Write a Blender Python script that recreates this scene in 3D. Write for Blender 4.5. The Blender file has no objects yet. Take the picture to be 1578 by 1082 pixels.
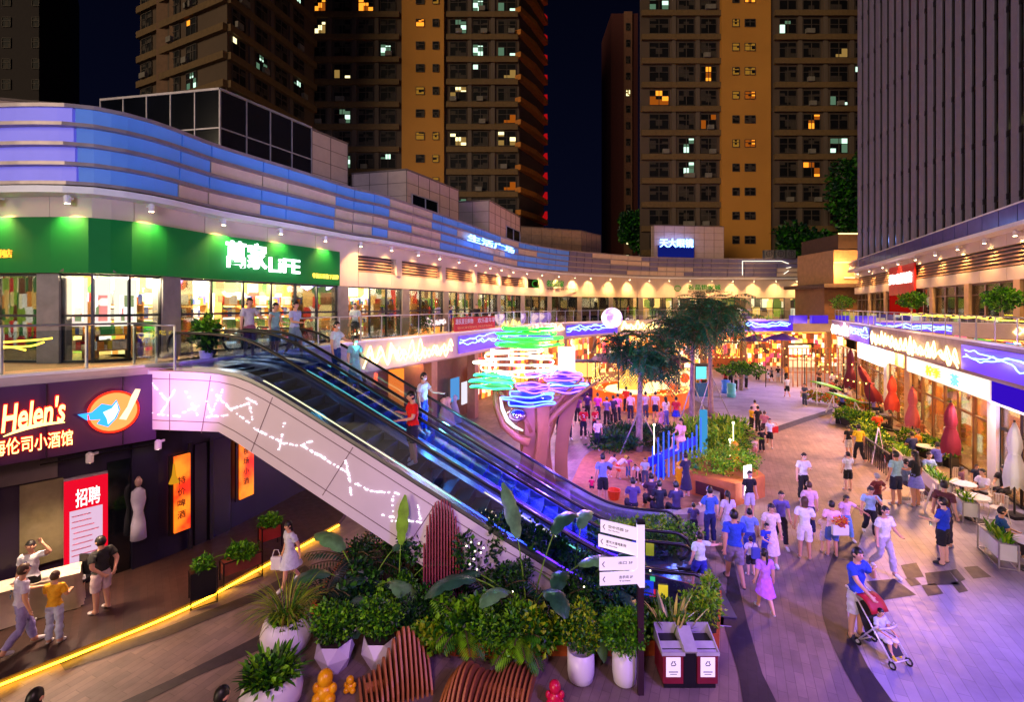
import bpy, math, random
import numpy as np
from mathutils import Vector, Matrix
sc = bpy.context.scene
R = math.radians
F, H = 750.0, 6.7            # focal length in photo pixels, eye height in metres
# ---------------------------------------------------------------- camera
cam = bpy.data.cameras.new("camera"); cam_o = bpy.data.objects.new("camera", cam)
sc.collection.objects.link(cam_o); sc.camera = cam_o
cam_o.location = (0, 0, H); cam_o.rotation_euler = (R(90), 0, 0)
cam.sensor_width = 36; cam.lens = 36*F/1578; cam.shift_y = -70/1578
cam.clip_start = .1; cam.clip_end = 900
# ---------------------------------------------------------------- world
w = bpy.data.worlds.new("World"); sc.world = w; w.use_nodes = True
nt = w.node_tree; bg = nt.nodes['Background']
tc = nt.nodes.new('ShaderNodeTexCoord'); sp = nt.nodes.new('ShaderNodeSeparateXYZ'); cr = nt.nodes.new('ShaderNodeValToRGB')
nt.links.new(tc.outputs['Generated'], sp.inputs[0]); nt.links.new(sp.outputs['Z'], cr.inputs[0]); nt.links.new(cr.outputs[0], bg.inputs[0])
cr.color_ramp.elements[0].position = 0; cr.color_ramp.elements[0].color = (.0010, .0014, .0055, 1)
cr.color_ramp.elements[1].position = .6; cr.color_ramp.elements[1].color = (.0003, .0004, .0018, 1)
bg.inputs[1].default_value = 1.0
# ---------------------------------------------------------------- faint warm sun lamp added to light the towers, from behind the camera
sun = bpy.data.lights.new("tower_fill", 'SUN'); sun_o = bpy.data.objects.new("tower_fill", sun)
sc.collection.objects.link(sun_o); sun.energy = .55; sun.angle = R(25); sun.color = (1, .78, .50)
sun_o.rotation_euler = (R(80), 0, R(-40))
sc.view_settings.view_transform = 'Standard'; sc.view_settings.look = 'None'; sc.view_settings.gamma = 1
sc.view_settings.exposure = 1.22
cy = sc.cycles
cy.max_bounces = 5; cy.diffuse_bounces = 2; cy.glossy_bounces = 2; cy.transmission_bounces = 3; cy.transparent_max_bounces = 10
cy.sample_clamp_indirect = 3; cy.sample_clamp_direct = 40; cy.caustics_reflective = False; cy.caustics_refractive = False
cy.use_denoising = True
try: cy.use_light_tree = True
except Exception: pass
def lamp(name, kind, loc, target, energy, color, size=.25, spot=100, blend=.6):
    l = bpy.data.lights.new(name, kind); o = bpy.data.objects.new(name, l); sc.collection.objects.link(o)
    l.energy = energy; l.color = color
    if kind == 'SPOT': l.spot_size = R(spot); l.spot_blend = blend; l.shadow_soft_size = size
    elif kind == 'POINT': l.shadow_soft_size = size
    o.location = loc
    if target is not None: o.rotation_euler = (Vector(target)-Vector(loc)).to_track_quat('-Z', 'Y').to_euler()
    return o
VIO, PCH, LAV, WRM = (.46, .20, 1.0), (1, .42, .16), (.56, .40, 1.0), (1, .50, .18)
# unseen spots: violet ones inferred from their light, the rest added as fill
UNSEEN_SPOTS = [((15.0, -1.0, 11.5), (13.5, 11, 0), 10500, (.34, .19, 1.0), 80), ((8, -2.5, 11.5), (4.5, 9, 0), 3000, (.40, .18, 1.0), 62), ((-2.0, -2.5, 11.5), (-4, 9.5, 0), 1300, (1.0, .55, .62), 85),
          ((20.2, 24, 9.5), (10.5, 22, 0), 5600, PCH, 78), ((16.5, 11, 9.5), (9, 15.5, 0), 900, (1, .72, .62), 55), ((-7.9, 22.0, 9.4), (3, 21, 0), 1900, (.72, .34, .8), 105),
          ((26.2, 35, 9.6), (15, 35, 0), 3400, LAV, 100), ((3.4, 45.0, 9.2), (8, 36, 0), 2200, (.8, .5, .9), 110),
          ((-6, -3, 9.5), (-13.5, 14, 11), 2600, (.70, .68, 1.0), 55), ((4, -3, 10.5), (-5, 26, 10.8), 4200, (.60, .66, 1.0), 40),
          ((16, -2, 10.5), (24, 33, 14), 1700, (.55, .5, 1.0), 60), ((-2, -3, 8), (-4.5, 11.8, 3.5), 700, (1, .62, .85), 44)]
for fl in UNSEEN_SPOTS: lamp("fill_flood", 'SPOT', fl[0], fl[1], fl[2], fl[3], 1.1, fl[4])

# ================================================================ helpers
def P(u, v, d): return (((u-789)/F)*d, d, H-(v-471)/F*d)
def G(u, v, z=0.0):
    d = F*(H-z)/(v-471); return ((u-789)/F*d, d, z)
def hit(A, B, u, v=None):                     # where the plan line A-B meets a direction; z from v
    k = (u-789)/F; ax, ay = A[0], A[1]; dx, dy = B[0]-ax, B[1]-ay
    t = (k*ay-ax)/(dx-k*dy); x, y = ax+dx*t, ay+dy*t
    return (x, y, 0 if v is None else H-(v-471)/F*y)
rnd = random.Random(7)
tmp_sc = bpy.data.scenes.new('workbench')
def lin(c): return tuple(((x/255)/12.92 if x/255 <= .04045 else (((x/255)+.055)/1.055)**2.4) for x in c)
_M = {}
def mat(name, col=(128,)*3, rough=.6, metal=0, var=.18, vs=2.5, em=None, es=0, bump=0, spec=.5, linear=False):
    if name in _M: return _M[name]
    m = bpy.data.materials.new(name); m.use_nodes = True; n = m.node_tree.nodes; L = m.node_tree.links; b = n['Principled BSDF']
    c = col if linear else lin(col)
    b.inputs['Roughness'].default_value = rough; b.inputs['Metallic'].default_value = metal
    b.inputs['Specular IOR Level'].default_value = spec
    if var > 0:
        g = n.new('ShaderNodeNewGeometry'); t = n.new('ShaderNodeTexNoise'); t.inputs['Scale'].default_value = vs
        t.inputs['Detail'].default_value = 4; t.inputs['Roughness'].default_value = .6
        L.new(g.outputs['Position'], t.inputs['Vector'])
        r = n.new('ShaderNodeValToRGB'); r.color_ramp.elements[0].position = .3; r.color_ramp.elements[1].position = .7
        r.color_ramp.elements[0].color = tuple(x*(1-var) for x in c)+(1,); r.color_ramp.elements[1].color = tuple(min(1, x*(1+var)) for x in c)+(1,)
        L.new(t.outputs[0], r.inputs[0]); L.new(r.outputs[0], b.inputs['Base Color'])
        if bump:
            bp = n.new('ShaderNodeBump'); bp.inputs['Strength'].default_value = bump; bp.inputs['Distance'].default_value = .02
            L.new(t.outputs[0], bp.inputs['Height']); L.new(bp.outputs[0], b.inputs['Normal'])
    else: b.inputs['Base Color'].default_value = c+(1,)
    if em is not None:
        b.inputs['Emission Color'].default_value = lin(em)+(1,); b.inputs['Emission Strength'].default_value = es
    _M[name] = m; return m
def glow(name, col=(255, 255, 255), s=1.0):
    if name in _M: return _M[name]
    m = bpy.data.materials.new(name); m.use_nodes = True; n = m.node_tree.nodes; L = m.node_tree.links; n.clear()
    e = n.new('ShaderNodeEmission'); e.inputs[0].default_value = lin(col)+(1,); e.inputs[1].default_value = s*GK.get(name, .5)
    o = n.new('ShaderNodeOutputMaterial'); L.new(e.outputs[0], o.inputs[0]); _M[name] = m; return m
GK = {'lamp_face': 1, 'panel_white': 1.2, 'panel_warm': 1}
def glass(name, tint=(235, 245, 245), fac=.10, rough=.02, gl=None):
    if name in _M: return _M[name]
    m = bpy.data.materials.new(name); m.use_nodes = True; n = m.node_tree.nodes; L = m.node_tree.links; n.clear()
    t = n.new('ShaderNodeBsdfTransparent'); t.inputs[0].default_value = lin(tint)+(1,)
    g = n.new('ShaderNodeBsdfGlossy'); g.inputs['Roughness'].default_value = rough; g.inputs[0].default_value = (1, 1, 1, 1)
    fr = n.new('ShaderNodeFresnel'); fr.inputs[0].default_value = 1.5
    mt = n.new('ShaderNodeMath'); mt.operation = 'MULTIPLY_ADD'; mt.inputs[1].default_value = .9; mt.inputs[2].default_value = fac*.5
    L.new(fr.outputs[0], mt.inputs[0])
    x = n.new('ShaderNodeMixShader'); o = n.new('ShaderNodeOutputMaterial')
    L.new(mt.outputs[0], x.inputs[0]); L.new(t.outputs[0], x.inputs[1]); L.new(g.outputs[0], x.inputs[2]); L.new(x.outputs[0], o.inputs[0])
    _M[name] = m; return m
class MB:
    def __init__(s): s.v = []; s.f = []; s.m = []
    def add(s, vs, fs, mi=0):
        b = len(s.v); s.v += [tuple(x) for x in vs]
        for f in fs: s.f.append(tuple(b+i for i in f)); s.m.append(mi)
        return s
    def box(s, c, d, rz=0, mi=0, tilt=None):
        x, y, z = d[0]/2, d[1]/2, d[2]/2
        M = Matrix.Rotation(rz, 4, 'Z')
        if tilt: M = M @ Matrix.Rotation(tilt[0], 4, 'X') @ Matrix.Rotation(tilt[1], 4, 'Y')
        vs = [Vector(c)+(M @ Vector((sx*x, sy*y, sz*z))) for sz in (-1, 1) for sx, sy in ((-1, -1), (1, -1), (1, 1), (-1, 1))]
        return s.add(vs, [(3, 2, 1, 0), (4, 5, 6, 7), (0, 1, 5, 4), (1, 2, 6, 5), (2, 3, 7, 6), (3, 0, 4, 7)], mi)
    def bar(s, a, b, wx, wz, mi=0):               # a box beam from a to b
        a, b = Vector(a), Vector(b); d = b-a; L = d.length
        if L < 1e-6: return s
        q = d.to_track_quat('X', 'Z'); c = (a+b)/2
        vs = [c+q @ Vector((sx*L/2, sy*wx/2, sz*wz/2)) for sz in (-1, 1) for sx, sy in ((-1, -1), (1, -1), (1, 1), (-1, 1))]
        return s.add(vs, [(3, 2, 1, 0), (4, 5, 6, 7), (0, 1, 5, 4), (1, 2, 6, 5), (2, 3, 7, 6), (3, 0, 4, 7)], mi)
    def quad(s, a, b, c, d, mi=0): return s.add([a, b, c, d], [(0, 1, 2, 3)], mi)
    def slab(s, poly, ext, mi=0):                 # polygon (3-D) extruded by a vector
        n = len(poly); e = Vector(ext); vs = [Vector(p) for p in poly]+[Vector(p)+e for p in poly]
        fs = [tuple(range(n))[::-1], tuple(range(n, 2*n))]+[(i, (i+1) % n, n+(i+1) % n, n+i) for i in range(n)]
        return s.add(vs, fs, mi)
    def prism(s, poly, z0, z1, mi=0): return s.slab([(p[0], p[1], z0) for p in poly], (0, 0, z1-z0), mi)
    def tube(s, pts, r, n=6, mi=0, cap=True, closed=False):
        pts = [Vector(p) for p in pts]; k = len(pts); rr = r if isinstance(r, (list, tuple)) else [r]*k
        vs = []; up = Vector((0, 0, 1))
        for i, p in enumerate(pts):
            t = (pts[(i+1) % k if closed else min(i+1, k-1)]-pts[(i-1) % k if closed else max(i-1, 0)])
            if t.length < 1e-7: t = Vector((0, 0, 1))
            t.normalize(); a = t.cross(up)
            if a.length < .05: a = t.cross(Vector((1, 0, 0)))
            a.normalize(); b = t.cross(a)
            vs += [p+(a*math.cos(2*math.pi*j/n)+b*math.sin(2*math.pi*j/n))*rr[i] for j in range(n)]
        fs = []
        for i in range(k if closed else k-1):
            for j in range(n):
                i2 = (i+1) % k; fs.append((i*n+j, i*n+(j+1) % n, i2*n+(j+1) % n, i2*n+j))
        if cap and not closed: fs += [tuple(range(n))[::-1], tuple((k-1)*n+j for j in range(n))]
        return s.add(vs, fs, mi)
    def lathe(s, prof, c=(0, 0, 0), n=20, mi=0, sx=1, sy=1):
        vs = [(c[0]+r*sx*math.cos(2*math.pi*j/n), c[1]+r*sy*math.sin(2*math.pi*j/n), c[2]+z) for r, z in prof for j in range(n)]
        fs = [(i*n+j, i*n+(j+1) % n, (i+1)*n+(j+1) % n, (i+1)*n+j) for i in range(len(prof)-1) for j in range(n)]
        fs += [tuple(range(n))[::-1], tuple((len(prof)-1)*n+j for j in range(n))]
        return s.add(vs, fs, mi)
    def ball(s, c, r, n=12, mi=0, sc3=(1, 1, 1)):
        k = max(4, n//2); pr = [(r*math.sin(math.pi*(i+.02)/(k+.04)), -r*math.cos(math.pi*(i+.02)/(k+.04))*sc3[2]) for i in range(k+1)]
        return s.lathe(pr, c, n, mi, sc3[0], sc3[1])
    def wall(s, pts, z0, z1, th, mi=0, mfun=None): # solid following a plan polyline, thickness th outward
        A = pts; B = offset(pts, th); n = len(A)
        for i in range(n-1):
            s.add([(*A[i], z0), (*A[i+1], z0), (*B[i+1], z0), (*B[i], z0), (*A[i], z1), (*A[i+1], z1), (*B[i+1], z1), (*B[i], z1)],
                  [(0, 1, 5, 4), (2, 3, 7, 6), (4, 5, 6, 7), (3, 2, 1, 0)]+([(3, 0, 4, 7)] if i == 0 else [])+([(1, 2, 6, 5)] if i == n-2 else []),
                  mi if mfun is None else mfun(i))
        return s
    def build(s, name, mats, parent=None, smooth=False, bevel=0):
        me = bpy.data.meshes.new(name); L = Vector((0, 0, 0)); p = parent
        while p is not None: L += p.location; p = p.parent
        V = np.array(s.v, dtype=np.float64).reshape(-1, 3)
        loc = None
        if parent is None:
            mn, mx = V.min(0), V.max(0); loc = Vector(((mn[0]+mx[0])/2, (mn[1]+mx[1])/2, mn[2])); L = loc
        V = V-np.array(L); me.from_pydata(V.tolist(), [], s.f)
        for m in (mats if isinstance(mats, (list, tuple)) else [mats]): me.materials.append(m)
        me.polygons.foreach_set('material_index', s.m)
        if smooth: me.polygons.foreach_set('use_smooth', [True]*len(s.f))
        me.update()
        o = bpy.data.objects.new(name, me); sc.collection.objects.link(o)
        if parent is not None: o.parent = parent
        else: o.location = loc
        if bevel:
            b = o.modifiers.new('bevel', 'BEVEL'); b.width = bevel; b.segments = 2; b.limit_method = 'ANGLE'
        return o
def tag(o, label=None, cat=None, group=None, kind=None):
    if label: o['label'] = label
    if cat: o['category'] = cat
    if group: o['group'] = group
    if kind: o['kind'] = kind
    return o
def thing(name, label, cat, loc=(0, 0, 0), group=None, rz=0):
    o = bpy.data.objects.new(name, None); sc.collection.objects.link(o); o.location = loc; o.rotation_euler.z = rz
    o.empty_display_size = .2
    return tag(o, label, cat, group)
def kids(o): return [c for c in sc.collection.objects if c.parent == o]
_kid = {}
def copy_tree(o, loc=None, rz=None, scale=None, label=None, parent=None):
    if o.name not in _kid: _kid[o.name] = kids(o)
    c = o.copy(); sc.collection.objects.link(c); c.parent = parent
    if loc is not None: c.location = loc
    if rz is not None: c.rotation_euler.z = rz
    if scale is not None: c.scale = (scale,)*3 if not isinstance(scale, tuple) else scale
    if label: c['label'] = label
    for ch in _kid[o.name]: copy_tree(ch, parent=c)
    return c
def struct(o): o['kind'] = 'structure'; return o
def offset(pts, d):                                # offset a plan polyline to its left
    out = []; n = len(pts)
    for i in range(n):
        a = pts[max(i-1, 0)]; b = pts[min(i+1, n-1)]; tx, ty = b[0]-a[0], b[1]-a[1]; l = math.hypot(tx, ty) or 1
        out.append((pts[i][0]-ty/l*d, pts[i][1]+tx/l*d))
    return out
def spline(pts, step=.6):
    q = [Vector((*p[:2], 0)) for p in pts]; q = [q[0]*2-q[1]]+q+[q[-1]*2-q[-2]]; out = []
    for i in range(1, len(q)-2):
        p0, p1, p2, p3 = q[i-1:i+3]; n = max(2, int((p2-p1).length/step*2))
        for k in range(n):
            t = k/n; out.append(.5*((2*p1)+(p2-p0)*t+(2*p0-5*p1+4*p2-p3)*t*t+(3*p1-p0-3*p2+p3)*t**3))
    out.append(q[-2]); L = [0]
    for a, b in zip(out, out[1:]): L.append(L[-1]+(b-a).length)
    n = int(L[-1]/step); res = []; j = 0
    for k in range(n+1):
        s = L[-1]*k/n
        while j < len(L)-2 and L[j+1] < s: j += 1
        t = (s-L[j])/max(1e-6, L[j+1]-L[j]); p = out[j].lerp(out[j+1], t); res.append((p.x, p.y))
    return res
class Curve:
    def __init__(s, pts, step=.25): s.p = spline(pts, step); s.step = step; s.n = len(s.p); s.L = step*(s.n-1)
    def at(s, t, off=0, z=0):
        i = max(0, min(s.n-2, int(t/s.step))); f = t/s.step-i; a, b = s.p[i], s.p[i+1]
        tx, ty = b[0]-a[0], b[1]-a[1]; l = math.hypot(tx, ty)
        return Vector((a[0]+tx*f-ty/l*off, a[1]+ty*f+tx/l*off, z))
    def ang(s, t):
        a, b = s.at(t-.2), s.at(t+.2); return math.atan2(b.y-a.y, b.x-a.x)
    def u(s, u, off=0):                            # arc length where the curve crosses bearing u
        k = (u-789)/F; best = None
        for i in range(int(s.L/.1)):
            p = s.at(i*.1, off)
            if p.y > 0 and p.x/p.y >= k: return i*.1
        return s.L
    def seg(s, t0, t1, off=0, step=.6):
        n = max(1, int(round((t1-t0)/step))); return [tuple(s.at(t0+(t1-t0)*i/n, off)[:2]) for i in range(n+1)]
def text(body, W, Ht, m, org, ang=0, name='lettering', parent=None, depth=.03, bold=0, shear=0, tilt=0, rx=math.pi/2, rot=0):
    c = bpy.data.curves.new('t', 'FONT'); c.body = body; c.size = 1; c.extrude = .02; c.offset = bold; c.shear = shear; c.resolution_u = 3
    t = bpy.data.objects.new('t', c); tmp_sc.collection.objects.link(t); tmp_sc.view_layers[0].update(); dg = tmp_sc.view_layers[0].depsgraph; dg.update()
    me = bpy.data.meshes.new_from_object(t.evaluated_get(dg)); bpy.data.objects.remove(t); 
    n = len(me.vertices); co = np.empty(n*3); me.vertices.foreach_get('co', co); co = co.reshape(-1, 3)
    mn, mx = co.min(0), co.max(0); sx = W/(mx[0]-mn[0]); sy = (Ht/(mx[1]-mn[1])) if Ht else sx
    co = (co-np.array([mn[0], mn[1], mn[2]]))*np.array([sx, sy, depth/max(1e-6, mx[2]-mn[2])])
    if rot: co[:, :2] = co[:, :2] @ np.array([[math.cos(rot), math.sin(rot)], [-math.sin(rot), math.cos(rot)]])
    MM = np.array((Matrix.Rotation(ang, 3, 'Z') @ Matrix.Rotation(rx, 3, 'X')))
    co = co @ MM.T + np.array(org)
    L = Vector((0, 0, 0)); p = parent
    while p is not None: L += p.location; p = p.parent
    co -= np.array(L); me.vertices.foreach_set('co', co.ravel()); me.materials.clear(); me.materials.append(m)
    me.polygons.foreach_set('material_index', [0]*len(me.polygons)); me.update()
    o = bpy.data.objects.new(name, me); sc.collection.objects.link(o); o.parent = parent
    return o
# ================================================================ materials
def paving(name, c1, c2, ang, bw=1.25, rh=.32, rough=.5, stain=.35):
    m = bpy.data.materials.new(name); m.use_nodes = True; n = m.node_tree.nodes; L = m.node_tree.links; b = n['Principled BSDF']
    g = n.new('ShaderNodeNewGeometry'); mp = n.new('ShaderNodeMapping'); mp.inputs['Rotation'].default_value = (0, 0, ang); L.new(g.outputs['Position'], mp.inputs[0])
    br = n.new('ShaderNodeTexBrick'); br.inputs['Scale'].default_value = 1; br.inputs['Brick Width'].default_value = bw; br.inputs['Row Height'].default_value = rh
    br.inputs['Mortar Size'].default_value = .005; br.inputs['Mortar Smooth'].default_value = .3; br.inputs['Bias'].default_value = 0
    br.inputs['Color1'].default_value = lin(c1)+(1,); br.inputs['Color2'].default_value = lin(c2)+(1,); br.inputs['Mortar'].default_value = lin(tuple(x*.72 for x in c1))+(1,)
    L.new(mp.outputs[0], br.inputs['Vector'])
    t = n.new('ShaderNodeTexNoise'); t.inputs['Scale'].default_value = .55; t.inputs['Detail'].default_value = 8; t.inputs['Roughness'].default_value = .65; L.new(g.outputs['Position'], t.inputs['Vector'])
    r = n.new('ShaderNodeValToRGB'); r.color_ramp.elements[0].position = .34; r.color_ramp.elements[1].position = .62
    r.color_ramp.elements[0].color = (1-stain,)*3+(1,); r.color_ramp.elements[1].color = (1, 1, 1, 1); L.new(t.outputs[0], r.inputs[0])
    x = n.new('ShaderNodeMix'); x.data_type = 'RGBA'; x.blend_type = 'MULTIPLY'; x.inputs[0].default_value = 1
    L.new(br.outputs[0], x.inputs[6]); L.new(r.outputs[0], x.inputs[7]); L.new(x.outputs[2], b.inputs['Base Color'])
    t2 = n.new('ShaderNodeTexNoise'); t2.inputs['Scale'].default_value = 6; t2.inputs['Detail'].default_value = 5; L.new(g.outputs['Position'], t2.inputs['Vector'])
    r2 = n.new('ShaderNodeMapRange'); r2.inputs[3].default_value = rough-.16; r2.inputs[4].default_value = rough+.2; L.new(t2.outputs[0], r2.inputs[0]); L.new(r2.outputs[0], b.inputs['Roughness'])
    bp = n.new('ShaderNodeBump'); bp.inputs['Strength'].default_value = .35; bp.inputs['Distance'].default_value = .005
    ad = n.new('ShaderNodeMath'); ad.operation = 'MULTIPLY_ADD'; ad.inputs[1].default_value = -1; L.new(br.outputs['Fac'], ad.inputs[0]); L.new(t2.outputs[0], ad.inputs[2])
    L.new(ad.outputs[0], bp.inputs['Height']); L.new(bp.outputs[0], b.inputs['Normal'])
    _M[name] = m; return m
def goods(name, pal, scale=3.2, em=.5, seed=0, dark=.25):    # shelves of packaged goods: random coloured cells, shop light added as their own glow
    m = bpy.data.materials.new(name); m.use_nodes = True; n = m.node_tree.nodes; L = m.node_tree.links; b = n['Principled BSDF']
    g = n.new('ShaderNodeNewGeometry'); mp = n.new('ShaderNodeMapping'); mp.inputs['Scale'].default_value = (scale, scale, scale*.8); mp.inputs['Location'].default_value = (seed, seed*2.3, 0); L.new(g.outputs['Position'], mp.inputs[0])
    v = n.new('ShaderNodeTexVoronoi'); v.distance = 'CHEBYCHEV'; v.inputs['Scale'].default_value = 1; v.inputs['Randomness'].default_value = .42; L.new(mp.outputs[0], v.inputs['Vector'])
    s = n.new('ShaderNodeSeparateColor'); L.new(v.outputs['Color'], s.inputs[0])
    r = n.new('ShaderNodeValToRGB'); r.color_ramp.interpolation = 'CONSTANT'; e = r.color_ramp.elements
    while len(e) < len(pal): e.new(.5)
    for i, c in enumerate(pal): e[i].position = i/len(pal); e[i].color = lin(c)+(1,)
    L.new(s.outputs[0], r.inputs[0]); L.new(r.outputs[0], b.inputs['Base Color']); L.new(r.outputs[0], b.inputs['Emission Color']); b.inputs['Emission Strength'].default_value = em
    _M[name] = m; return m
PAVE = paving('paving', (148, 126, 118), (128, 110, 106), R(-66), .62, .155, .5, .5)
PAVED = paving('paving_dark', (56, 48, 58), (48, 40, 52), R(-66), .62, .155, .5, .35)
PAVE2 = paving('paving_pale', (168, 158, 176), (148, 140, 162), R(-66), .9, .2, .42, .35)
DECKM = paving('deck_boards', (70, 46, 40), (54, 36, 34), R(52), 3.2, .14, .45, .3)
PLAST = mat('plaster_beige', (196, 176, 160), .7, var=.06, vs=.8)
WHITE = mat('white_paint', (225, 222, 222), .4, var=.05)
GREYM = mat('grey_metal', (120, 118, 122), .4, .6, var=.08)
DKMET = mat('dark_metal', (38, 36, 42), .4, .5, var=.1)
BLK = mat('black_paint', (14, 13, 17), .35, var=.15)
DARKW = mat('dark_cladding', (36, 26, 50), .35, var=.2, vs=.7)
STEEL = mat('brushed_steel', (170, 172, 178), .28, .9, var=.06)
CEIL = mat('soffit', (150, 130, 116), .7, var=.08)
RAILG = glass('balustrade_glass', (222, 238, 236), .36)
WING = glass('window_glass', (235, 240, 240), .03)
DGLS = mat('dark_glass', (10, 12, 20), .08, .0, var=.4, vs=.5, spec=.9)
INTW = mat('interior_wall', (215, 190, 150), .7, var=.1)
PWHT = glow('panel_white', (255, 238, 200), 7.0)
PWRM = glow('panel_warm', (255, 190, 110), 3.2)
# ================================================================ ground
g0 = MB(); g0.quad((-160, -20, -.02), (160, -20, -.02), (160, 300, -.02), (-160, 300, -.02)); struct(g0.build('ground', mat('asphalt', (52, 50, 54), .85)))
pv = MB(); pv.quad((-22, -3, 0), (46, -3, 0), (46, 70, 0), (-22, 70, 0)); struct(pv.build('plaza_paving', PAVE))
def sheet(name, pts, z, m):
    b = MB(); b.add([(p[0], p[1], z) for p in pts], [tuple(range(len(pts)))]); return struct(b.build(name, m))
def gp(l): return [G(u, v)[:2] for u, v in l]
# pale half of the court to the right of the dark curved band
rb = gp([(1375, 1081), (1339, 1031), (1311, 975), (1305, 936), (1311, 878), (1332, 816), (1350, 770)])
lb = gp([(1328, 1081), (1300, 1031), (1275, 975), (1266, 936), (1272, 892), (1291, 836), (1318, 780)])
sheet('pale_paving', rb+[(20, 16), (18, 12), (15, 6)], .004, PAVE2)
def bandstrip(name, A, B, z, m):
    b = MB(); n = min(len(A), len(B))
    for i in range(n-1): b.quad((*A[i], z), (*B[i], z), (*B[i+1], z), (*A[i+1], z))
    return struct(b.build(name, m))
ext = lambda L: [(L[0][0]*2-L[1][0], L[0][1]*2-L[1][1])]+L
bandstrip('dark_paving_band', spline(ext(lb), .5)[:24], spline(ext(rb), .5)[:24], .008, PAVED)
bandstrip('dark_paving_stripe', gp([(1148, 1100), (1138, 1040), (1115, 962), (1122, 880), (1100, 840)]), gp([(1205, 1100), (1175, 1040), (1152, 962), (1138, 900), (1125, 845)]), .008, PAVED)
bandstrip('dark_paving_strip', gp([(190, 1100), (300, 1045), (400, 1003), (470, 960)]), gp([(150, 1100), (260, 1050), (390, 985), (455, 945)]), .008, PAVED)
bandstrip('narrow_paving_strip', gp([(100, 1035), (250, 985), (400, 925), (480, 880)]), gp([(90, 1020), (245, 972), (395, 913), (470, 872)]), .008, PAVED)
far = gp([(1178, 664), (1235, 645), (1290, 628), (1310, 622)]); bandstrip('dark_paving_edge', far, gp([(1182, 672), (1238, 652), (1296, 633), (1318, 626)]), .012, PAVED)
sheet('lavender_paving', gp([(1178, 666), (1235, 646), (1310, 623), (1300, 580), (1180, 560), (1060, 575), (1060, 610), (1110, 640)]), .006, paving('paving_lavender', (182, 172, 190), (160, 150, 172), R(10), .9, .45, .5, .25))
ck = [(1388, 872, 1412, 868, 1424, 890, 1398, 893), (1425, 884, 1462, 880, 1478, 902, 1430, 903), (1462, 880, 1474, 878, 1488, 894, 1478, 898), (1485, 875, 1506, 873, 1528, 890, 1500, 893), (1335, 897, 1378, 893, 1412, 918, 1362, 926), (1420, 903, 1442, 900, 1454, 916, 1430, 920), (1465, 899, 1480, 896, 1492, 912, 1478, 915), (1394, 893, 1410, 892, 1420, 902, 1404, 905)]
cb = MB()
for q in ck: cb.add([(*G(q[i], q[i+1])[:2], .009) for i in (0, 2, 4, 6)], [(0, 3, 2, 1)])
struct(cb.build('paving_inlay', PAVED))
# ================================================================ left and rear curved mall
PC = Curve([(-27, 20), (-20, 15.9), (-16.6, 13.7), (-14, 13.2), (-12.0, 13.15), (-11.2, 13.5), (-10.55, 14.4), (-10.05, 16.3), (-9.4, 17.8), (-8.6, 19.5), (-7.4, 22.3), (-6.2, 24.2), (-3.4, 31.2), (-.9, 38), (.9, 41.9), (5, 47.2), (10.4, 51.2), (15.8, 54.2), (26, 56), (36, 55.4), (44, 54)])
EC = Curve([(-16, 4.3), (-12.3, 8.2), (-10.6, 10.1), (-8.95, 12.0), (-7.9, 14.1), (-7.1, 16.8), (-6.1, 20), (-3.1, 26), (-1.0, 31), (2.0, 37.3), (8.7, 45.3), (14.5, 48.6), (23.6, 51), (31, 51.6), (38, 51.4)])
mall = thing('curved_mall', 'long curved two storey mall wrapping round the left and rear of the court', 'building', (-8, 20, 0))
SLB = mat('slab_edge', (190, 170, 165), .6, var=.08)
fl = MB(); fl.prism(EC.seg(1, EC.L-1, .02, 1.0)+PC.seg(0, PC.L, .2, 1.0)[::-1], 4.78, 5.1); fl.build('gallery_floor', CEIL, mall)
tE = lambda u: EC.u(u); tP = lambda u: PC.u(u)
fs = MB(); fs.wall(EC.seg(1, EC.L-1, -.06, .5), 3.95, 5.2, .14); fs.build('fascia', SLB, mall)
fs = MB(); fs.wall(EC.seg(1, EC.L-1, -.1, .5), 5.2, 5.26, .2); fs.build('coping', WHITE, mall)
t_gl0, t_gl1 = 4.0, PC.L-1
# upper wall beam
up = MB(); tt = t_gl0
tl0, tl1 = tP(527), tP(815)
while tt < PC.L-1.2:
    t2 = tt+2.4
    if tl0-.5 < tt < tl1:
        up.wall(PC.seg(tt+.01, t2-.01, .35), 9.1, 9.88, .2); up.wall(PC.seg(tt+.01, t2-.01, .35), 7.6, 8.3, .2)
    else: up.wall(PC.seg(tt+.01, t2-.01, .35), 7.6, 9.88, .2)
    tt = t2
up.build('beam_cladding', PLAST, mall)
lv = MB(); tt = tl0-.3; pil = MB()
while tt < tl1:
    t2 = min(tt+4.4, tl1+1.8)
    for k in range(5): lv.wall(PC.seg(tt, t2, .42+.02*k), 8.33+k*.155, 8.39+k*.155, .12)
    pil = MB(); pil.wall(PC.seg(t2-.25, t2+.25, .32, .5), 8.25, 9.15, .3); pil.build('louvre_pilaster', PLAST, mall); tt = t2+.3
lv.build('louvre_band', mat('louvre', (170, 132, 104), .5, .3), mall)
bk = MB(); bk.wall(PC.seg(tl0-1, tl1+1, .62), 8.2, 9.2, .1); bk.build('louvre_recess', BLK, mall)
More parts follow.
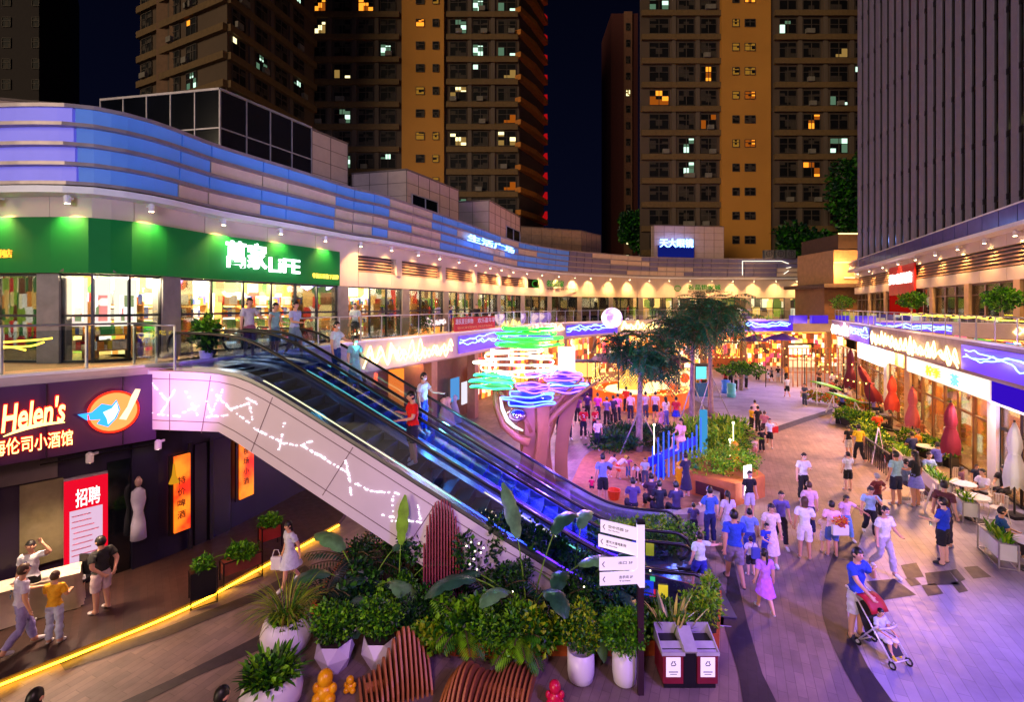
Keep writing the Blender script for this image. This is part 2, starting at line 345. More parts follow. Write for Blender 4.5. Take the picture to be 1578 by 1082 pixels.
# parapet of four ledged bands
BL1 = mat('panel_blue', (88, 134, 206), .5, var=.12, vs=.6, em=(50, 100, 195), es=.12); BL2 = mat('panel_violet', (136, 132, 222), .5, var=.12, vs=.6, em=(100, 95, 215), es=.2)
BEI = mat('panel_beige', (206, 180, 160), .6, var=.08); GRL = mat('panel_grey_lilac', (110, 102, 140), .5, var=.12, vs=.6)
SEAM = mat('panel_seam', (70, 62, 74), .5)
u_of = lambda t: 789+F*PC.at(t).x/max(.1, PC.at(t).y)
rows = [[(590, 655), (770, 800), (925, 990)], [(362, 512), (612, 665), (705, 735), (800, 830), (952, 1000)], [(505, 590), (628, 690), (745, 780), (1013, 1075), (1190, 1260)], [(248, 370), (508, 560), (600, 690), (760, 800), (975, 1050), (1215, 1255)]]
for r in range(4):
    b = MB(); z1 = 12.02-r*.515; z0 = z1-.42; tt = 0; rr = random.Random(5); off = -.05*(3-r)
    while tt < PC.L-1:
        L_ = rr.choice([1.1, 2.0, 2.6]); t2 = min(tt+L_, PC.L-.6); uu = u_of((tt+t2)/2)
        if any(a < uu < c for a, c in rows[r]) and uu > 200: mi = 2
        elif uu < 172: mi = 1
        elif uu < 880: mi = 0
        else: mi = 3
        b.wall(PC.seg(tt+.03, t2-.03, .06+off, .35), z0, z1, .15, mi); tt = t2
    b.build('parapet_band', [BL1, BL2, BEI, GRL], mall)
    l = MB(); l.wall(PC.seg(0, PC.L-.6, -.1+off), z0-.095, z0, .32); l.build('parapet_ledge', mat('ledge', (150, 135, 140), .35, .3), mall)
l = MB(); l.wall(PC.seg(0, PC.L-.6, -.16), 12.02, 12.12, .5); l.build('parapet_cap', mat('ledge'), mall)
bkp = MB(); bkp.wall(PC.seg(0, PC.L-.6, .24), 9.9, 12.0, .1); bkp.build('parapet_backing', SEAM, mall)
rf = MB(); rf.wall(PC.seg(0, PC.L-.6, .4, 2), 11.3, 11.42, 13); rf.build('roof', mat('roof_felt', (60, 56, 56), .9), mall)
co = MB(); co.wall(PC.seg(0, PC.L-.6, -.22), 9.72, 9.9, .6); co.build('cornice', WHITE, mall)
# glazing of the upper floor: columns, then one window (frame > pane) per bay
cols_u = [-60, 55, 276, 536]
cols_t = [tP(max(-300, u)) for u in cols_u]
tt = cols_t[-1]
while tt < PC.L-6: tt += 4.4; cols_t.append(tt)
for t in cols_t:
    c = MB(); p = PC.at(t, .5); c.box((p.x, p.y, 6.35), (.62, .4, 2.5), PC.ang(t)); c.build('column', mat('column_grey', (120, 112, 110), .6), mall)
pan_l = []
for a, b_ in zip(cols_t, cols_t[1:]):
    fr = MB(); n = max(1, round((b_-a-.6)/1.15)); uu = u_of((a+b_)/2)
    for k in range(n+1):
        t = a+.3+(b_-a-.6)*k/n; p = PC.at(t, .42); fr.box((p.x, p.y, 6.35), (.06, .1, 2.5), PC.ang(t))
    for z in (5.14, 6.42, 7.56): fr.wall(PC.seg(a+.3, b_-.3, .38), z-.035, z+.035, .08)
    w_ = fr.build('window', DKMET, mall)
    pn = MB(); pn.wall(PC.seg(a+.3, b_-.3, .42), 5.12, 7.6, .012); pn.build('pane', WING, w_)
PAL1 = [(255, 240, 190), (240, 150, 60), (255, 250, 235), (150, 180, 60), (250, 200, 110), (120, 70, 40), (220, 60, 50), (255, 225, 150), (70, 120, 60)]
PAL2 = [(80, 60, 40), (250, 210, 120), (60, 50, 40), (160, 170, 60), (200, 150, 90), (40, 40, 36), (240, 230, 200), (90, 110, 50)]
GD1 = goods('shop_goods', PAL1, 2.2, 1.0); GD2 = goods('shop_goods_dim', PAL2, 1.3, .5, 4)
iw = MB(); iw.wall(PC.seg(t_gl0, tP(835), 3.0), 5.1, 7.9, .1); iw.build('shop_interior', GD1, mall)
iw = MB(); iw.wall(PC.seg(tP(835)+.05, PC.L-1, 2.4), 5.1, 7.9, .1); iw.build('shop_interior', GD2, mall)
ic = MB(); ic.wall(PC.seg(t_gl0, PC.L-1, .6, 1.2), 7.9, 7.98, 2.8); ic.build('shop_ceiling', INTW, mall)
il = MB(); ifl = MB(); ifl.wall(PC.seg(t_gl0, PC.L-1, .4, 1.2), 5.06, 5.12, 2.8); ifl.build('shop_floor', mat('shop_floor', (190, 150, 100), .3), mall)
t = t_gl0+1
while t < tP(835):
    for off in (1.2, 2.2):
        p = PC.at(t, off); il.box((p.x, p.y, 7.86), (1.2, .3, .05), PC.ang(t))
    t += 2.4
il.build('shop_ceiling_light', PWHT, mall)
for u in (30, 90, 140, 200, 300, 350, 410, 470, 560, 610, 670, 720, 770):
    p = PC.at(tP(u), 1.5, 7.5); lamp('shop_lamp', 'POINT', p, None, 200, (1, .78, .45), .2)
for u in (860, 930, 1010, 1100, 1190):
    p = PC.at(tP(u), 1.2, 7.3); lamp('shop_lamp', 'POINT', p, None, 60, (1, .7, .3), .2)
il = MB()
while t < PC.L-2:
    p = PC.at(t, 1.4); il.box((p.x, p.y, 7.86), (.6, .2, .05), PC.ang(t)); t += 4.5
il.build('shop_ceiling_light', PWRM, mall)
# display shelves seen through the glass
rr = random.Random(3)
SHW = mat('shelf_wood', (190, 130, 70), .5); GCOL = [mat('pack_%d' % i, c, .5, var=.1) for i, c in enumerate([(230, 60, 40), (250, 210, 60), (250, 250, 240), (60, 140, 70), (240, 140, 40), (60, 80, 160), (230, 200, 170)])]
def make_shelf():
    r = thing('display_shelf', 'x', 'shelf'); b = MB()
    for z in (.25, .7, 1.15, 1.6): b.box((0, 0, z), (1.3, .4, .04))
    for x in (-.65, .65): b.box((x, 0, .85), (.04, .4, 1.7))
    b.build('rack', SHW, r); g = MB()
    for z in (.27, .72, 1.17, 1.62):
        x = -.6
        while x < .55:
            wd = rr.uniform(.07, .18); hh = rr.uniform(.14, .36); g.box((x+wd/2, 0, z+hh/2), (wd*.92, .3, hh), 0, rr.randrange(7)); x += wd
    g.build('packaged_goods', GCOL, r); return r
sh0 = make_shelf(); desc = ['leftmost', 'second', 'third', 'fourth', 'fifth', 'sixth', 'seventh', 'eighth', 'ninth', 'tenth', 'eleventh', 'twelfth', 'thirteenth', 'fourteenth']
for i, u in enumerate([25, 92, 150, 215, 300, 345, 400, 455, 500, 560, 595, 640, 680, 720]):
    t = tP(u); p = PC.at(t, 1.5+.3*(i % 3), 5.12)
    lb_ = '%s shelf of bright packaged goods from the left, behind the upper shop windows' % desc[i]
    if i == 0: sh0.location = p; sh0.rotation_euler.z = PC.ang(t); sh0['label'] = lb_; sh0['group'] = 'goods shelves in the upper shops'
    else: copy_tree(sh0, p, PC.ang(t), label=lb_)
# posters inside the first shop
for i, (u0, u1, c) in enumerate([(64, 96, (255, 225, 205)), (108, 172, (255, 236, 220)), (178, 232, (255, 240, 215))]):
    A = PC.at(tP(u0), .75); B = PC.at(tP(u1), .75); b = MB(); b.wall([(A.x, A.y), (B.x, B.y)], 6.1, 7.5, .05)
    o = b.build('lit_poster', glow('poster_lit_%d' % i, c, 1.6)); tag(o, ['narrow pale lit poster in the leftmost shop window', 'wide pink and white lit poster in the middle of the left shop windows', 'cream lit poster with dark plants, third in the left shop windows'][i], 'poster')
    s = MB()
    for k in range(0):
        f = rr.uniform(.1, .8); q = A.lerp(B, f); s.bar((q.x+.0, q.y-.04, 6.2+rr.random()*.3), (q.x+rr.uniform(-.15, .15), q.y-.04, 6.7+rr.random()*.5), .01, rr.uniform(.06, .2))
    d_ = (B-A); s.wall([tuple((A+d_*.2)[:2]), tuple((A+d_*.85)[:2])], 6.25, 7.0, -.02); s.build('picture', goods('poster_picture', [(255, 235, 225), (240, 190, 190), (255, 250, 240), (210, 120, 110), (255, 225, 200), (120, 130, 90)], 5, .9, 7), o)
# green shop sign
GRN = mat('sign_green', (2, 96, 40), .65, var=.04, spec=.2, em=(0, 100, 40), es=.1); GR2 = mat('sign_lime', (90, 160, 20), .4)
gs = thing('green_shop_sign', 'long dark green curved shop sign with white lit characters and LIFE', 'sign', tuple(PC.at(tP(270), 0, 7.6)))
b = MB(); b.wall(PC.seg(4.2, tP(526), .12, .5), 7.6, 9.12, .18); b.build('panel', GRN, gs)
b = MB(); A = PC.at(tP(85), .09); B = PC.at(tP(178), .09); n = 16
b.add([tuple(A.lerp(B, i/n)[:2])+(7.62+.42*math.sin(math.pi*i/n),) for i in range(n+1)], [tuple(range(n+1))[::-1]]); b.build('hill_shape', mat('sign_hill', (70, 70, 44), .5), gs)
TW = glow('letters_white', (240, 252, 255), 4.5)
def on_curve(C_, u0, u1, z, off):
    a = C_.at(C_.u(u0), off, z); b_ = C_.at(C_.u(u1), off, z); return a, (b_-a).length, math.atan2(b_.y-a.y, b_.x-a.x)
a, Wd, an = on_curve(PC, 345, 411, 8.03, .02); text('萬家', Wd, .95, TW, a, an, 'lettering', gs, .06, .02)
a, Wd, an = on_curve(PC, 414, 461, 7.98, .02); text('LiFE', Wd, .55, TW, a, an, 'lettering', gs, .06, .012)
a, Wd, an = on_curve(PC, 480, 521, 7.86, .03); text('华润万家旗下品牌', Wd, .2, glow('letters_amber', (255, 200, 70), 3), a, an, 'lettering', gs, .03)
a, Wd, an = on_curve(PC, -12, 17, 8.0, .0); text('便利店', Wd, .22, glow('letters_orange', (255, 140, 40), 3), a, an, 'lettering', gs, .03)
# downlights
DLM = glow('lamp_face', (255, 220, 160), 30)
d0 = thing('downlight', 'small white downlight under the white cornice of the curved mall', 'lamp', group='downlights along the curved mall cornice')
b = MB(); b.lathe([(.07, 0), (.075, .02), (.075, .2), (.03, .24)], (0, 0, 0), 12); b.box((0, .1, .17), (.05, .22, .05)); b.build('housing', WHITE, d0)
b = MB(); b.lathe([(.055, -.004), (.055, 0)], (0, 0, 0), 12); b.build('lens', DLM, d0)
def downlight(x, y, z, tx, ty, first, e, lab=None, grp=None):
    o = d0 if first else copy_tree(d0, (x, y, z))
    o.location = (x, y, z); o.rotation_euler.z = math.atan2(ty-y, tx-x)-math.pi/2
    if lab: o['label'] = lab; o['group'] = grp
    lamp('downlight_lamp', 'SPOT', (x, y, z-.02), (x+(tx-x)*.5, y+(ty-y)*.5, z-1.6), e*.6, (1, .56, .20), .03, 112, 1.0)
us = [-8, 103, 232, 343, 432, 500, 555, 603, 643, 676, 707, 733, 755, 772, 790, 812, 835, 860, 885, 910, 940, 970, 1000, 1030, 1063, 1096, 1128, 1162, 1195, 1228, 1258]
for i, u in enumerate(us):
    t = tP(u); p = PC.at(t, -.02, 9.46); q = PC.at(t, .3); sc_ = 620 if u < 560 else (950 if u < 800 else 1000)
    downlight(p.x, p.y, p.z, q.x, q.y, i == 0, sc_)
# green lettering on the rear band
GLT = glow('letters_green', (60, 150, 50), .8)
for k, (u0, u1, wds) in enumerate([(846, 872, '名品世家'), (1062, 1112, '名品世家城')]):
    a, Wd, an = on_curve(PC, u0, u1, 8.5, .3); s = thing('wall_lettering', ['left green lettering with a leaf mark on the rear white band', 'right dark green lettering with a round mark on the rear white band'][k], 'sign', tuple(a))
    text(wds, Wd, .62, GLT, a, an, 'characters', s, .05); a2, W2, an2 = on_curve(PC, u0, u1+18, 8.22, .3); text('SHANGPIN TOWN', W2, .16, mat('letters_brown', (90, 66, 50)), a2, an2, 'characters', s, .03)
    a3, W3, an3 = on_curve(PC, u0-22, u0-12, 8.65, .3); ring = [a3+Vector((W3/2*math.cos(x/14*6.283)*math.cos(an3)+W3/2*math.cos(an3), W3/2*math.cos(x/14*6.283)*math.sin(an3), .3*math.sin(x/14*6.283))) for x in range(14)]
    b = MB(); b.tube(ring, .05, 4, closed=True); b.build('round_mark', GLT, s)
# ground floor walls of the curved mall
DK2 = mat('brown_wall', (92, 58, 42), .6, var=.2); gw = MB()
tA, tB = 1.2, tE(560)
gw.wall(EC.seg(tA, tE(212), .55), 0, 4.0, .2); gw.build('ground_wall', DARKW, mall)
gw = MB(); gw.wall(EC.seg(tE(212), tE(520), .42), 0, 4.0, .2); gw.build('ground_wall', mat('navy_cladding', (22, 18, 40), .4, var=.2), mall)
gw = MB(); gw.wall(EC.seg(tE(520), tE(760), 1.4), 0, 4.0, .2); gw.build('ground_wall', DK2, mall)
gw = MB(); gw.wall(EC.seg(tE(760), EC.L-1, 2.6), 0, 4.0, .2)
PAL3 = [(255, 150, 50), (120, 50, 20), (255, 210, 130), (60, 30, 20), (230, 90, 30), (255, 240, 210), (150, 60, 40), (90, 50, 30), (255, 180, 70), (200, 60, 90)]
gw.build('lit_shopfront', goods('busy_shopfront', PAL3, 2.4, .75, 9), mall)
cl = MB(); cl.wall(EC.seg(tE(520), EC.L-1, .1, 1), 3.86, 3.94, 3.2); cl.build('soffit', CEIL, mall)
for t in np.arange(tE(575), EC.L-2, 4.6):
    c = MB(); p = EC.at(t, .5); c.box((p.x, p.y, 1.95), (.5, .5, 3.9), EC.ang(t)); c.build('ground_column', mat('column_brown', (150, 110, 84), .5), mall)
for t0 in np.arange(tE(790), EC.L-4, 4.6):
    c = MB()
    for k in (0, 1, 2): c.wall(EC.seg(t0+.5, t0+3.9, .5+k*.7), 3.8, 3.85, .1)
    c.build('soffit_light', glow('soffit_led', (255, 160, 60), 5), mall)
# LED lamps inside ground shops (real lamps under the soffit)
for u in (600, 680, 770): p = EC.at(tE(u), .9, 3.7); lamp('soffit_lamp', 'POINT', p, None, 45, WRM, .1)
for u in (860, 960, 1060, 1150, 1230): p = EC.at(tE(u), .9, 3.5); lamp('soffit_lamp', 'POINT', p, None, 170, (1, .5, .18), .15)
# rooftop boxes
def rooftop(name, lab, c0, c1, c2, ztop, mats, glz=None, win=None):
    # c0 left end, c1 near corner, c2 right end (plan); panels with seams
    r = thing(name, lab, 'rooftop room', (c1[0], c1[1], 11.42)); back = (c0[0]+c2[0]-c1[0], c0[1]+c2[1]-c1[1])
    b = MB(); b.prism([c0, c1, c2, back], 11.42, ztop-.02); b.build('walls', mats, r)
    s = MB()
    for A, B in ((c0, c1), (c1, c2)):
        d = math.hypot(B[0]-A[0], B[1]-A[1]); n = max(2, round(d/1.3)); nx, ny = (B[1]-A[1])/d, -(B[0]-A[0])/d
        for k in range(n+1):
            x, y = A[0]+(B[0]-A[0])*k/n+nx*.015, A[1]+(B[1]-A[1])*k/n+ny*.015; s.box((x, y, (11.5+ztop)/2), (.05 if glz else .02, .05 if glz else .03, ztop-11.5), math.atan2(ny, nx))
        for z in np.arange(ztop-1.75 if glz else ztop-.8, 11.6, -1.75 if glz else -.8): s.bar((A[0]+nx*.02, A[1]+ny*.02, z), (B[0]+nx*.02, B[1]+ny*.02, z), .03, .06 if glz else .02)
        s.bar((A[0]+nx*.02, A[1]+ny*.02, ztop), (B[0]+nx*.02, B[1]+ny*.02, ztop), .08, .1)
    s.build('frame', glz or mat('seam_brown', (110, 90, 84)), r)
    return r
rooftop('glass_rooftop_room', 'dark glazed box with pale frame on the left roof', (-19.6, 23.2), (-13.2, 22), (-11.05, 26.8), 16.5, DGLS, mat('frame_pale', (170, 160, 170), .4, .3))
RB = mat('rooftop_beige', (190, 160, 150), .7, var=.06)
rooftop('rooftop_room', 'beige panelled rooftop box joined to the dark glass box', (-15, 28.4), (-11.05, 26.9), (-9.9, 29.3), 16.45, RB)
rooftop('rooftop_room', 'low beige roof wall behind the left end of the glass box', (-27, 24), (-24, 22.2), (-19.7, 23.4), 16.2, RB)
r2 = rooftop('rooftop_room', 'beige panelled rooftop box with a dark two pane window, second along the roof', (-10.2, 31), (-6.5, 30), (-3.9, 35.4), 15.1, RB)
def roofwin(r, c1, c2, f0, f1, z0, z1):
    A = Vector((*c1, 0)).lerp(Vector((*c2, 0)), f0); B = Vector((*c1, 0)).lerp(Vector((*c2, 0)), f1); d = (B-A).normalized(); nx, ny = d.y*.04, -d.x*.04
    b = MB(); b.add([(A.x+nx, A.y+ny, z0), (B.x+nx, B.y+ny, z0), (B.x+nx, B.y+ny, z1), (A.x+nx, A.y+ny, z1)], [(0, 1, 2, 3)]); w_ = b.build('window', DGLS, r)
    s = MB(); 
    for f in (0, .5, 1): q = A.lerp(B, f); s.box((q.x+nx*1.5, q.y+ny*1.5, (z0+z1)/2), (.06, .06, z1-z0))
    for z in (z0, z1): s.bar((A.x+nx*1.5, A.y+ny*1.5, z), (B.x+nx*1.5, B.y+ny*1.5, z), .06, .06)
    s.build('frame', mat('frame_pale'), w_)
roofwin(r2, (-6.5, 30), (-3.9, 35.4), .08, .55, 12.4, 13.7)
r3 = rooftop('rooftop_room', 'smaller beige rooftop box, third along the curved roof', (-5.4, 37), (-1.7, 36), (.7, 43), 14.5, RB)
roofwin(r3, (-1.7, 36), (.7, 43), .5, .98, 12.2, 13.2)
rooftop('rooftop_room', 'plain brownish rooftop box under the dark gap between towers', (.9, 50.4), (7.6, 53.4), (10.4, 57), 14.9, mat('rooftop_brown', (150, 120, 104), .7))
r5 = rooftop('rooftop_room', 'beige rooftop box carrying a blue lit sign on the rear roof', (16.4, 57.4), (16.6, 56.9), (25.2, 57.9), 16.1, RB)
s5 = thing('rooftop_sign', 'blue white lit characters over a dark blue panel on the rear roof', 'sign', (17, 56.8, 13))
b = MB(); b.box((19.2, 56.98, 12.9), (4.4, .1, 1.7), R(6)); b.build('panel', glow('panel_blue_lit', (16, 26, 110), .8), s5)
text('天大眼镜', 4.1, 1.05, glow('letters_blue_white', (110, 160, 255), 6), (17.2, 56.72, 13.5), R(6), 'lettering', s5, .1, .02)
lamp('sign_lamp', 'POINT', (19, 55.6, 14), None, 60, (.25, .35, 1), .3)
s6 = thing('glowing_strip_sign', 'blurred white blue glowing lettering on the curved parapet', 'sign', tuple(PC.at(tP(745), 0, 10.6)))
a, Wd, an = on_curve(PC, 712, 792, 10.9, -.35); text('生活广场', Wd*.9, .5, glow('letters_blue_white'), a, an, 'lettering', s6, .05, .02)
# outlined rectangle of fairy lights on the rear parapet
fb = MB(); a, Wd, an = on_curve(PC, 1141, 1216, 10.2, -.3)
for f0, z0, f1, z1 in ((0, 0, 0, 1.6), (0, 1.6, .8, 1.6), (.8, 1.6, .95, 1.3), (.85, .1, .95, .5), (.9, .8, 1, .9)):
    fb.bar(a+Vector((math.cos(an), math.sin(an), 0))*Wd*f0+Vector((0, 0, z0)), a+Vector((math.cos(an), math.sin(an), 0))*Wd*f1+Vector((0, 0, z1)), .05, .05)
tag(fb.build('fairy_light_outline', glow('fairy_white', (255, 246, 220), 2)), 'broken white line of fairy lights on the rear parapet', 'string lights')
# terraced block closing the ring at the right
tb = thing('terraced_block', 'small stepped building with glowing orange lines at the rear right corner', 'building', (33.5, 48, 0))
TBM = mat('terrace_wall', (176, 130, 90), .6); b = MB(); b.box((33.9, 50.3, 12.9), (4.4, 6, 1.5)); b.build('upper_storey', mat('terrace_dark', (80, 56, 44), .6), tb)
b = MB(); b.box((34.2, 50.2, 10.4), (6, 6, 3.4)); b.build('middle_storey', TBM, tb); b = MB(); b.box((34.6, 50.8, 7), (7.2, 5, 3.4)); b.build('lower_storey', mat('terrace_low', (120, 80, 50), .6), tb)
b = MB(); b.box((34.2, 50.6, 8.65), (8, 7, .35)); b.build('canopy', mat('terrace_dark'), tb)
LO = glow('led_orange', (255, 190, 110), 5); b = MB()
b.box((33.9, 47.27, 13.7), (4.4, .06, .1)); b.build('light_line', LO, tb); b = MB(); b.box((34.2, 47.16, 10.9), (6, .06, .08)); b.build('light_line', LO, tb)
b = MB(); b.box((34.6, 47.0, 9.4), (5, .06, .1)); b.build('light_line', LO, tb)
for x in (31.5, 35.5): lamp('block_fill', 'POINT', (x, 45.9, 10.2), None, 420, (1, .55, .2), .2)  # unseen points added to brighten the terraced block
# air conditioning units beside it
ac0 = thing('rooftop_fan_unit', 'x', 'air conditioner', group='fan units on the rear roof')
b = MB(); b.box((0, 0, .45), (1, .5, .9)); b.build('casing', GREYM, ac0); b = MB(); b.tube([(.33*math.cos(x/14*6.283), -.26, .48+.33*math.sin(x/14*6.283)) for x in range(14)], .03, 4, closed=True); b.box((0, -.26, .48), (.6, .02, .03)); b.box((0, -.26, .48), (.03, .02, .6)); b.build('fan', DKMET, ac0)
for i, x in enumerate((30.6, 31.9, 33.1)):
    o = ac0 if i == 0 else copy_tree(ac0); o.location = (x-1.5, 55.3, 12.1); o['label'] = 'fan unit on the rear roof, %s of three' % ('leftmost', 'middle', 'rightmost')[i]
# ================================================================ right wing
def ER(y, o=0): return (15.8+.455*(y-15)+o, y)
def WR(y, o=0): return (20+.443*(y-19)+o, y)
rw = thing('right_wing', 'right hand two storey shop wing with long lit cornice', 'building', (20, 22, 0))
Y0, Y1 = 7.0, 44.0
b = MB(); b.prism([ER(Y0), WR(Y0, 4), WR(Y1, 4), ER(Y1)], 4.95, 5.12); b.build('gallery_floor', CEIL, rw)
b = MB(); b.prism([ER(Y0, -.06), ER(Y0, .1), ER(Y1, .1), ER(Y1, -.06)], 4.2, 5.35); b.build('fascia', mat('fascia_mauve', (140, 112, 120), .6), rw)
b = MB(); b.prism([ER(Y0, -.1), ER(Y0, .14), ER(Y1, .14), ER(Y1, -.1)], 5.35, 5.43); b.build('coping', WHITE, rw)
b = MB(); b.prism([ER(Y0, .1), ER(Y0, 3), ER(Y1, 3), ER(Y1, .1)], 4.05, 4.2); b.build('soffit', CEIL, rw)
b = MB(); y = Y0
while y < Y1: b.prism([WR(y+.01), WR(y+.01, .2), WR(y+2.19, .2), WR(y+2.19)], 9.2, 9.7); b.prism([WR(y+.01), WR(y+.01, .2), WR(y+2.19, .2), WR(y+2.19)], 7.75, 8.3); y += 2.2
b.build('beam_cladding', PLAST, rw)
b = MB()
for k in range(5): b.prism([WR(Y0, .06+.02*k), WR(Y0, .2), WR(Y1, .2), WR(Y1, .06+.02*k)], 8.36+k*.17, 8.43+k*.17)
b.build('louvre_band', mat('louvre'), rw); b = MB(); b.prism([WR(Y0, .25), WR(Y0, .35), WR(Y1, .35), WR(Y1, .25)], 7.7, 9.7); b.build('louvre_recess', BLK, rw)
b = MB(); b.prism([WR(Y0, -.75), WR(Y0, .4), WR(Y1, .4), WR(Y1, -.75)], 9.7, 9.86); b.build('cornice', WHITE, rw)
b = MB(); y = Y0
while y < Y1: b.prism([WR(y+.03, -.45), WR(y+.03, -.38), WR(y+1.27, -.38), WR(y+1.27, -.45)], 9.88, 10.62); y += 1.3
b.build('parapet_glass', mat('parapet_lilac', (88, 84, 150), .15, .0, var=.1), rw)
b = MB(); b.prism([WR(Y0, -.48), WR(Y0, -.34), WR(Y1, -.34), WR(Y1, -.48)], 10.62, 10.68); b.build('parapet_cap', WHITE, rw)
b = MB(); b.prism([WR(Y0, .4), WR(Y0, 14), WR(Y1, 14), WR(Y1, .4)], 9.72, 9.84); b.build('roof', mat('roof_felt'), rw)
y = Y0
while y < Y1-1:
    c = MB(); c.prism([WR(y), WR(y, .45), WR(y+.45, .45), WR(y+.45)], 5.12, 7.75); c.build('column', mat('column_tan', (190, 150, 110), .6), rw)
    fr = MB()
    for k in range(4):
        yy = y+.5+k*1.2; x = WR(yy, .2); fr.box((x[0], yy, 6.43), (.08, .06, 2.6))
    for z in (5.16, 7.2, 7.7): fr.bar((*WR(y+.5, .2), z), (*WR(y+4.1, .2), z), .07, .07)
    w_ = fr.build('window', mat('frame_bronze', (120, 92, 70), .4, .5), rw); pn = MB(); pn.prism([WR(y+.5, .22), WR(y+.5, .24), WR(y+4.1, .24), WR(y+4.1, .22)], 5.14, 7.7); pn.build('pane', WING, w_)
    y += 4.1
b = MB(); b.prism([WR(Y0, 2.6), WR(Y0, 2.7), WR(Y1, 2.7), WR(Y1, 2.6)], 5.1, 7.9); b.build('shop_interior', goods('dim_interior', [(50, 36, 34), (130, 80, 40), (60, 50, 54), (190, 130, 80), (90, 70, 70), (220, 170, 110)], 1.2, .55, 2), rw)
b = MB(); b.prism([WR(Y0, .4), WR(Y0, 2.7), WR(Y1, 2.7), WR(Y1, .4)], 7.9, 7.95); b.build('shop_ceiling', INTW, rw)
for i, y in enumerate([12.5, 14.6, 16.9, 19.2, 21.5, 24, 26.6, 29.4, 32.4, 35.6, 39, 42.4]):
    x = WR(y, -.24); q = WR(y, .0); downlight(x[0], y, 9.45, q[0], y, False, 560, 'small white downlight under the cornice of the right wing', 'downlights along the right wing cornice')
rs = thing('red_shop_sign', 'red upper shop front with white lit lettering on the right wing', 'sign', (*WR(31.5, -.1), 5.1))
p0, p1 = hit(WR(10, -.12), WR(40, -.12), 1370), hit(WR(10, -.12), WR(40, -.12), 1409)
b = MB(); b.prism([p0[:2], p1[:2], (p1[0]+.1, p1[1]), (p0[0]+.1, p0[1])], 7.4, 9.35); b.build('panel', mat('sign_red', (200, 20, 16), .4), rs)
b = MB(); b.prism([(p0[0]+.02, p0[1]), (p1[0]+.02, p1[1]), (p1[0]+.1, p1[1]), (p0[0]+.1, p0[1])], 5.2, 7.4); b.build('door_surround', glow('red_lit', (190, 24, 16), .5), rs)
an = math.atan2(p1[1]-p0[1], p1[0]-p0[0])
text('美味烘焙', math.hypot(p1[0]-p0[0], p1[1]-p0[1])*.9, .7, glow('letters_warmwhite', (255, 235, 220), 5), (p0[0]-.05, p0[1]-.1, 8.15), an, 'lettering', rs, .05, .02)
# ground-floor shops of the right wing
PAL4 = [(255, 190, 90), (255, 240, 190), (200, 110, 30), (255, 150, 50), (120, 60, 20), (255, 220, 140), (230, 130, 60)]
b = MB(); b.prism([ER(Y0, .6), ER(Y0, 2.3), ER(Y1, 2.3), ER(Y1, .6)], 0.0, .03); b.build('cafe_floor', mat('cafe_floor', (226, 190, 140), .4, var=.1), rw)
b = MB(); b.prism([ER(Y0, 2.2), ER(Y0, 2.3), ER(Y1, 2.3), ER(Y1, 2.2)], 0, 4.05); b.build('cafe_interior', goods('cafe_goods', PAL4, 1.0, 1.7, 6), rw)
def shop(ya, yb, col, z1=3.25, n=4):
    fr = MB()
    for k in range(n+1):
        y = ya+(yb-ya)*k/n; x = ER(y, .55); fr.box((x[0], y, z1/2), (.1, .09, z1))
    for z in (.06, 2.35, z1-.04): fr.bar((*ER(ya, .55), z), (*ER(yb, .55), z), .09, .08)
    w_ = fr.build('shop_window', col, rw); pn = MB(); pn.prism([ER(ya, .55), ER(ya, .57), ER(yb, .57), ER(yb, .55)], .1, z1); pn.build('pane', WING, w_)
GOLD = mat('frame_gold', (110, 74, 40), .4, .4)
shop(7.2, 14.4, BLK, 3.3, 5); shop(14.7, 17.3, BLK, 3.3, 2); shop(17.9, 25.8, GOLD, 3.2, 6); shop(26.6, 29.6, GOLD, 3.2, 2); shop(30.2, 36, mat('frame_bronze'), 3, 4); shop(36.6, 43.5, GOLD, 3.2, 5)
for y, wd, mm in ((14.55, .3, mat('column_tan')), (17.6, .6, WHITE), (26.2, .8, mat('column_tan')), (29.9, .6, WHITE), (36.3, .6, mat('column_tan')), (43.7, .6, WHITE)):
    c = MB(); c.prism([ER(y-wd/2, .35), ER(y-wd/2, .8), ER(y+wd/2, .8), ER(y+wd/2, .35)], 0, 4.1); c.build('ground_column', mm, rw)
for y in (12, 16, 20, 23.5, 28, 33, 38, 42):
    x = ER(y, 1.4); lamp('shop_lamp', 'POINT', (x[0], y, 3.4), None, 850 if y > 14 else 60, (1, .55, .22) if y > 17 else (.75, .5, 1), .15)
sg = thing('white_shop_sign', 'long white backlit sign with orange and blue marks over the cafe windows', 'sign', (*ER(21.7, .2), 3.2))
b = MB(); b.prism([ER(17.7, .28), ER(17.7, .4), ER(26, .4), ER(26, .28)], 3.22, 4.02); b.build('light_box', glow('sign_cream', (255, 222, 200), 1.5), sg)
an = math.atan2(1, .455)
def er_text(body, ya, yb, z, h, m, par, off=.22): a = ER(yb, off); Wd = math.hypot(yb-ya, (yb-ya)*.455); return text(body, Wd, h, m, (*a, z), an+math.pi, 'lettering', par, .04, .015)
er_text('柠季', 21.6, 23.2, 3.4, .48, glow('letters_yellow', (255, 190, 40), 3), sg); er_text('茶', 19.8, 20.6, 3.35, .5, glow('letters_sky', (90, 190, 255), 3), sg)
for y in (14.5, 17.5, 20, 22.5, 25, 28, 31.5, 35, 39): x = ER(y, .9); lamp('terrace_fill', 'SPOT', (*x, 4.0) if False else (x[0]-1.2, y, 4.1), (x[0]-1.9, y, 0), 420 if y > 15 else 120, (1, .44, .10) if y > 18 else (1, .66, .5), .1, 110, 1)  # unseen warm spots added under the soffit to light the terrace
bs = thing('blue_sign_panel', 'plain deep blue lit panel over the nearest shop at the right edge', 'sign', (*ER(14, .2), 3.3))
